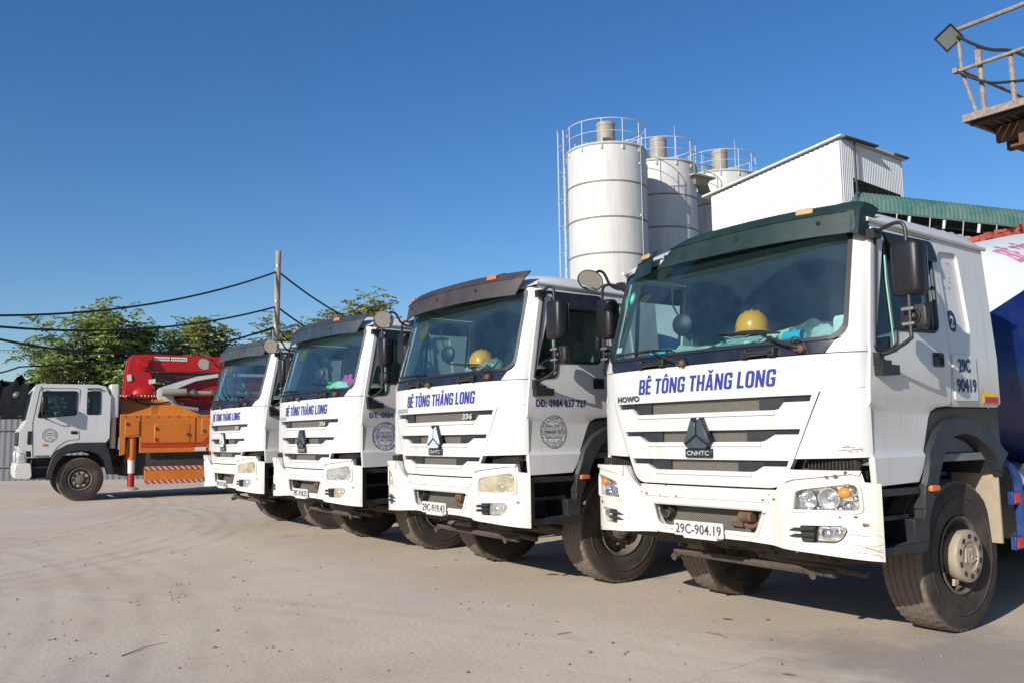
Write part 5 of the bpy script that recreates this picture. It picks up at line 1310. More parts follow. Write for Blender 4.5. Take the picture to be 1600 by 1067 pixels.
def sheetobj(name, m, c, w, h, rz, label, cat, curl=.02, tilt=0.0, seed=1):
    rg = random.Random(seed); mb = MB(); n = 10; G = []
    for i in range(n+1):
        row = []
        for j in range(n+1):
            x, y = (i/n-.5)*w, (j/n-.5)*h
            row.append((x, y, .006+curl*(abs(2*i/n-1)**2)*(.6+.4*math.sin(j*.9+seed))+.004*math.sin(i*1.7+j*1.1+seed)+tilt*(y+h/2)))
        G.append(row)
    T = [[mb.v(p) for p in r] for r in G]; B = [[mb.v((p[0], p[1], p[2]-.003)) for p in r] for r in G]
    for i in range(n):
        for j in range(n):
            mb.face((T[i][j], T[i+1][j], T[i+1][j+1], T[i][j+1])); mb.face((B[i][j], B[i][j+1], B[i+1][j+1], B[i+1][j]))
    for seq in ([(i, 0) for i in range(n+1)], [(n, j) for j in range(n+1)], [(i, n) for i in range(n, -1, -1)], [(0, j) for j in range(n, -1, -1)]):
        for (a, b), (c_, d) in zip(seq, seq[1:]): mb.face((T[a][b], B[a][b], B[c_][d], T[c_][d]))
    o = thing(name, mb, m, label, cat); o.location = c; o.rotation_euler = (0, 0, rz); return o
sheetobj('paper_sheet', 'paper_green', tpos(0, (-.30, .30, ZD)), .36, .26, .25, 'large pale green paper sheet on the dashboard left of the helmet', 'paper', .03, .22)
sheetobj('paper_sheet', 'cloth_teal', tpos(0, (.20, .20, ZD)), .30, .15, .1, 'teal folder lying in front of the helmet on the dashboard', 'folder', .02, .15, 3)
sheetobj('paper_sheet', 'paper_white', tpos(0, (.34, .24, ZD)), .26, .14, -.3, 'white paper lying right of the helmet on the dashboard', 'paper', .03, .3, 5)
sheetobj('paper_sheet', 'paper_green', tpos(0, (.185, .36, ZD+.07)), .34, .26, -.1, 'thin stack of papers under the yellow helmet of the green-visored truck', 'paper', .01, .05, 7)
mb = MB(); mb.box((0, 0, .035), (.32, .24, .07)); o = thing('paper_stack', mb, 'dash_grey', 'grey block of folded papers lifting the helmet off the dashboard', 'papers', bev=.006); o.location = tpos(0, (.185, .36, ZD-.002))
mb = MB(); mb.lathe([(.036, -.13), (.04, -.13), (.04, .13), (.036, .13), (.034, .12), (0, .12)], (0, 0, 0), 'X', 20); o = thing('paper_cup', mb, 'paper_green', 'pale paper roll lying right of the yellow helmet on the dashboard', 'paper roll'); o.location = tpos(0, (.46, .30, ZD+.05)); o.rotation_euler = (0, -.06, -.25)
heap('plastic_bag', 'plastic_bag', tpos(0, (.70, .33, ZD)), (.46, .20, .12), 4, 'crumpled clear plastic bag on the right end of the dashboard', 'plastic bag')
heap('work_gloves', 'paper_white', tpos(0, (.78, .33, ZD)), (.20, .12, .09), 9, 'pale crumpled gloves inside the clear plastic bag', 'gloves', amp=.7)
mb = MB(); rbox(mb, (0, 0, .068), (.135, .07, .136), .02); mb.lathe([(.012, 0), (.01, .006), (0, .006)], (.0, -.036, .07), 'Y', 10, M=Matrix.Scale(-1, 3)); o = thing('white_box', mb, 'paper_white', 'small white plastic box at the far right end of the dashboard', 'box'); o.location = tpos(0, (.955, .30, ZD)); o.rotation_euler = (0, 0, -.12)
def bottle(loc, rz, label, m='bottle_blue'):
    mb = MB(); mb.mi = 0; mb.lathe([(0, -.10), (.032, -.10), (.034, -.08), (.031, -.03), (.034, 0), (.033, .05)], (0, 0, .034), 'X', 18)
    mb.mi = 1; mb.lathe([(.033, .05), (.026, .075), (.013, .095), (.013, .115), (0, .115)], (0, 0, .034), 'X', 18)
    o = thing('water_bottle', mb, [m, 'lens_clear'], label, 'bottle', 'plastic water bottles on the dashboard'); o.location = loc; o.rotation_euler = (0, 0, rz); return o
bottle(tpos(0, (-.70, .33, ZD)), .15, 'blue-labelled water bottle lying at the left end of the dashboard')
bottle(tpos(0, (.66, .21, ZD)), -.1, 'blue water bottle lying beside the clear plastic bag on the dashboard')
mb = MB()
for z in frange(0, .15, .0215): mb.tube([(.07*math.cos(a*PI/10), .07*math.sin(a*PI/10), z+.004) for a in range(20)], .003, 5, closed=True)
for k in range(20): a = k*PI/10; mb.tube([(.07*math.cos(a), .07*math.sin(a), 0), (.07*math.cos(a), .07*math.sin(a), .15)], .0022, 4)
o = thing('wire_basket', mb, 'grey_plastic', 'dark wire basket standing left of the yellow helmet', 'basket'); o.location = tpos(0, (.0, .40, ZD))
# second truck
heap('plastic_bag', 'plastic_bag', tpos(1, (.45, .28, ZD)), (.38, .20, .12), 21, 'crumpled plastic bags right of the helmet in the brown-visored truck', 'plastic bag')
sheetobj('paper_sheet', 'paper_green', tpos(1, (.42, .24, ZD+.0)), .40, .18, -.1, 'pale green paper on the dashboard of the brown-visored truck', 'paper', .05, .3, 8)
mb = MB(); mb.box((0, 0, .03), (.3, .24, .06)); o = thing('paper_stack', mb, 'dash_grey', 'grey folded papers under the helmet in the brown-visored truck', 'papers', bev=.006); o.location = tpos(1, (.21, .36, ZD-.002))
mb = MB(); mb.sphere((0, 0, .085), .085, 1.05, 1.05, 1, 18, 12); o = thing('green_fruit', mb, 'leaf_olive', 'round yellow-green melon left of the helmet in the brown-visored truck', 'fruit'); o.location = tpos(1, (.02, .50, ZD+.0))
# third truck
heap('cloth_bundle', 'cloth_green', tpos(2, (.02, .34, ZD)), (.26, .16, .11), 31, 'bright green bundle on the dashboard of the blue-grey-visored truck', 'cloth', amp=.6)
heap('cloth_bundle', 'cloth_pink', tpos(2, (.32, .42, ZD+.0)), (.34, .14, .18), 33, 'pink cloth bundle on the dashboard of the blue-grey-visored truck', 'cloth', amp=.6)
heap('cloth_bundle', 'paper_green', tpos(2, (.42, .24, ZD)), (.46, .16, .09), 35, 'pale green crumpled paper on the dashboard of the blue-grey-visored truck', 'paper', amp=.6)

# ---------------------------------------------------------------- concrete pump truck (same heading as the mixers)
PRZ = -.085
PX0, PY0 = -18.65-1.2*math.cos(PRZ), -2.0-1.2*math.sin(PRZ)
PT = empty('pump_truck', (PX0, PY0, 0), PRZ, 'white cab pump truck with orange body and folded red boom, side on at the left', 'pump truck')
def pside(sg):
    def f(y, z, d=0.0): return Vector((sg*(1.2-.05*max(0, z-1.85)+d), y, z))
    return f
PW1 = rnd([(.48, 2.52), (1.19, 2.53), (1.18, 1.985), (.39, 1.925), (.42, 2.05)], .04); PW2 = rnd([(1.41, 2.53), (1.69, 2.53), (1.69, 2.0), (1.41, 2.0)], .03)
def pump_cab(mb):
    prof = [(.30, 1.01), (.68, 1.01), (.80, 1.18), (1.0, 1.30), (1.2, 1.335), (1.83, 1.335), (1.91, 1.45), (1.915, 2.40), (1.80, 2.66), (1.62, 2.70), (.46, 2.70), (.34, 2.68), (.29, 2.60), (.15, 1.84), (.09, 1.72), (.035, 1.66), (.03, 1.25), (.06, 1.18), (.28, 1.17)]
    for sg in (1, -1): mb.plate(prof, [PW1, PW2], pside(sg), .04, [], [1.85, 2.2, 2.5])
    front = [(.06, 1.17), (.03, 1.25), (.035, 1.66), (.09, 1.72), (.15, 1.84), (.29, 2.60), (.34, 2.68), (.46, 2.70), (1.62, 2.70), (1.80, 2.66), (1.915, 2.40), (1.91, 1.45), (1.83, 1.335), (1.83, 1.2), (.2, 1.0)]
    rows = [[mb.v((x*(1.2-.05*max(0, z-1.85))/1.2+0, y+(.0 if abs(x) < 1.1 else .03), z)) for x in (-1.2, -1.1, -.6, 0, .6, 1.1, 1.2)] for y, z in front]
    for A, B in zip(rows, rows[1:]):
        for i in range(6): mb.face((A[i], A[i+1], B[i+1], B[i]))
part('cab_shell', 'p_cab', pump_cab, 'white_paint', PT, .012)
def p_lining(mb): mb.box((0, 1.78, 1.95), (2.1, .05, 1.2)); mb.box((0, 1.0, 1.2), (2.1, 1.5, .05)); rbox(mb, (.55, 1.3, 1.75), (.5, .3, .7), .06); mb.box((0, .5, 1.6), (2.1, .3, .4))
part('cab_lining', 'p_lin', p_lining, 'black_plastic', PT)
part('windscreen', 'p_ws', lambda mb: mb.hexa([(-1.1, .145, 1.88), (1.1, .145, 1.88), (1.1, .19, 1.88), (-1.1, .19, 1.88), (-1.06, .265, 2.55), (1.06, .265, 2.55), (1.06, .31, 2.55), (-1.06, .31, 2.55)]), 'door_glass', PT)
for sg in (1, -1):
    S = pside(sg)
    part('window_glass', 'p_wg%d' % sg, lambda mb: (mb.plate(PW1, (), S, 0, off=-.02)), 'door_glass', PT); part('window_glass', 'p_wq%d' % sg, lambda mb: mb.plate(PW2, (), S, 0, off=-.02), 'door_glass', PT)
    part('window_seal', 'p_ws%d' % sg, lambda mb: (mb.tube([S(p[0], p[1], .002) for p in PW1], .015, 6, closed=True), mb.tube([S(p[0], p[1], .002) for p in PW2], .012, 6, closed=True)), 'black_plastic', PT)
    DO = rnd([(.32, 1.02), (.29, 1.8), (.42, 2.60), (1.25, 2.60), (1.26, 1.42), (1.0, 1.40), (.8, 1.25), (.68, 1.02)], [.02, .02, .08, .06, .03, .1, .1, .02])
    part('door_gap', 'p_dg%d' % sg, lambda mb: mb.tube([S(p[0], p[1], .0) for p in DO], .007, 5, closed=True), 'grey_plastic', PT)
    part('door_handle', 'p_dh%d' % sg, lambda mb: mb.plate(rnd([(1.08, 1.545), (1.22, 1.545), (1.22, 1.615), (1.08, 1.615)], .02), (), S, .02, off=.01), 'black_plastic', PT)
    part('grab_rail', 'p_gr%d' % sg, lambda mb: mb.tube([S(1.41, 2.59, 0), S(1.43, 2.60, .04), S(1.68, 2.60, .04), S(1.70, 2.59, 0)], .016, 6), 'black_plastic', PT)
    part('side_marker', 'p_sm%d' % sg, lambda mb: mb.plate(rnd([(.50, 1.285), (.60, 1.285), (.60, 1.325), (.50, 1.325)], .01), (), S, .02, off=.015), 'orange_lens', PT)
    def pfender(mb):
        lip = [(.60, .52), (.62, .70), (.70, 1.0), (.85, 1.20), (1.02, 1.31), (1.2, 1.345), (1.82, 1.345), (1.90, 1.16), (1.97, .9), (2.02, .58)]
        inn = [(.72, .50), (.74, .68), (.82, .90), (.95, 1.06), (1.12, 1.14), (1.3, 1.16), (1.5, 1.14), (1.68, 1.07), (1.82, .92), (1.92, .60)]
        mb.plate(lip+inn[::-1], (), lambda y, z, d: Vector((sg*(1.2+d), y, z)), .05, off=.035)
        A = [mb.v((sg*1.22, y, z)) for y, z in inn]; B = [mb.v((sg*.75, y, z-.02)) for y, z in inn]
        for i in range(len(A)-1): mb.face((A[i], A[i+1], B[i+1], B[i]))
    part('fender', 'p_fen%d' % sg, pfender, 'grey_plastic', PT, .01)
    def pstep(mb):
        mb.box((sg*1.05, .47, .56), (.3, .38, .05)); mb.box((sg*1.05, .47, .80), (.28, .40, .05)); mb.box((sg*.93, .47, .78), (.06, .44, .46)); mb.box((sg*1.0, .30, .76), (.36, .03, .46))
    part('step', 'p_st%d' % sg, pstep, 'black_plastic', PT, .01)
    def plamp(mb):
        mb.mi = 0; mb.box((sg*1.0, .10, 1.04), (.42, .18, .26)); mb.mi = 1; mb.box((sg*1.02, .005, 1.04), (.30, .03, .19)); mb.box((sg*1.205, .10, 1.04), (.03, .12, .19))
    part('headlight', 'p_hl%d' % sg, plamp, ['white_paint', 'chrome'], PT, .02)
    part('fog_lamp', 'p_fg%d' % sg, lambda mb: mb.lathe([(0, 0), (.05, 0), (.055, .012), (.035, .02), (0, .02)], (sg*1.215, .22, .72), 'X', 16, M=Matrix.Diagonal((sg, 1, 1))), 'pale_amber_lens', PT)
    def parm(mb): mb.tube([(sg*1.2, .46, 2.60), (sg*1.38, .42, 2.62), (sg*1.42, .46, 2.5), (sg*1.42, .46, 2.0), (sg*1.2, .60, 1.88)], .014, 6, smooth=3)
    part('mirror_arm', 'p_ma%d' % sg, parm, 'black_plastic', PT)
    part('side_mirror', 'p_mm%d' % sg, lambda mb: rbox(mb, (sg*1.42, .50, 2.22), (.24, .13, .36), .05), 'black_mirror_shell', PT)
    for (wy, off) in ((1.32, 0), (5.6, 0), (6.95, 0), (5.6, -.34), (6.95, -.34)):
        w = bpy.data.objects.new('wheel', None); COL.objects.link(w); w.parent = PT; w.location = (sg*(1.02+off), wy, .5); w.scale = (1, .94, .94); w.rotation_euler = (wy, 0, 0) if sg > 0 else (wy, 0, PI)
        part('tyre', 'tyre', tyre, 'tyre_rubber', w); part('rim', 'rim', rim, ['rim_paint', 'dark_iron'], w)
        if sg > 0 and wy < 2:
            def rosette(mb):
                for k in range(8): a = 2*PI*k/8; mb.lathe([(.038, 0), (.038, .05), (.03, .06), (0, .06)], (.05, .165*math.cos(a), .165*math.sin(a)), 'X', 10)
                mb.lathe([(.205, .04), (.205, .06), (.13, .06), (.13, .04)], (0, 0, 0), 'X', 32)
            part('nut_ring', 'rosette', rosette, 'hubcap_plastic', w)
def pbumper(mb):
    P = rnd([(-.045, .56), (-.06, .74), (-.03, .90), (.27, .90), (.30, .60), (.24, .535)], .05)
    A = [[mb.v((x, y+(.0 if abs(x) < 1.1 else .02), z)) for x in (-1.24, -1.15, 0, 1.15, 1.24)] for y, z in P]
    for i in range(len(A)):
        a, b = A[i], A[(i+1) % len(A)]
        for k in range(4): mb.face((a[k], a[k+1], b[k+1], b[k]))
    mb.face([r[0] for r in A]); mb.face([r[-1] for r in A][::-1])
part('bumper', 'p_bump', pbumper, 'bumper_white', PT, .015)
part('front_grille', 'p_gril', lambda mb: (mb.box((0, .02, 1.45), (1.6, .03, .32)), [mb.box((sg*1.205, .24, 1.47), (.02, .085, .30)) for sg in (1, -1)]), 'black_plastic', PT, .01)
def pstamp(mb):
    S = pside(1); cy, cz, r = .65, 1.52, .155
    ring(mb, S, cy, cz, r, .008, off=.004); ring(mb, S, cy, cz, r*.70, .006, off=.004)
    put_text(mb, '0984 837 727', cy-r*.6, cy+r*.6, cz-.012, .026, S, off=.004, bold=.03); put_text(mb, '25000', cy-r*.4, cy+r*.4, cz+.035, .026, S, off=.004, bold=.03); put_text(mb, '3 N', cy-r*.25, cy+r*.25, cz-.07, .03, S, off=.004, bold=.03)
    arc_text(mb, S, 'CTY CPTB & VLXD-HĐT THĂNG LONG', cy, cz, r*.85, r*.15, math.radians(205), math.radians(-25), off=.004)
    arc_text(mb, S, 'HOA ĐÌNH · SƠN ĐỒNG', cy, cz, r*.85, r*.14, math.radians(225), math.radians(315), True, off=.004)
part('company_stamp', 'p_stamp', pstamp, 'letter_dark', PT, sharp=None, recalc=False)
part('badge', 'p_badge', lambda mb: put_text(mb, 'HD260', .36, .66, 1.035, .040, pside(1), off=.005, bold=.04, shear=.25), 'letter_dark', PT, sharp=None, recalc=False)
part('air_box', 'p_air', lambda mb: (rbox(mb, (.95, 2.0, 2.32), (.40, .20, .80), .04), mb.tube([(1.0, 2.0, 1.95), (1.0, 2.0, 1.2)], .07, 10)), 'white_paint', PT)
def pframe(mb):
    for sg in (1, -1): mb.box((sg*.4, 5.0, .90), (.1, 9.0, .28))
    mb.box((0, 2.05, 1.2), (1.6, .12, .7)); mb.box((0, 3.6, .85), (2.1, 2.7, .62)); mb.box((0, 6.3, .98), (1.7, 3.8, .3)); mb.tube([(-1, 5.6, .5), (1, 5.6, .5)], .08, 8); mb.tube([(-1, 6.95, .5), (1, 6.95, .5)], .08, 8); mb.tube([(-1, 1.32, .5), (1, 1.32, .5)], .07, 8)  # wide dark boxes added so the underbody reads as black
part('chassis_frame', 'p_frame', pframe, 'dark_iron', PT)
def pbody(mb):
    prof = [(2.13, 2.0), (8.4, 1.96), (8.4, 1.08), (2.57, 1.08), (2.57, 1.46), (2.26, 1.46), (2.26, 1.05), (2.13, 1.02)]
    for sg in (1, -1): mb.plate(prof, (), lambda y, z, d: Vector((sg*(1.2+d), y, z)), .05)
    mb.hexa([(-1.17, 2.14, 1.46), (1.17, 2.14, 1.46), (1.17, 8.38, 1.46), (-1.17, 8.38, 1.46), (-1.17, 2.14, 1.97), (1.17, 2.14, 1.97), (1.17, 8.38, 1.94), (-1.17, 8.38, 1.94)])
    # pedestal with sloping gussets
    mb.hexa([(-1.1, 2.16, 1.97), (1.1, 2.16, 1.97), (1.1, 4.05, 1.97), (-1.1, 4.05, 1.97), (-.60, 2.18, 2.40), (.60, 2.18, 2.40), (.60, 3.1, 2.40), (-.60, 3.1, 2.40)])
    for sg in (1, -1): mb.hexa([(sg*.75, 2.95, 1.97), (sg*1.14, 2.80, 1.97), (sg*1.14, 4.1, 1.97), (sg*.75, 4.1, 1.97), (sg*.60, 2.9, 2.40), (sg*.66, 2.9, 2.40), (sg*.80, 3.9, 2.02), (sg*.70, 3.9, 2.02)])
    for (y0, y1, z0, z1) in ((2.9, 3.72, 1.30, 1.76), (2.24, 2.56, 1.50, 1.84), (4.0, 4.6, 1.5, 1.9)): mb.plate([(y0, z0), (y1, z0), (y1, z1), (y0, z1)], (), lambda y, z, d: Vector((1.2+d, y, z)), .02, off=.012)
    mb.box((1.19, 5.2, 1.86), (.03, 6.0, .02))
part('pump_body', 'p_body', pbody, 'pump_orange', PT, .012)
def pstripe(mb):
    S = lambda y, z, d: Vector((1.2+d, y, z))
    for (z0, z1, q) in ((1.295, 1.325, .0), (1.215, 1.275, 0)): mb.plate([(2.59, z0), (4.05, z0), (4.22, z0+.17), (6.5, z0+.17), (6.5, z1+.17), (4.18, z1+.17), (4.01, z1), (2.59, z1)], (), S, 0, off=.0145)
part('stripe', 'p_stripe', pstripe, 'stripe_red', PT)
part('type_plate', 'p_tp', lambda mb: (mb.box((1.222, 3.98, 1.15), (.008, .26, .10)), ), 'white_reflector', PT)
def pleg(mb):
    mb.mi = 0; mb.lathe([(0, -.02), (.105, 0), (.105, .62), (0, .62)], (1.06, 2.42, .92), 'Z', 18)
    mb.mi = 1; mb.lathe([(.085, .0), (.085, .36), (0, .36)], (1.06, 2.42, .60), 'Z', 18)
    mb.mi = 2; mb.lathe([(0, 0), (.08, 0), (.08, .36), (0, .36)], (1.06, 2.42, .28), 'Z', 18)
    mb.mi = 3; mb.lathe([(0, 0), (.19, 0), (.19, .02), (.09, .07), (0, .07)], (1.06, 2.42, .21), 'Z', 20)
part('outrigger_leg', 'p_leg', pleg, ['pump_orange', 'white_reflector', 'red_steel', 'hubcap_plastic'], PT)
hz = part('side_panel', 'p_haz', lambda mb: mb.box((1.17, 4.55, .54), (.05, 3.7, .42)), 'pump_orange', PT, .008)
part('hazard_band', 'p_haz1', lambda mb: mb.box((1.2, 4.55, .705), (.012, 3.7, .085)), 'hazard_stripes', hz); part('hazard_band', 'p_haz2', lambda mb: mb.box((1.2, 4.55, .375), (.012, 3.7, .085)), 'hazard_stripes', hz)
def pturn(mb):
    mb.mi = 0; mb.lathe([(0, 0), (.53, 0), (.53, .05), (.47, .06), (.47, .09), (0, .09)], (.2, 2.66, 2.40), 'Z', 40)
    mb.mi = 1
    for k in range(36): a = 2*PI*k/36; mb.lathe([(.016, 0), (.016, .035), (0, .035)], (.2+.5*math.cos(a), 2.66+.5*math.sin(a), 2.45), 'Z', 6)
part('turntable', 'p_turn', pturn, ['boom_red', 'white_reflector'], PT)
def pcol(mb):
    for x in (-.02, .42): mb.plate(rnd([(2.30, 2.49), (3.05, 2.49), (3.0, 2.65), (2.93, 2.95), (2.86, 3.12), (2.95, 3.48), (2.45, 3.50), (2.38, 3.3), (2.33, 2.9)], [.02, .02, .2, .2, .1, .05, .05, .1, .05]), (), lambda y, z, d: Vector((x+d, y, z)), .07, off=.035)
    mb.box((.2, 2.62, 2.55), (.5, .6, .1)); mb.box((.2, 2.45, 2.9), (.4, .08, .7))
    mb.lathe([(0, -.36), (.10, -.36), (.10, .36), (0, .36)], (.2, 2.72, 3.28), 'X', 20); mb.lathe([(.16, .26), (.16, .31), (.11, .31)], (.2, 2.72, 3.28), 'X', 24); mb.lathe([(.12, .26), (.12, .31), (.06, .31)], (.2, 2.80, 2.60), 'X', 20)
    mb.sphere((.48, 2.75, 2.52), .26, .5, 1.1, .7, 16, 8)
part('boom_column', 'p_col', pcol, 'boom_red', PT, .01)
def pboom(mb):
    mb.plate(rnd([(2.50, 3.14), (2.56, 3.50), (2.75, 3.52), (9.3, 3.50), (9.4, 3.2), (9.0, 3.11), (3.3, 3.11), (2.9, 3.10)], .05), (), lambda y, z, d: Vector((.37+d, y, z)), .34)
part('boom_arm', 'p_boom', pboom, 'boom_red', PT, .012)
def pboom2(mb):
    mb.plate(rnd([(3.35, 2.62), (3.9, 2.88), (4.6, 2.98), (9.0, 2.98), (9.0, 2.66), (4.0, 2.60)], .05), (), lambda y, z, d: Vector((.50+d, y, z)), .16)
    mb.plate(rnd([(3.3, 2.42), (3.7, 2.10), (9.0, 2.06), (9.0, 2.38), (4.2, 2.40)], .05), (), lambda y, z, d: Vector((.50+d, y, z)), .2)
    mb.tube([(.40, 3.15, 2.52), (.40, 9.0, 2.50)], .085, 12)
part('boom_arm', 'p_boom2', pboom2, 'red_steel', PT, .012)
part('boom_cylinder', 'p_cyl', lambda mb: (mb.tube([(.2, 3.02, 2.98), (.2, 6.0, 3.02)], .10, 14), mb.tube([(.60, 3.62, 2.30), (.60, 3.62, 2.26)], .1, 10)), 'red_steel', PT)
part('boom_elbow', 'p_elb', lambda mb: (mb.plate(rnd([(3.02, 2.42), (3.06, 2.66), (3.5, 2.82), (4.0, 2.98), (4.6, 3.07), (9.0, 3.08), (9.0, 3.02), (4.6, 2.99), (3.95, 2.86), (3.5, 2.66), (3.4, 2.45), (3.6, 2.2), (3.35, 2.12)], .08), (), lambda y, z, d: Vector((.62+d, y, z)), .2), ), 'white_paint', PT, .01)
part('delivery_pipe', 'p_pipe', lambda mb: (mb.tube([(.74, 3.12, 2.55), (.74, 3.7, 2.57)], .09, 14), mb.tube([(.74, 3.35, 2.35), (.74, 3.5, 2.2), (.74, 4.0, 2.12)], .06, 10, smooth=3), mb.tube([(.72, 3.7, 2.55), (.72, 9, 2.55)], .055, 10)), 'filter_tan', PT)
part('pipe_tray', 'p_tray', lambda mb: mb.box((.55, 5.6, 2.02), (.9, 3.4, .1)), 'blue_steel', PT)
def plabels(mb):
    mb.mi = 0
    for (a, b) in ((2.98, 3.36), (3.39, 3.78)): mb.box((.378, (a+b)/2, 3.42), (.008, b-a, .10))
    mb.box((.48, 2.40, 2.92), (.008, .10, .16), Matrix.Rotation(.1, 3, 'X')); mb.box((.48, 2.93, 2.84), (.008, .16, .11), Matrix.Rotation(.2, 3, 'X'))
    mb.mi = 1
    for k in range(8):
        for j in (0, 1): mb.box((.3835, 3.02+.045*k+(.0 if k < 4 or j else .01)+.4*j, 3.42), (.002, .026, .03))
part('label_plate', 'p_lab', plabels, ['white_reflector', 'letter_dark'], PT)
def phoses(mb):
    for k in range(5):
        z = 3.30-.05*k; mb.tube([(.40, 2.75, 3.12-.03*k), (.44, 3.0+.08*k, 3.02-.06*k), (.45, 3.35, 3.02-.05*k), (.42, 3.9+.1*k, 3.06-.04*k), (.40, 5.2, 3.07-.03*k)], .017, 6, smooth=4)
    mb.tube([(.62, 2.45, 2.5), (.72, 2.60, 2.30), (.80, 2.9, 2.26), (.78, 3.3, 2.32)], .022, 6, smooth=4)
    mb.tube([(1.0, 2.06, 1.9), (.9, 2.12, 1.5), (1.02, 2.1, 1.0), (.9, 2.3, .8)], .02, 6, smooth=4)
part('hydraulic_hose', 'p_hose', phoses, 'cable_black', PT)
part('pipe_clamp', 'p_clamp', lambda mb: [mb.tube([(.73, y, 2.555), (.73, y+.06, 2.555)], .085, 12) for y in (3.85, 4.3, 4.75, 5.2)], 'steel', PT)
def phinge(mb):
    for (y, z) in ((2.93, 1.40), (2.93, 1.66), (3.66, 1.52), (4.05, 1.6), (2.27, 1.78)): mb.box((1.225, y, z), (.03, .03, .07))
    for k in range(9): mb.lathe([(.016, 0), (.014, .012), (0, .014)], (1.2, 2.25+.24*k, 1.945), 'X', 8)
    mb.box((1.205, 2.575, 1.72), (.012, .012, .5)); mb.box((1.205, 3.85, 1.6), (.012, .012, .66))
part('panel_fitting', 'p_hinge', phinge, 'dark_iron', PT)
part('hopper', 'p_hop', lambda mb: mb.hexa([(-.6, 8.6, .9), (.6, 8.6, .9), (.6, 9.2, .9), (-.6, 9.2, .9), (-.9, 8.5, 1.5), (.9, 8.5, 1.5), (.9, 9.6, 1.5), (-.9, 9.6, 1.5)]), 'pump_orange', PT, .02)

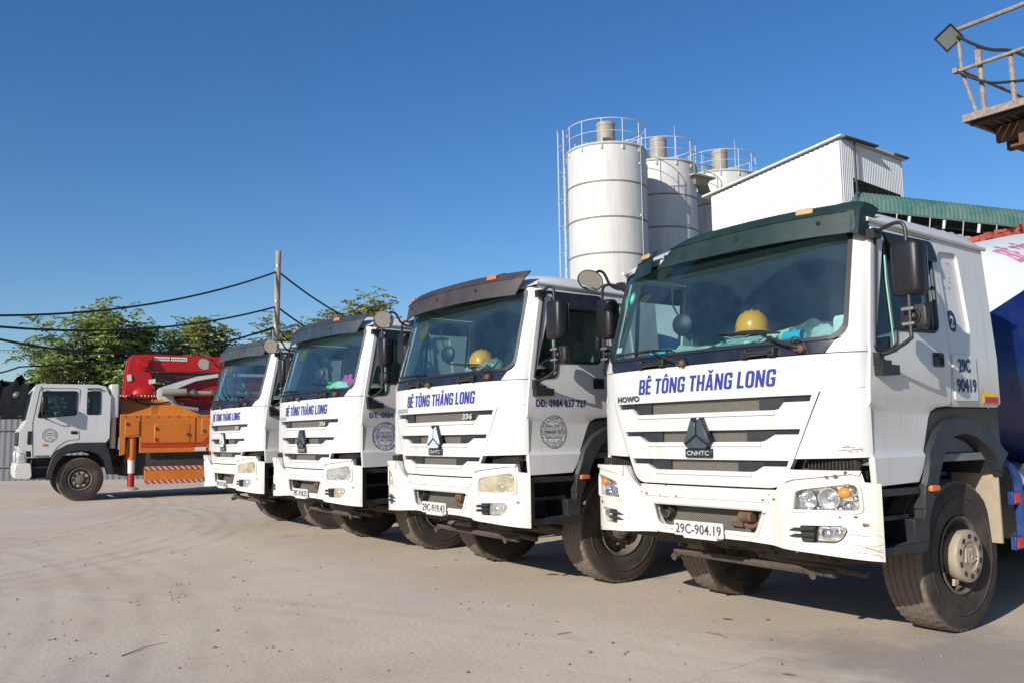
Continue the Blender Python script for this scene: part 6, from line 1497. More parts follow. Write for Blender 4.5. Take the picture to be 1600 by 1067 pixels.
# ---------------------------------------------------------------- silos
GR_S = 'white cement silos'
def ringpts(r, z, n=48, a0=0, a1=2*PI): return [(r*math.cos(a0+(a1-a0)*k/n), r*math.sin(a0+(a1-a0)*k/n), z) for k in range(n if abs(a1-a0-2*PI) < 1e-6 else n+1)]
def silo(loc, r, ztop, label, seed, fz=1.12, fdx=0.0, box=True, rod=False, ladder=False):
    s = empty('silo', (loc[0], loc[1], 0), 0, label, 'silo', GR_S)
    rg = random.Random(seed); zb = 4.2
    def body(mb):
        pr = [(.35, 2.9), (r, zb)]
        z = ztop-1.42
        pr += [(r, ztop)]; mb.lathe([(0, 2.9)]+pr+[(r*.97, ztop+.03), (0, ztop+.14)], (0, 0, 0), 'Z', 72)
    o = part('shell', 'silo_b%d' % seed, body, 'silo_white', s)
    def seams(mb):
        z = ztop-1.42
        while z > zb: mb.lathe([(r-.01, -.035), (r+.014, -.03), (r+.014, .03), (r-.01, .035)], (0, 0, z), 'Z', 72); z -= 1.36
    part('seam_ring', 'silo_s%d' % seed, seams, 'seam_grey', s)
    part('leg', 'silo_l%d' % seed, lambda mb: [mb.tube([(r*.9*math.cos(a), r*.9*math.sin(a), 0), (r*.9*math.cos(a), r*.9*math.sin(a), zb+.3)], .12, 10) for a in (PI/4, PI*.75, PI*1.25, PI*1.75)], 'pale_rail', s)
    def rail(mb):
        mb.tube(ringpts(r*1.0, ztop+.98), .018, 6, closed=True); mb.tube(ringpts(r*1.0, ztop+.50), .013, 6, closed=True)
        for k in range(12): a = 2*PI*(k+.4)/12; mb.tube([(r*math.cos(a), r*math.sin(a), ztop-.10), (r*math.cos(a), r*math.sin(a), ztop+.98)], .015, 6); mb.box((r*math.cos(a), r*math.sin(a), ztop-.12), (.09, .09, .16))
        mb.tube(ringpts(r*1.005, ztop+.03), .05, 6, closed=True)
    part('railing', 'silo_r%d' % seed, rail, 'pale_rail', s)
    def filt(mb):
        mb.lathe([(0, .1), (.36, .1), (.36, fz), (.375, fz+.02), (.375, fz+.07), (.36, fz+.16), (.25, fz+.20), (0, fz+.22)], (fdx, 0, ztop), 'Z', 28)
    f = part('dust_filter', 'silo_f%d' % seed, filt, 'filter_tan', s)
    def pipe(mb):
        for a_, w_ in ((-.95, .022),):
            a = math.atan2(CAMP[1]-loc[1], CAMP[0]-loc[0])+a_*-1.0; d = Vector((math.cos(a), math.sin(a), 0))
            mb.tube([d*(r+w_+.03)+Vector((0, 0, 1)), d*(r+w_+.03)+Vector((0, 0, ztop+.25)), d*(r*.6)+Vector((0, 0, ztop+.42))], w_*.6, 7)
            for z in (5.5, 7.5, 9.5, 11.5): mb.box(d*(r+.02)+Vector((0, 0, z)), (.10, .10, .05), Matrix.Rotation(a, 3, 'Z'))
    if seed == 1: part('fill_pipe', 'silo_p%d' % seed, pipe, 'silo_white', s)
    n = Vector((CAMP[0]-loc[0], CAMP[1]-loc[1], 0)).normalized(); rr = RT.copy(); rr.z = 0; rr.normalize()
    if box: part('control_box', 'silo_c%d' % seed, lambda mb: mb.box(Vector((fdx, 0, ztop+.50))+n*.37+rr*.03, (.05, .30, .20), Matrix.Rotation(math.atan2(n.y, n.x), 3, 'Z')), 'dark_iron', f)
    else: part('motor', 'silo_c%d' % seed, lambda mb: mb.lathe([(0, -.1), (.1, -.1), (.1, .1), (0, .1)], Vector((fdx, 0, ztop+.55))-rr*.42, 'X', 12), 'steel', f)
    if rod: part('lightning_rod', 'silo_k%d' % seed, lambda mb: mb.tube([(rr.x*.72, rr.y*.72, ztop), (rr.x*.72, rr.y*.72, ztop+1.95)], [.02, .008], 5), 'pale_rail', s)
    if ladder:
        def lad(mb):
            c = -rr*(r+.13)+n*.05
            tx = n; top = ztop+.95
            for q in (-.2, .2): mb.tube([c+tx*q+Vector((0, 0, 1.0)), c+tx*q+Vector((0, 0, top))], .02, 6)
            z = 1.2
            while z < top: mb.tube([c-tx*.2+Vector((0, 0, z)), c+tx*.2+Vector((0, 0, z))], .012, 5); z += .3
            z = 3.0
            while z < top+.1:
                mb.tube([c+tx*.2+Vector((0, 0, z)), c+tx*.26-rr*.12+Vector((0, 0, z)), c-rr*.24+Vector((0, 0, z)), c-tx*.26-rr*.12+Vector((0, 0, z)), c-tx*.2+Vector((0, 0, z))], .012, 5, smooth=2); z += 1.05
            for q in (-.25, 0, .25): mb.tube([c-rr*.22+tx*q+Vector((0, 0, 3)), c-rr*.22+tx*q+Vector((0, 0, top))], .010, 5)
            z = 2.0
            while z < top: mb.tube([c+Vector((0, 0, z)), c+rr*.32+Vector((0, 0, z))], .02, 5); z += 2.0
            mb.tube([-rr*(r+.08)+n*.12+Vector((0, 0, 1)), -rr*(r+.08)+n*.12+Vector((0, 0, ztop-.5))], .032, 8)
        part('caged_ladder', 'silo_d%d' % seed, lad, 'pale_rail', s)
    return s
silo((-21.09, 18.16), 1.53, 12.15, 'large white silo with a caged ladder, leftmost and nearest of the silos', 1, ladder=True)
silo((-22.17, 22.10), 1.55, 12.47, 'white silo half shaded by the laddered silo, between two other silos', 2, fz=1.2, box=False, rod=True)
silo((-22.53, 26.38), 1.58, 12.80, 'white silo farthest right, partly hidden behind the corrugated shed', 3, fz=1.2, box=False, rod=True)
mb = MB(); gx, gy, gz = -20.75, 22.95, 11.95
mb.hexa([(gx-.2, gy-.3, gz-.35), (gx+.15, gy-.3, gz-.35), (gx+.15, gy+.3, gz-.35), (gx-.2, gy+.3, gz-.35), (gx-.35, gy-.5, gz-.05), (gx+.3, gy-.5, gz-.05), (gx+.3, gy+.5, gz-.05), (gx-.35, gy+.5, gz-.05)])
mb.box((gx, gy, gz-.02), (.8, 1.3, .07)); mb.box((gx-1.0, gy+1.4, gz-.02), (.5, 2.4, .07), Matrix.Rotation(.65, 3, 'Z'))
for z in (.45, .9): mb.tube([(gx+.35, gy-.6, gz+z), (gx+.35, gy+.6, gz+z)], .016, 5)
for k in range(3): mb.tube([(gx+.35, gy-.6+.6*k, gz), (gx+.35, gy-.6+.6*k, gz+.9)], .016, 5)
thing('silo_gangway', mb, 'filter_tan', 'small railed gangway bridging the gap between the two rear silos', 'gangway')

def atp_(u, v, d):
    return Vector(CAMP)+(FW+RT*((u-800)/FPX)+UP*((533.5-v)/FPX))*d
# ---------------------------------------------------------------- corrugated shed on legs, conveyor, roofs
def ribbed(mb, p0, p1, zlo, zhi, pitch=.10, dep=.018, out=None):
    """ribbed sheet standing between p0 and p1; zlo/zhi: functions of the fraction along"""
    p0, p1 = Vector((*p0, 0)), Vector((*p1, 0)); d = p1-p0; L = d.length; d.normalize(); nrm = Vector((d.y, -d.x, 0)) if out is None else out
    n = max(2, int(L/pitch*4)); prev = None
    for i in range(n+1):
        t = i/n; k = i % 4; o = (0, 0, dep, dep)[k]
        p = p0+d*(L*t)+nrm*o; a, b = mb.v((p.x, p.y, zlo(t))), mb.v((p.x, p.y, zhi(t)))
        if prev: mb.face((prev[0], a, b, prev[1]))
        prev = (a, b)
bA, bB, bC = (-11.01, 18.41), (-15.85, 18.15), (-11.20, 21.98)
bD = (-16.04, 21.72)
sh = empty('hopper_shed', (-13.5, 20, 0), 0, 'white corrugated metal shed standing high on legs above the nearest trucks', 'shed')
inv = lambda p: (p[0]+13.5, p[1]-20)
A_, B_, C_, D_ = [inv(p) for p in (bA, bB, bC, bD)]
ZL = 7.0
def sh_walls(mb):
    ribbed(mb, B_, A_, lambda t: ZL, lambda t: 9.31+.69*t, .17, .022)
    ribbed(mb, D_, C_, lambda t: ZL, lambda t: 9.25+.69*t, .17, -.022)
    ribbed(mb, B_, D_, lambda t: ZL, lambda t: 9.31-.06*t, .17, -.022)
    # gable above the conveyor, with strips each side of the opening
    ribbed(mb, A_, C_, lambda t: 7.0 if t < .17 else (8.95-.12*t if t < .96 else 7.4), lambda t: 10.0-.03*t, .10, .02)
part('wall', 'sh_walls', sh_walls, 'white_sheet', sh, sharp=20)
def sh_roof(mb):
    e = .18
    for (q0, q1, z0, z1) in ((B_, D_, 9.31, 9.25),):
        pass
    a, b, c, d = [Vector((*p, 0)) for p in (A_, B_, C_, D_)]
    u = (a-b).normalized(); w = (c-a).normalized()
    P = [b-u*.28-w*.15+Vector((0, 0, 9.31)), a+u*.12-w*.15+Vector((0, 0, 10.045)), c+u*.12+w*.15+Vector((0, 0, 10.015)), d-u*.28+w*.15+Vector((0, 0, 9.25))]
    mb.hexa([p+Vector((0, 0, .01)) for p in P]+[p+Vector((0, 0, .065)) for p in P])
part('roof', 'sh_roof', sh_roof, 'white_sheet', sh)
part('flashing', 'sh_fl', lambda mb: (mb.box((A_[0]+.1, A_[1]+.9, 10.06), (.16, 1.7, .05)), ), 'dark_iron', sh)
part('flashing', 'sh_fl2', lambda mb: mb.box((C_[0]+.12, C_[1]-.25, 10.06), (.16, .8, .06)), 'dark_iron', sh)
part('flashing', 'sh_fl3', lambda mb: mb.box((A_[0]+.08, A_[1]+.62, 9.1), (.05, .03, 1.8)), 'dark_iron', sh)
part('leg', 'sh_leg', lambda mb: [mb.box((x, y, 3.5), (.25, .25, 7.0)) for x in (-2.2, 2.2) for y in (-1.4, 1.5)]+[mb.box((0, -1.4, 6.9), (4.6, .2, .2)), mb.box((0, 1.5, 6.9), (4.6, .2, .2))], 'steel', sh)
part('ceiling', 'sh_in', lambda mb: mb.box((0, .2, 7.05), (4.5, 3.2, .06)), 'dark_iron', sh)
# conveyor: half-round ribbed hood over a belt on rollers
cv0, cvd = Vector((-11.6, 18.95, 8.02)), Vector((2.83, 4.05, -.62)).normalized(); CL = 15.0
cs = Vector((cvd.y, -cvd.x, 0)).normalized(); cu = cs.cross(cvd).normalized()
cu = cu if cu.z > 0 else -cu
cv = empty('belt_conveyor', (0, 0, 0), 0, 'covered belt conveyor with green ribbed half-round hood coming out of the shed', 'conveyor')
def hood(mb):
    n = int(CL/.032); prev = None
    for i in range(n+1):
        p = cv0+cvd*(CL*i/n); r = .56+(.014 if (i//2) % 2 else 0)
        row = [mb.v(p+cs*r*math.cos(a)+cu*(r*1.15*math.sin(a)-.02)) for a in [PI*k/14 for k in range(15)]]
        if prev:
            for k in range(14): mb.face((prev[k], prev[k+1], row[k+1], row[k]))
        prev = row
part('hood', 'cv_hood', hood, 'green_sheet', cv, sharp=25)
part('belt', 'cv_belt', lambda mb: (mb.hexa([cv0+cs*a+cu*b+cvd*l for b in (-.30, -.25) for a, l in ((-.4, 0), (.4, 0), (.4, CL), (-.4, CL))]), mb.hexa([cv0+cs*a+cu*b+cvd*l for b in (-.72, -.62) for a, l in ((-.45, 0), (.45, 0), (.45, CL), (-.45, CL))])), 'dark_tarp', cv)
def cframe(mb):
    for sg in (1, -1):
        for b in (-.04, -.62): mb.tube([cv0+cs*.56*sg+cu*b, cv0+cs*.56*sg+cu*b+cvd*CL], .028, 5)
        k = .6
        while k < CL: mb.tube([cv0+cs*.56*sg+cu*-.04+cvd*k, cv0+cs*.56*sg+cu*-.62+cvd*k], .022, 5); k += 1.0
    for k in (4, 9, 14):
        for sg in (1, -1): p = cv0+cs*.6*sg+cvd*k-cu*.6; mb.tube([p, (p.x, p.y, 0)], .09, 8)
part('frame', 'cv_frame', cframe, 'steel', cv)
part('roller', 'cv_roll', lambda mb: [mb.tube([cv0+cs*.52+cu*-.08+cvd*k, cv0+cs*.50+cu*-.34+cvd*k], .045, 7) for k in frange(.95, CL, 1.05)], 'pale_rail', cv)
lw = empty('low_shed', (-9.2, 19.6, 0), 0, 'low shed with a white sheet roof edge just below the green conveyor', 'shed')
part('wall', 'lw_wall', lambda mb: mb.box((0, 0, 3.1), (2.7, 8.4, 6.2)), 'filter_tan', lw)
def lw_roof(mb):
    n = 80; prev = None
    for i in range(n+1):
        y = -4.4+8.8*i/n; dz = .04 if (i//2) % 2 else 0
        q = [mb.v((x, y, z)) for x, z in ((1.54, 6.30), (1.54, 6.44+dz), (-1.6, 6.62+dz), (-1.6, 6.5))]
        if prev:
            for k in range(3): mb.face((prev[k], prev[k+1], q[k+1], q[k]))
        prev = q
part('roof', 'lw_roof', lw_roof, 'white_sheet', lw, sharp=20)
rg = random.Random(12); mb = MB(); ca_, cb_ = atp_(1518, 381, 21), atp_(1690, 336, 19)
P_ = [ca_.lerp(cb_, k/26) for k in range(27)]
mb.tube([p+Vector((0, 0, rg.uniform(-.03, .03))) for p in P_], [.11+rg.uniform(-.03, .035) for _ in P_], 7)
for k in range(16):
    p = ca_.lerp(cb_, rg.random()); mb.box(p+Vector((0, 0, rg.uniform(-.02, .10))), (rg.uniform(.08, .3), rg.uniform(.08, .3), rg.uniform(.04, .14)), Matrix.Rotation(rg.uniform(0, 3), 3, 'Z'))
for q in (.35, .9): p = ca_.lerp(cb_, q); mb.tube([p, (p.x, p.y, 0)], .07, 8)
thing('rusty_chute', mb, 'tile_red', 'rusty red chute sloping up just above the nearest mixer drum', 'chute')

# ---------------------------------------------------------------- raised platform with floodlight at top right
pf = empty('steel_platform', (-3.53, 10.86, 6.89), 0, 'weathered steel platform with railings jutting in at the top right', 'platform')
def deck(mb):
    mb.box((3.0, 0.03, -.04), (6.0, .06, .13)); mb.box((.03, 3.0, -.04), (.06, 5.9, .13))
part('edge_beam', 'pf_edge', deck, 'rail_worn', pf)
def grating(mb):
    for k in range(40): mb.box((.07+.15*k, 3.0, -.03), (.12, 5.9, .035))
    for k in range(7): mb.box((3.0, .2+.9*k, -.10), (5.9, .08, .10))
part('deck_grating', 'pf_deck', grating, 'tread_plate', pf)
def girder(mb):
    mb.box((1.2, 3.2, -.36), (1.1, 5.2, .42)); mb.box((1.2, 3.2, -.60), (1.3, 5.4, .05)); mb.box((4.4, 3.2, -.36), (1.1, 5.2, .42))
    mb.box((3, 1.2, -.30), (5.6, .14, .34)); mb.box((.45, .9, -.22), (.6, .1, .3))
    for (x, y) in ((4.6, 1.2), (4.6, 5.4), (1.4, 5.4)): mb.box((x, y, -3.745), (.4, .4, 6.29))
    for k in range(6): mb.box((.645, 1.0+.8*k, -.36), (.02, .06, .38))
part('support_frame', 'pf_gird', girder, 'rust', pf, .01)
def prail(mb):
    mb.tube([(.25, .02, 0), (.05, .0, .8), (.02, -.01, 1.62)], .032, 8); mb.tube([(.37, .05, 0), (.34, .05, 1.18)], .045, 8); mb.tube([(.89, .03, 0), (.88, .03, .86)], .045, 8); mb.tube([(2.0, .03, 0), (2.0, .03, 1.62)], .045, 8); mb.tube([(4.0, .03, 0), (4.0, .03, 1.62)], .045, 8)
    mb.tube([(-.02, -.03, 1.60), (5.9, -.03, 1.66)], .042, 8); mb.tube([(-.04, -.03, .84), (5.9, -.03, .88)], .036, 8)
    mb.tube([(.0, .0, .87), (.0, 5.9, .87)], .03, 6); mb.box((-.04, -.03, .86), (.08, .1, .09)); mb.box((.355, .0, .98), (.10, .04, .26))
    for y in (3, 5.8): mb.tube([(.03, y, 0), (.03, y, .9)], .04, 6)
part('railing', 'pf_rail', prail, 'rail_worn', pf)
part('cable', 'pf_cab', lambda mb: (mb.tube([(.05, -.08, 1.46), (.34, -.02, 1.20), (.6, -.02, 1.02), (.89, -.02, .90), (1.2, -.02, .66), (1.6, 0, .3), (2.2, .1, .02)], .030, 6, smooth=4), mb.tube([(.0, -.06, .82), (.25, -.06, .62), (.55, -.04, .44), (.86, .0, .36), (1.2, .06, .3)], .026, 6, smooth=4)), 'cable_black', pf)
part('cable_bucket', 'pf_buck', lambda mb: mb.lathe([(0, 0), (.16, 0), (.17, .28), (.13, .30), (0, .30)], (1.25, .35, .0), 'Z', 20), 'filter_tan', pf)
fl = empty('floodlight', (-3.62, 10.74, 8.36), 0, 'square floodlight tilted on the corner of the platform railing', 'floodlight')
FM = (Vector((.62, -.72, -.30))).to_track_quat('Z', 'Y').to_matrix() @ Matrix.Rotation(.72, 3, 'Z')
def flbody(mb):
    mb.box((0, 0, 0), (.36, .33, .05), FM); mb.box(FM @ Vector((0, 0, -.06)), (.26, .24, .08), FM, .8)
    for s_, t_ in (((.36, .02), (0, .165)), ((.36, .02), (0, -.165)), ((.02, .33), (.175, 0)), ((.02, .33), (-.175, 0))): mb.box(FM @ Vector((t_[0], t_[1], .035)), (s_[0], s_[1], .03), FM)
    mb.tube([FM @ Vector((.19, 0, 0)), FM @ Vector((.2, 0, -.1)), (.13, .11, .14)], .014, 6)
part('housing', 'fl_body', flbody, 'black_plastic', fl); part('lens', 'fl_lens', lambda mb: mb.box(FM @ Vector((0, 0, .027)), (.31, .28, .006), FM), 'lamp_lens_grey', fl)

# ---------------------------------------------------------------- utility pole, wires
pl_ = empty('utility_pole', (-26.02, 6.83, 0), 0, 'slim grey concrete utility pole rising behind the trucks', 'pole')
part('shaft', 'pole_s', lambda mb: mb.tube([(-.35, 0, 0), (.06, 0, 8.0)], [.17, .095], 14), 'concrete_pole', pl_)
part('band', 'pole_b', lambda mb: [mb.tube([(-.35+.41*z/8, 0, z-.05), (-.35+.41*z/8, 0, z+.05)], .17-.07*z/8, 14) for z in (7.45, 6.2, 5.3, 4.9)], 'steel', pl_)
def wire(pts, sag, r, label):
    mb = MB(); P = []
    for a, b in zip(pts, pts[1:]):
        a, b = Vector(a), Vector(b)
        for k in range(18): t = k/18; p = a.lerp(b, t); p.z -= sag*4*t*(1-t); P.append(p)
    P.append(Vector(pts[-1])); mb.tube(P, r, 6)
    thing('overhead_wire', mb, 'cable_black', label, 'wire', 'overhead wires on the pole')
def PP(z): return (-26.02-.35+.41*z/8, 6.83, z)
def atp(u, v, d):
    return Vector(CAMP)+(FW+RT*((u-800)/FPX)+UP*((533.5-v)/FPX))*d
wire([atp(-120, 490, 22), PP(7.27), atp(640, 525, 46)], .55, .034, 'topmost black wire sagging from the left edge to the pole and on')
wire([atp(-120, 497, 22), PP(6.02), atp(600, 545, 46)], .55, .034, 'second black wire from the top of the pole, passing in front of the tree crowns')
wire([atp(-120, 499, 22.4), PP(5.32), atp(560, 565, 46)], .9, .034, 'third black wire, sagging lowest between the tree tops and the pole')
wire([atp(-120, 567, 21), atp(30, 573, 23), PP(5.25)], .25, .022, 'low black wire crossing the dark stack at the left edge')
wire([atp(-120, 541, 26), PP(5.0)], .3, .008, 'thin faint wire low in the sky at the left edge')
wire([PP(4.95), atp(520, 585, 42)], .2, .02, 'short black wire falling steeply right from the pole behind the trucks')

# ---------------------------------------------------------------- fence, dark stack, teal hut at the left
fp0 = Vector((-32.9, -.6, 0)); fd = Vector((RT.x, RT.y, 0)).normalized()
def fence_piece(a, b, label):
    f = empty('metal_fence', tuple(fp0), 0, label, 'fence', 'grey corrugated fence')
    mb = MB(); p0, p1 = fd*a, fd*b
    L = b-a; n = int(L/.05); prev = None; nn = Vector((fd.y, -fd.x, 0))
    for i in range(n+1):
        p = p0+fd*(L*i/n)+nn*(.022*math.sin(i*.05*2*PI/.22)); q = (mb.v((p.x, p.y, 0)), mb.v((p.x, p.y, 2.22)))
        if prev: mb.face((prev[0], q[0], q[1], prev[1]))
        prev = q
    obj('sheet', mb.mesh('sheet', 'zinc_sheet', 60), f)
    mb = MB()
    for z in (1.82, .5): mb.tube([p0+nn*.05+Vector((0, 0, z)), p1+nn*.05+Vector((0, 0, z))], .03, 6)
    obj('rail', mb.mesh('rail', 'zinc_sheet'), f)
fence_piece(-9, 58, 'grey corrugated metal fence behind the pump truck')
ds = empty('tarp_stack', (-30.3, -.75, 0), 0, 'dark tarpaulin-covered stack behind the fence at the far left', 'stack')
def stack(mb):
    rg = random.Random(5); c = atp(32, 640, 36); G = []
    ang = YAW
    for i in range(15):
        t = i/14; u = -.9+1.9*t; row = []
        for j in range(9):
            w = j/8*PI; h = 3.9+.35*math.sin(i*1.3)*.4-.5*abs(t-.55)+.15*rg.random()
            zz = h*math.sin(w)**.45; dd = -1.0*math.cos(w)*.9
            p = c+fd*u+Vector((-fd.y, fd.x, 0))*dd; row.append(mb.v((p.x+30.3+.07*rg.uniform(-1, 1), p.y+.75+.07*rg.uniform(-1, 1), zz)))
        G.append(row)
    for A, B in zip(G, G[1:]):
        for j in range(8): mb.face((A[j], A[j+1], B[j+1], B[j]))
    mb.face(G[0]); mb.face(G[-1][::-1])
part('tarpaulin', 'stackm', stack, 'dark_tarp', ds)
part('round_lamp', 'stackl', lambda mb: mb.sphere(atp(27, 617, 34.2)-Vector((-30.3, -.75, 0)), .16, 1, 1, .9, 16, 10), 'lamp_lens_grey', ds)
mb = MB(); c = atp(-16, 640, 37); R_ = Matrix.Rotation(YAW, 3, 'Z'); mb.box((c.x, c.y, 1.9), (1.3, 2.0, 3.8), R_); mb.box((c.x, c.y, 3.86), (1.5, 2.2, .1), R_)
thing('teal_hut', mb, 'teal_paint', 'narrow teal hut cut off by the left edge', 'hut', bev=.03)

# ---------------------------------------------------------------- trees
def leaf_quad(mb, p, d, up, l, w):
    s_ = d.cross(up)
    if s_.length < 1e-4: return
    s_.normalize(); m = p+d*l*.5
    mb.face([mb.v(p), mb.v(m+s_*w), mb.v(p+d*l-Vector((0, 0, .15*l))), mb.v(m-s_*w)])
def tree(base, h, spread, seed, label, leafm, dens=1.0, trunk=.13, group=None, lo=.35, leaf=.21, multi=1):
    rg = random.Random(seed); t = empty('leafy_tree', tuple(base), 0, label, 'tree', group)
    tb, lf = MB(), MB(); tips = []
    def grow(p, d, l, r, lev):
        pts = [p]; n = 4; q = p.copy(); dd = d.copy()
        for k in range(n):
            dd = (dd+Vector((rg.uniform(-.25, .25), rg.uniform(-.25, .25), rg.uniform(.0, .28)))).normalized(); q = q+dd*(l/n); pts.append(q.copy())
        tb.tube(pts, [r*(1-.5*k/n) for k in range(n+1)], 6 if lev < 2 else 4)
        if lev >= 3: tips.append((pts[-1], dd)); tips.append((pts[-2], dd)); return
        if lev >= 1: tips.append((pts[-1], dd))
        for k in range(rg.choice((3, 4)) if lev else 6):
            f = rg.uniform(.35, 1.0); i = min(n-1, int(f*n)); a = rg.uniform(0, 2*PI); e = rg.uniform(.35, 1.0)
            side_ = Vector((math.cos(a), math.sin(a), 0)); nd = (dd*(1-.35*e)+side_*e*.75+Vector((0, 0, .45))).normalized()
            grow(pts[i].lerp(pts[i+1], f*n-i), nd, l*rg.uniform(.50, .72), r*.48, lev+1)
    for k in range(multi):
        o = Vector((rg.uniform(-.5, .5), rg.uniform(-.5, .5), 0)) if multi > 1 else Vector((0, 0, 0))
        grow(o, Vector((rg.uniform(-.15, .15)+o.x*.3, rg.uniform(-.15, .15)+o.y*.3, 1)).normalized(), h*.52, trunk, 0)
    mz = max(p.z for p, _ in tips); mr = max(math.hypot(p.x, p.y) for p, _ in tips); sz, sr = h/mz, spread/mr
    for v in tb.bm.verts: v.co = Vector((v.co.x*sr, v.co.y*sr, v.co.z*sz))
    for p, d in tips:
        p = Vector((p.x*sr, p.y*sr, p.z*sz))
        if p.z < h*lo*.7 or rg.random() > dens: continue
        for k in range(rg.choice((2, 3, 3, 4))):         # a spray of compound leaves
            a = rg.uniform(0, 2*PI); dd = Vector((math.cos(a), math.sin(a), rg.uniform(-.25, .8))).normalized(); L = rg.uniform(.45, .85)
            st = p+Vector((rg.uniform(-.12, .12),)*3)
            for j in range(6):
                q = st+dd*(L*(j+1)/6)-Vector((0, 0, .14*((j+1)/6)**2)); sd = dd.cross(Vector((0, 0, 1))).normalized()
                for sg in (1, -1):
                    leaf_quad(lf, q, (sd*sg+dd*.5+Vector((0, 0, rg.uniform(-.5, .15)))).normalized(), Vector((rg.uniform(-1, 1), rg.uniform(-1, 1), .7)), leaf*rg.uniform(.7, 1.2), leaf*.24)
    obj('trunk', tb.mesh('trunk', 'bark', 60), t); obj('crown', lf.mesh('crown', leafm, None, recalc=False), t)
GT = 'leafy trees behind the fence'
def tp(u, d): p = atp(u, 700, d); return (p.x, p.y, 0)
tree(tp(108, 35.5), 5.9, 2.6, 11, 'broad green tree at the left behind the white cab of the pump truck', 'leaf_green', .66, .12, GT, .3, multi=2)
tree(tp(190, 36), 7.1, 2.3, 12, 'tallest green tree, rising behind the gap between the white cab and the red boom', 'leaf_green', .66, .12, GT, .3, multi=3)
tree(tp(55, 37), 4.3, 1.2, 13, 'lower green tree at the far left beside the dark stack', 'leaf_green', .8, .1, GT, .2)
tree(tp(262, 38), 6.5, 2.0, 14, 'open-crowned tree behind the left end of the red boom', 'leaf_green', .7, .11, GT, .35, multi=2)
tree(tp(322, 39), 6.9, 2.1, 15, 'sparse olive tree behind the middle of the red boom', 'leaf_olive', .65, .11, GT, .4, multi=3)
tree(tp(385, 40), 6.0, 1.8, 19, 'sparse olive tree just left of the utility pole', 'leaf_olive', .65, .11, GT, .4, multi=2)
tree(tp(470, 41), 6.9, 1.7, 16, 'sparse tree just right of the utility pole', 'leaf_olive', .7, .11, GT, .5, multi=2)
tree(tp(515, 42), 7.6, 2.3, 20, 'middle olive tree between the utility pole and the brown-visored truck', 'leaf_olive', .7, .11, GT, .5, multi=3)
tree(tp(572, 42), 8.1, 2.6, 17, 'olive green tree top showing above the blue-grey sun visor', 'leaf_olive', .75, .12, GT, .55, multi=2)
tree(tp(225, 34.5), 4.4, 2.0, 18, 'dense low tree filling the space behind the orange pump body', 'leaf_green', .9, .1, GT, .15, multi=2)
mb = MB(); rg = random.Random(2)
for k in range(1200):
    p = fp0+fd*rg.uniform(-4, 6)+Vector((-fd.y, fd.x, 0))*rg.uniform(.3, 1.2)+Vector((0, 0, rg.uniform(1.2, 2.45)*rg.random()**.3))
    leaf_quad(mb, p, Vector((rg.uniform(-1, 1), rg.uniform(-1, 1), rg.uniform(-.3, .8))).normalized(), Vector((rg.uniform(-.5, .5), rg.uniform(-.5, .5), 1)), .22, .05)
thing('hedge', mb, 'leaf_green', 'low hedge just showing over the corrugated fence at the left', 'hedge', sharp=None, recalc=False)

# ---------------------------------------------------------------- bits on the ground
mb = MB(); rg = random.Random(4)
def pebble(x, y, r):
    M = Matrix.Rotation(rg.uniform(0, 6), 3, 'Z') @ Matrix.Diagonal((1, rg.uniform(.6, 1), rg.uniform(.4, .7)))
    ph = rg.uniform(0, 6); mb.lathe([(0, -1), (.8, -.55), (1, .05), (.65, .7), (0, 1)], (x, y, r*.3), 'Z', 6, M=M @ Matrix.Scale(r, 3), fn=lambda q, h, a: q*(1+.2*math.sin(2*a+ph)))
for k in range(520):
    d = 2.5+13*rg.random()**1.5; a = rg.uniform(-.62, .62); dv = Vector((FW.x, FW.y, 0)).normalized()*d+Vector((RT.x, RT.y, 0)).normalized()*d*math.tan(a)
    pebble(CAMP[0]+dv.x, CAMP[1]+dv.y, rg.choice((.005, .006, .008, .010, .013, .016)))
for k in range(14):
    p = Vector((-2.3, -2.4, 0))+Vector((rg.gauss(0, 1.2), rg.gauss(0, .8), 0))
    for j in range(rg.choice((3, 5, 7))): pebble(p.x+rg.gauss(0, .07), p.y+rg.gauss(0, .07), rg.uniform(.005, .014))
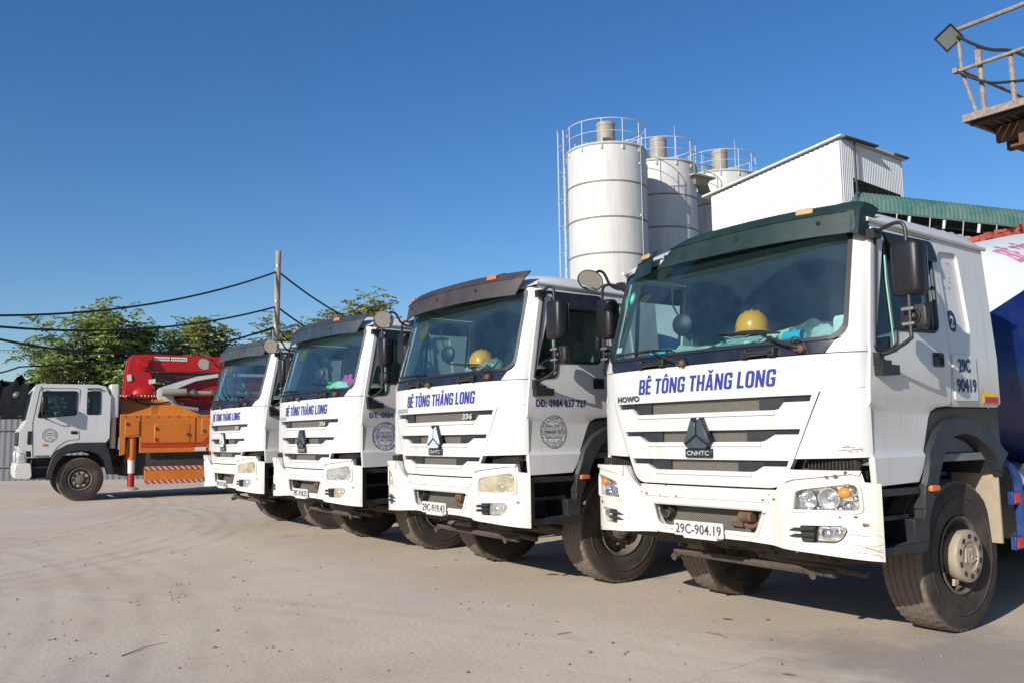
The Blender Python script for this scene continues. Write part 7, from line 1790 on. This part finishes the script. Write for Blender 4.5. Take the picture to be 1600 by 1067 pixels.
tag(thing('scattered_pebbles', mb, 'pebble_grey', 'small pebbles scattered over the dusty yard', 'pebbles', sharp=50), kind='stuff')
def gp(u, v):
    d = FW+RT*((u-800)/FPX)+UP*((533.5-v)/FPX); return Vector(CAMP)+d*(-CAMP[2]/d.z)
def twig(u0, v0, u1, v1, r, label):
    a, b = gp(u0, v0), gp(u1, v1); m = (a+b)/2+Vector((.01, .02, .008)); mb = MB(); mb.tube([a+Vector((0, 0, r)), m, b+Vector((0, 0, r*1.5))], [r, r*.8, r*.4], 6, smooth=3)
    thing('dry_twig', mb, 'dry_twig', label, 'twig', 'dry twigs on the ground')
twig(1103, 988, 1135, 997, .0045, 'thin dark twig lying in front of the nearest truck')
twig(870, 991, 893, 988, .0035, 'short brown twig on bare ground at the bottom centre')
twig(190, 1025, 226, 1010, .0035, 'bent dark strand added for a ground crack at the bottom left')  # these two bottom-left strands are added in place of crack lines in the ground
twig(228, 1010, 262, 1003, .002, 'slender strand added for the rest of the ground crack at the bottom left')
def leaf_flat(u, v, s_, rz, label):
    p = gp(u, v); mb = MB(); n = 6
    U = [(s_*(-1+2*k/n), s_*.38*math.sin(PI*k/n)) for k in range(n+1)]
    for (a, b), (c, d) in zip(U, U[1:]):
        P = [(a, -b, .006+.3*abs(b)), (c, -d, .006+.3*abs(d)), (c, 0, .004), (a, 0, .004)]; Q = [(a, 0, .004), (c, 0, .004), (c, d, .006+.3*abs(d)), (a, b, .006+.3*abs(b))]
        mb.face([mb.v(q) for q in P]); mb.face([mb.v(q) for q in Q])
    o = thing('dry_leaf', mb, 'dry_leaf', label, 'leaf', 'dry leaves on the ground'); o.location = (p.x, p.y, .002); o.rotation_euler = (0, 0, rz)
leaf_flat(1136, 968, .045, .4, 'brown curled leaf in front of the nearest truck, left of its front wheel')
leaf_flat(1200, 969, .025, 1.5, 'small dark leaf fragment right of the brown curled leaf')
leaf_flat(863, 898, .07, .9, 'brown leaf on the ground between the second and nearest trucks')
leaf_flat(1232, 1055, .04, .3, 'brown leaf near the bottom edge right of centre')
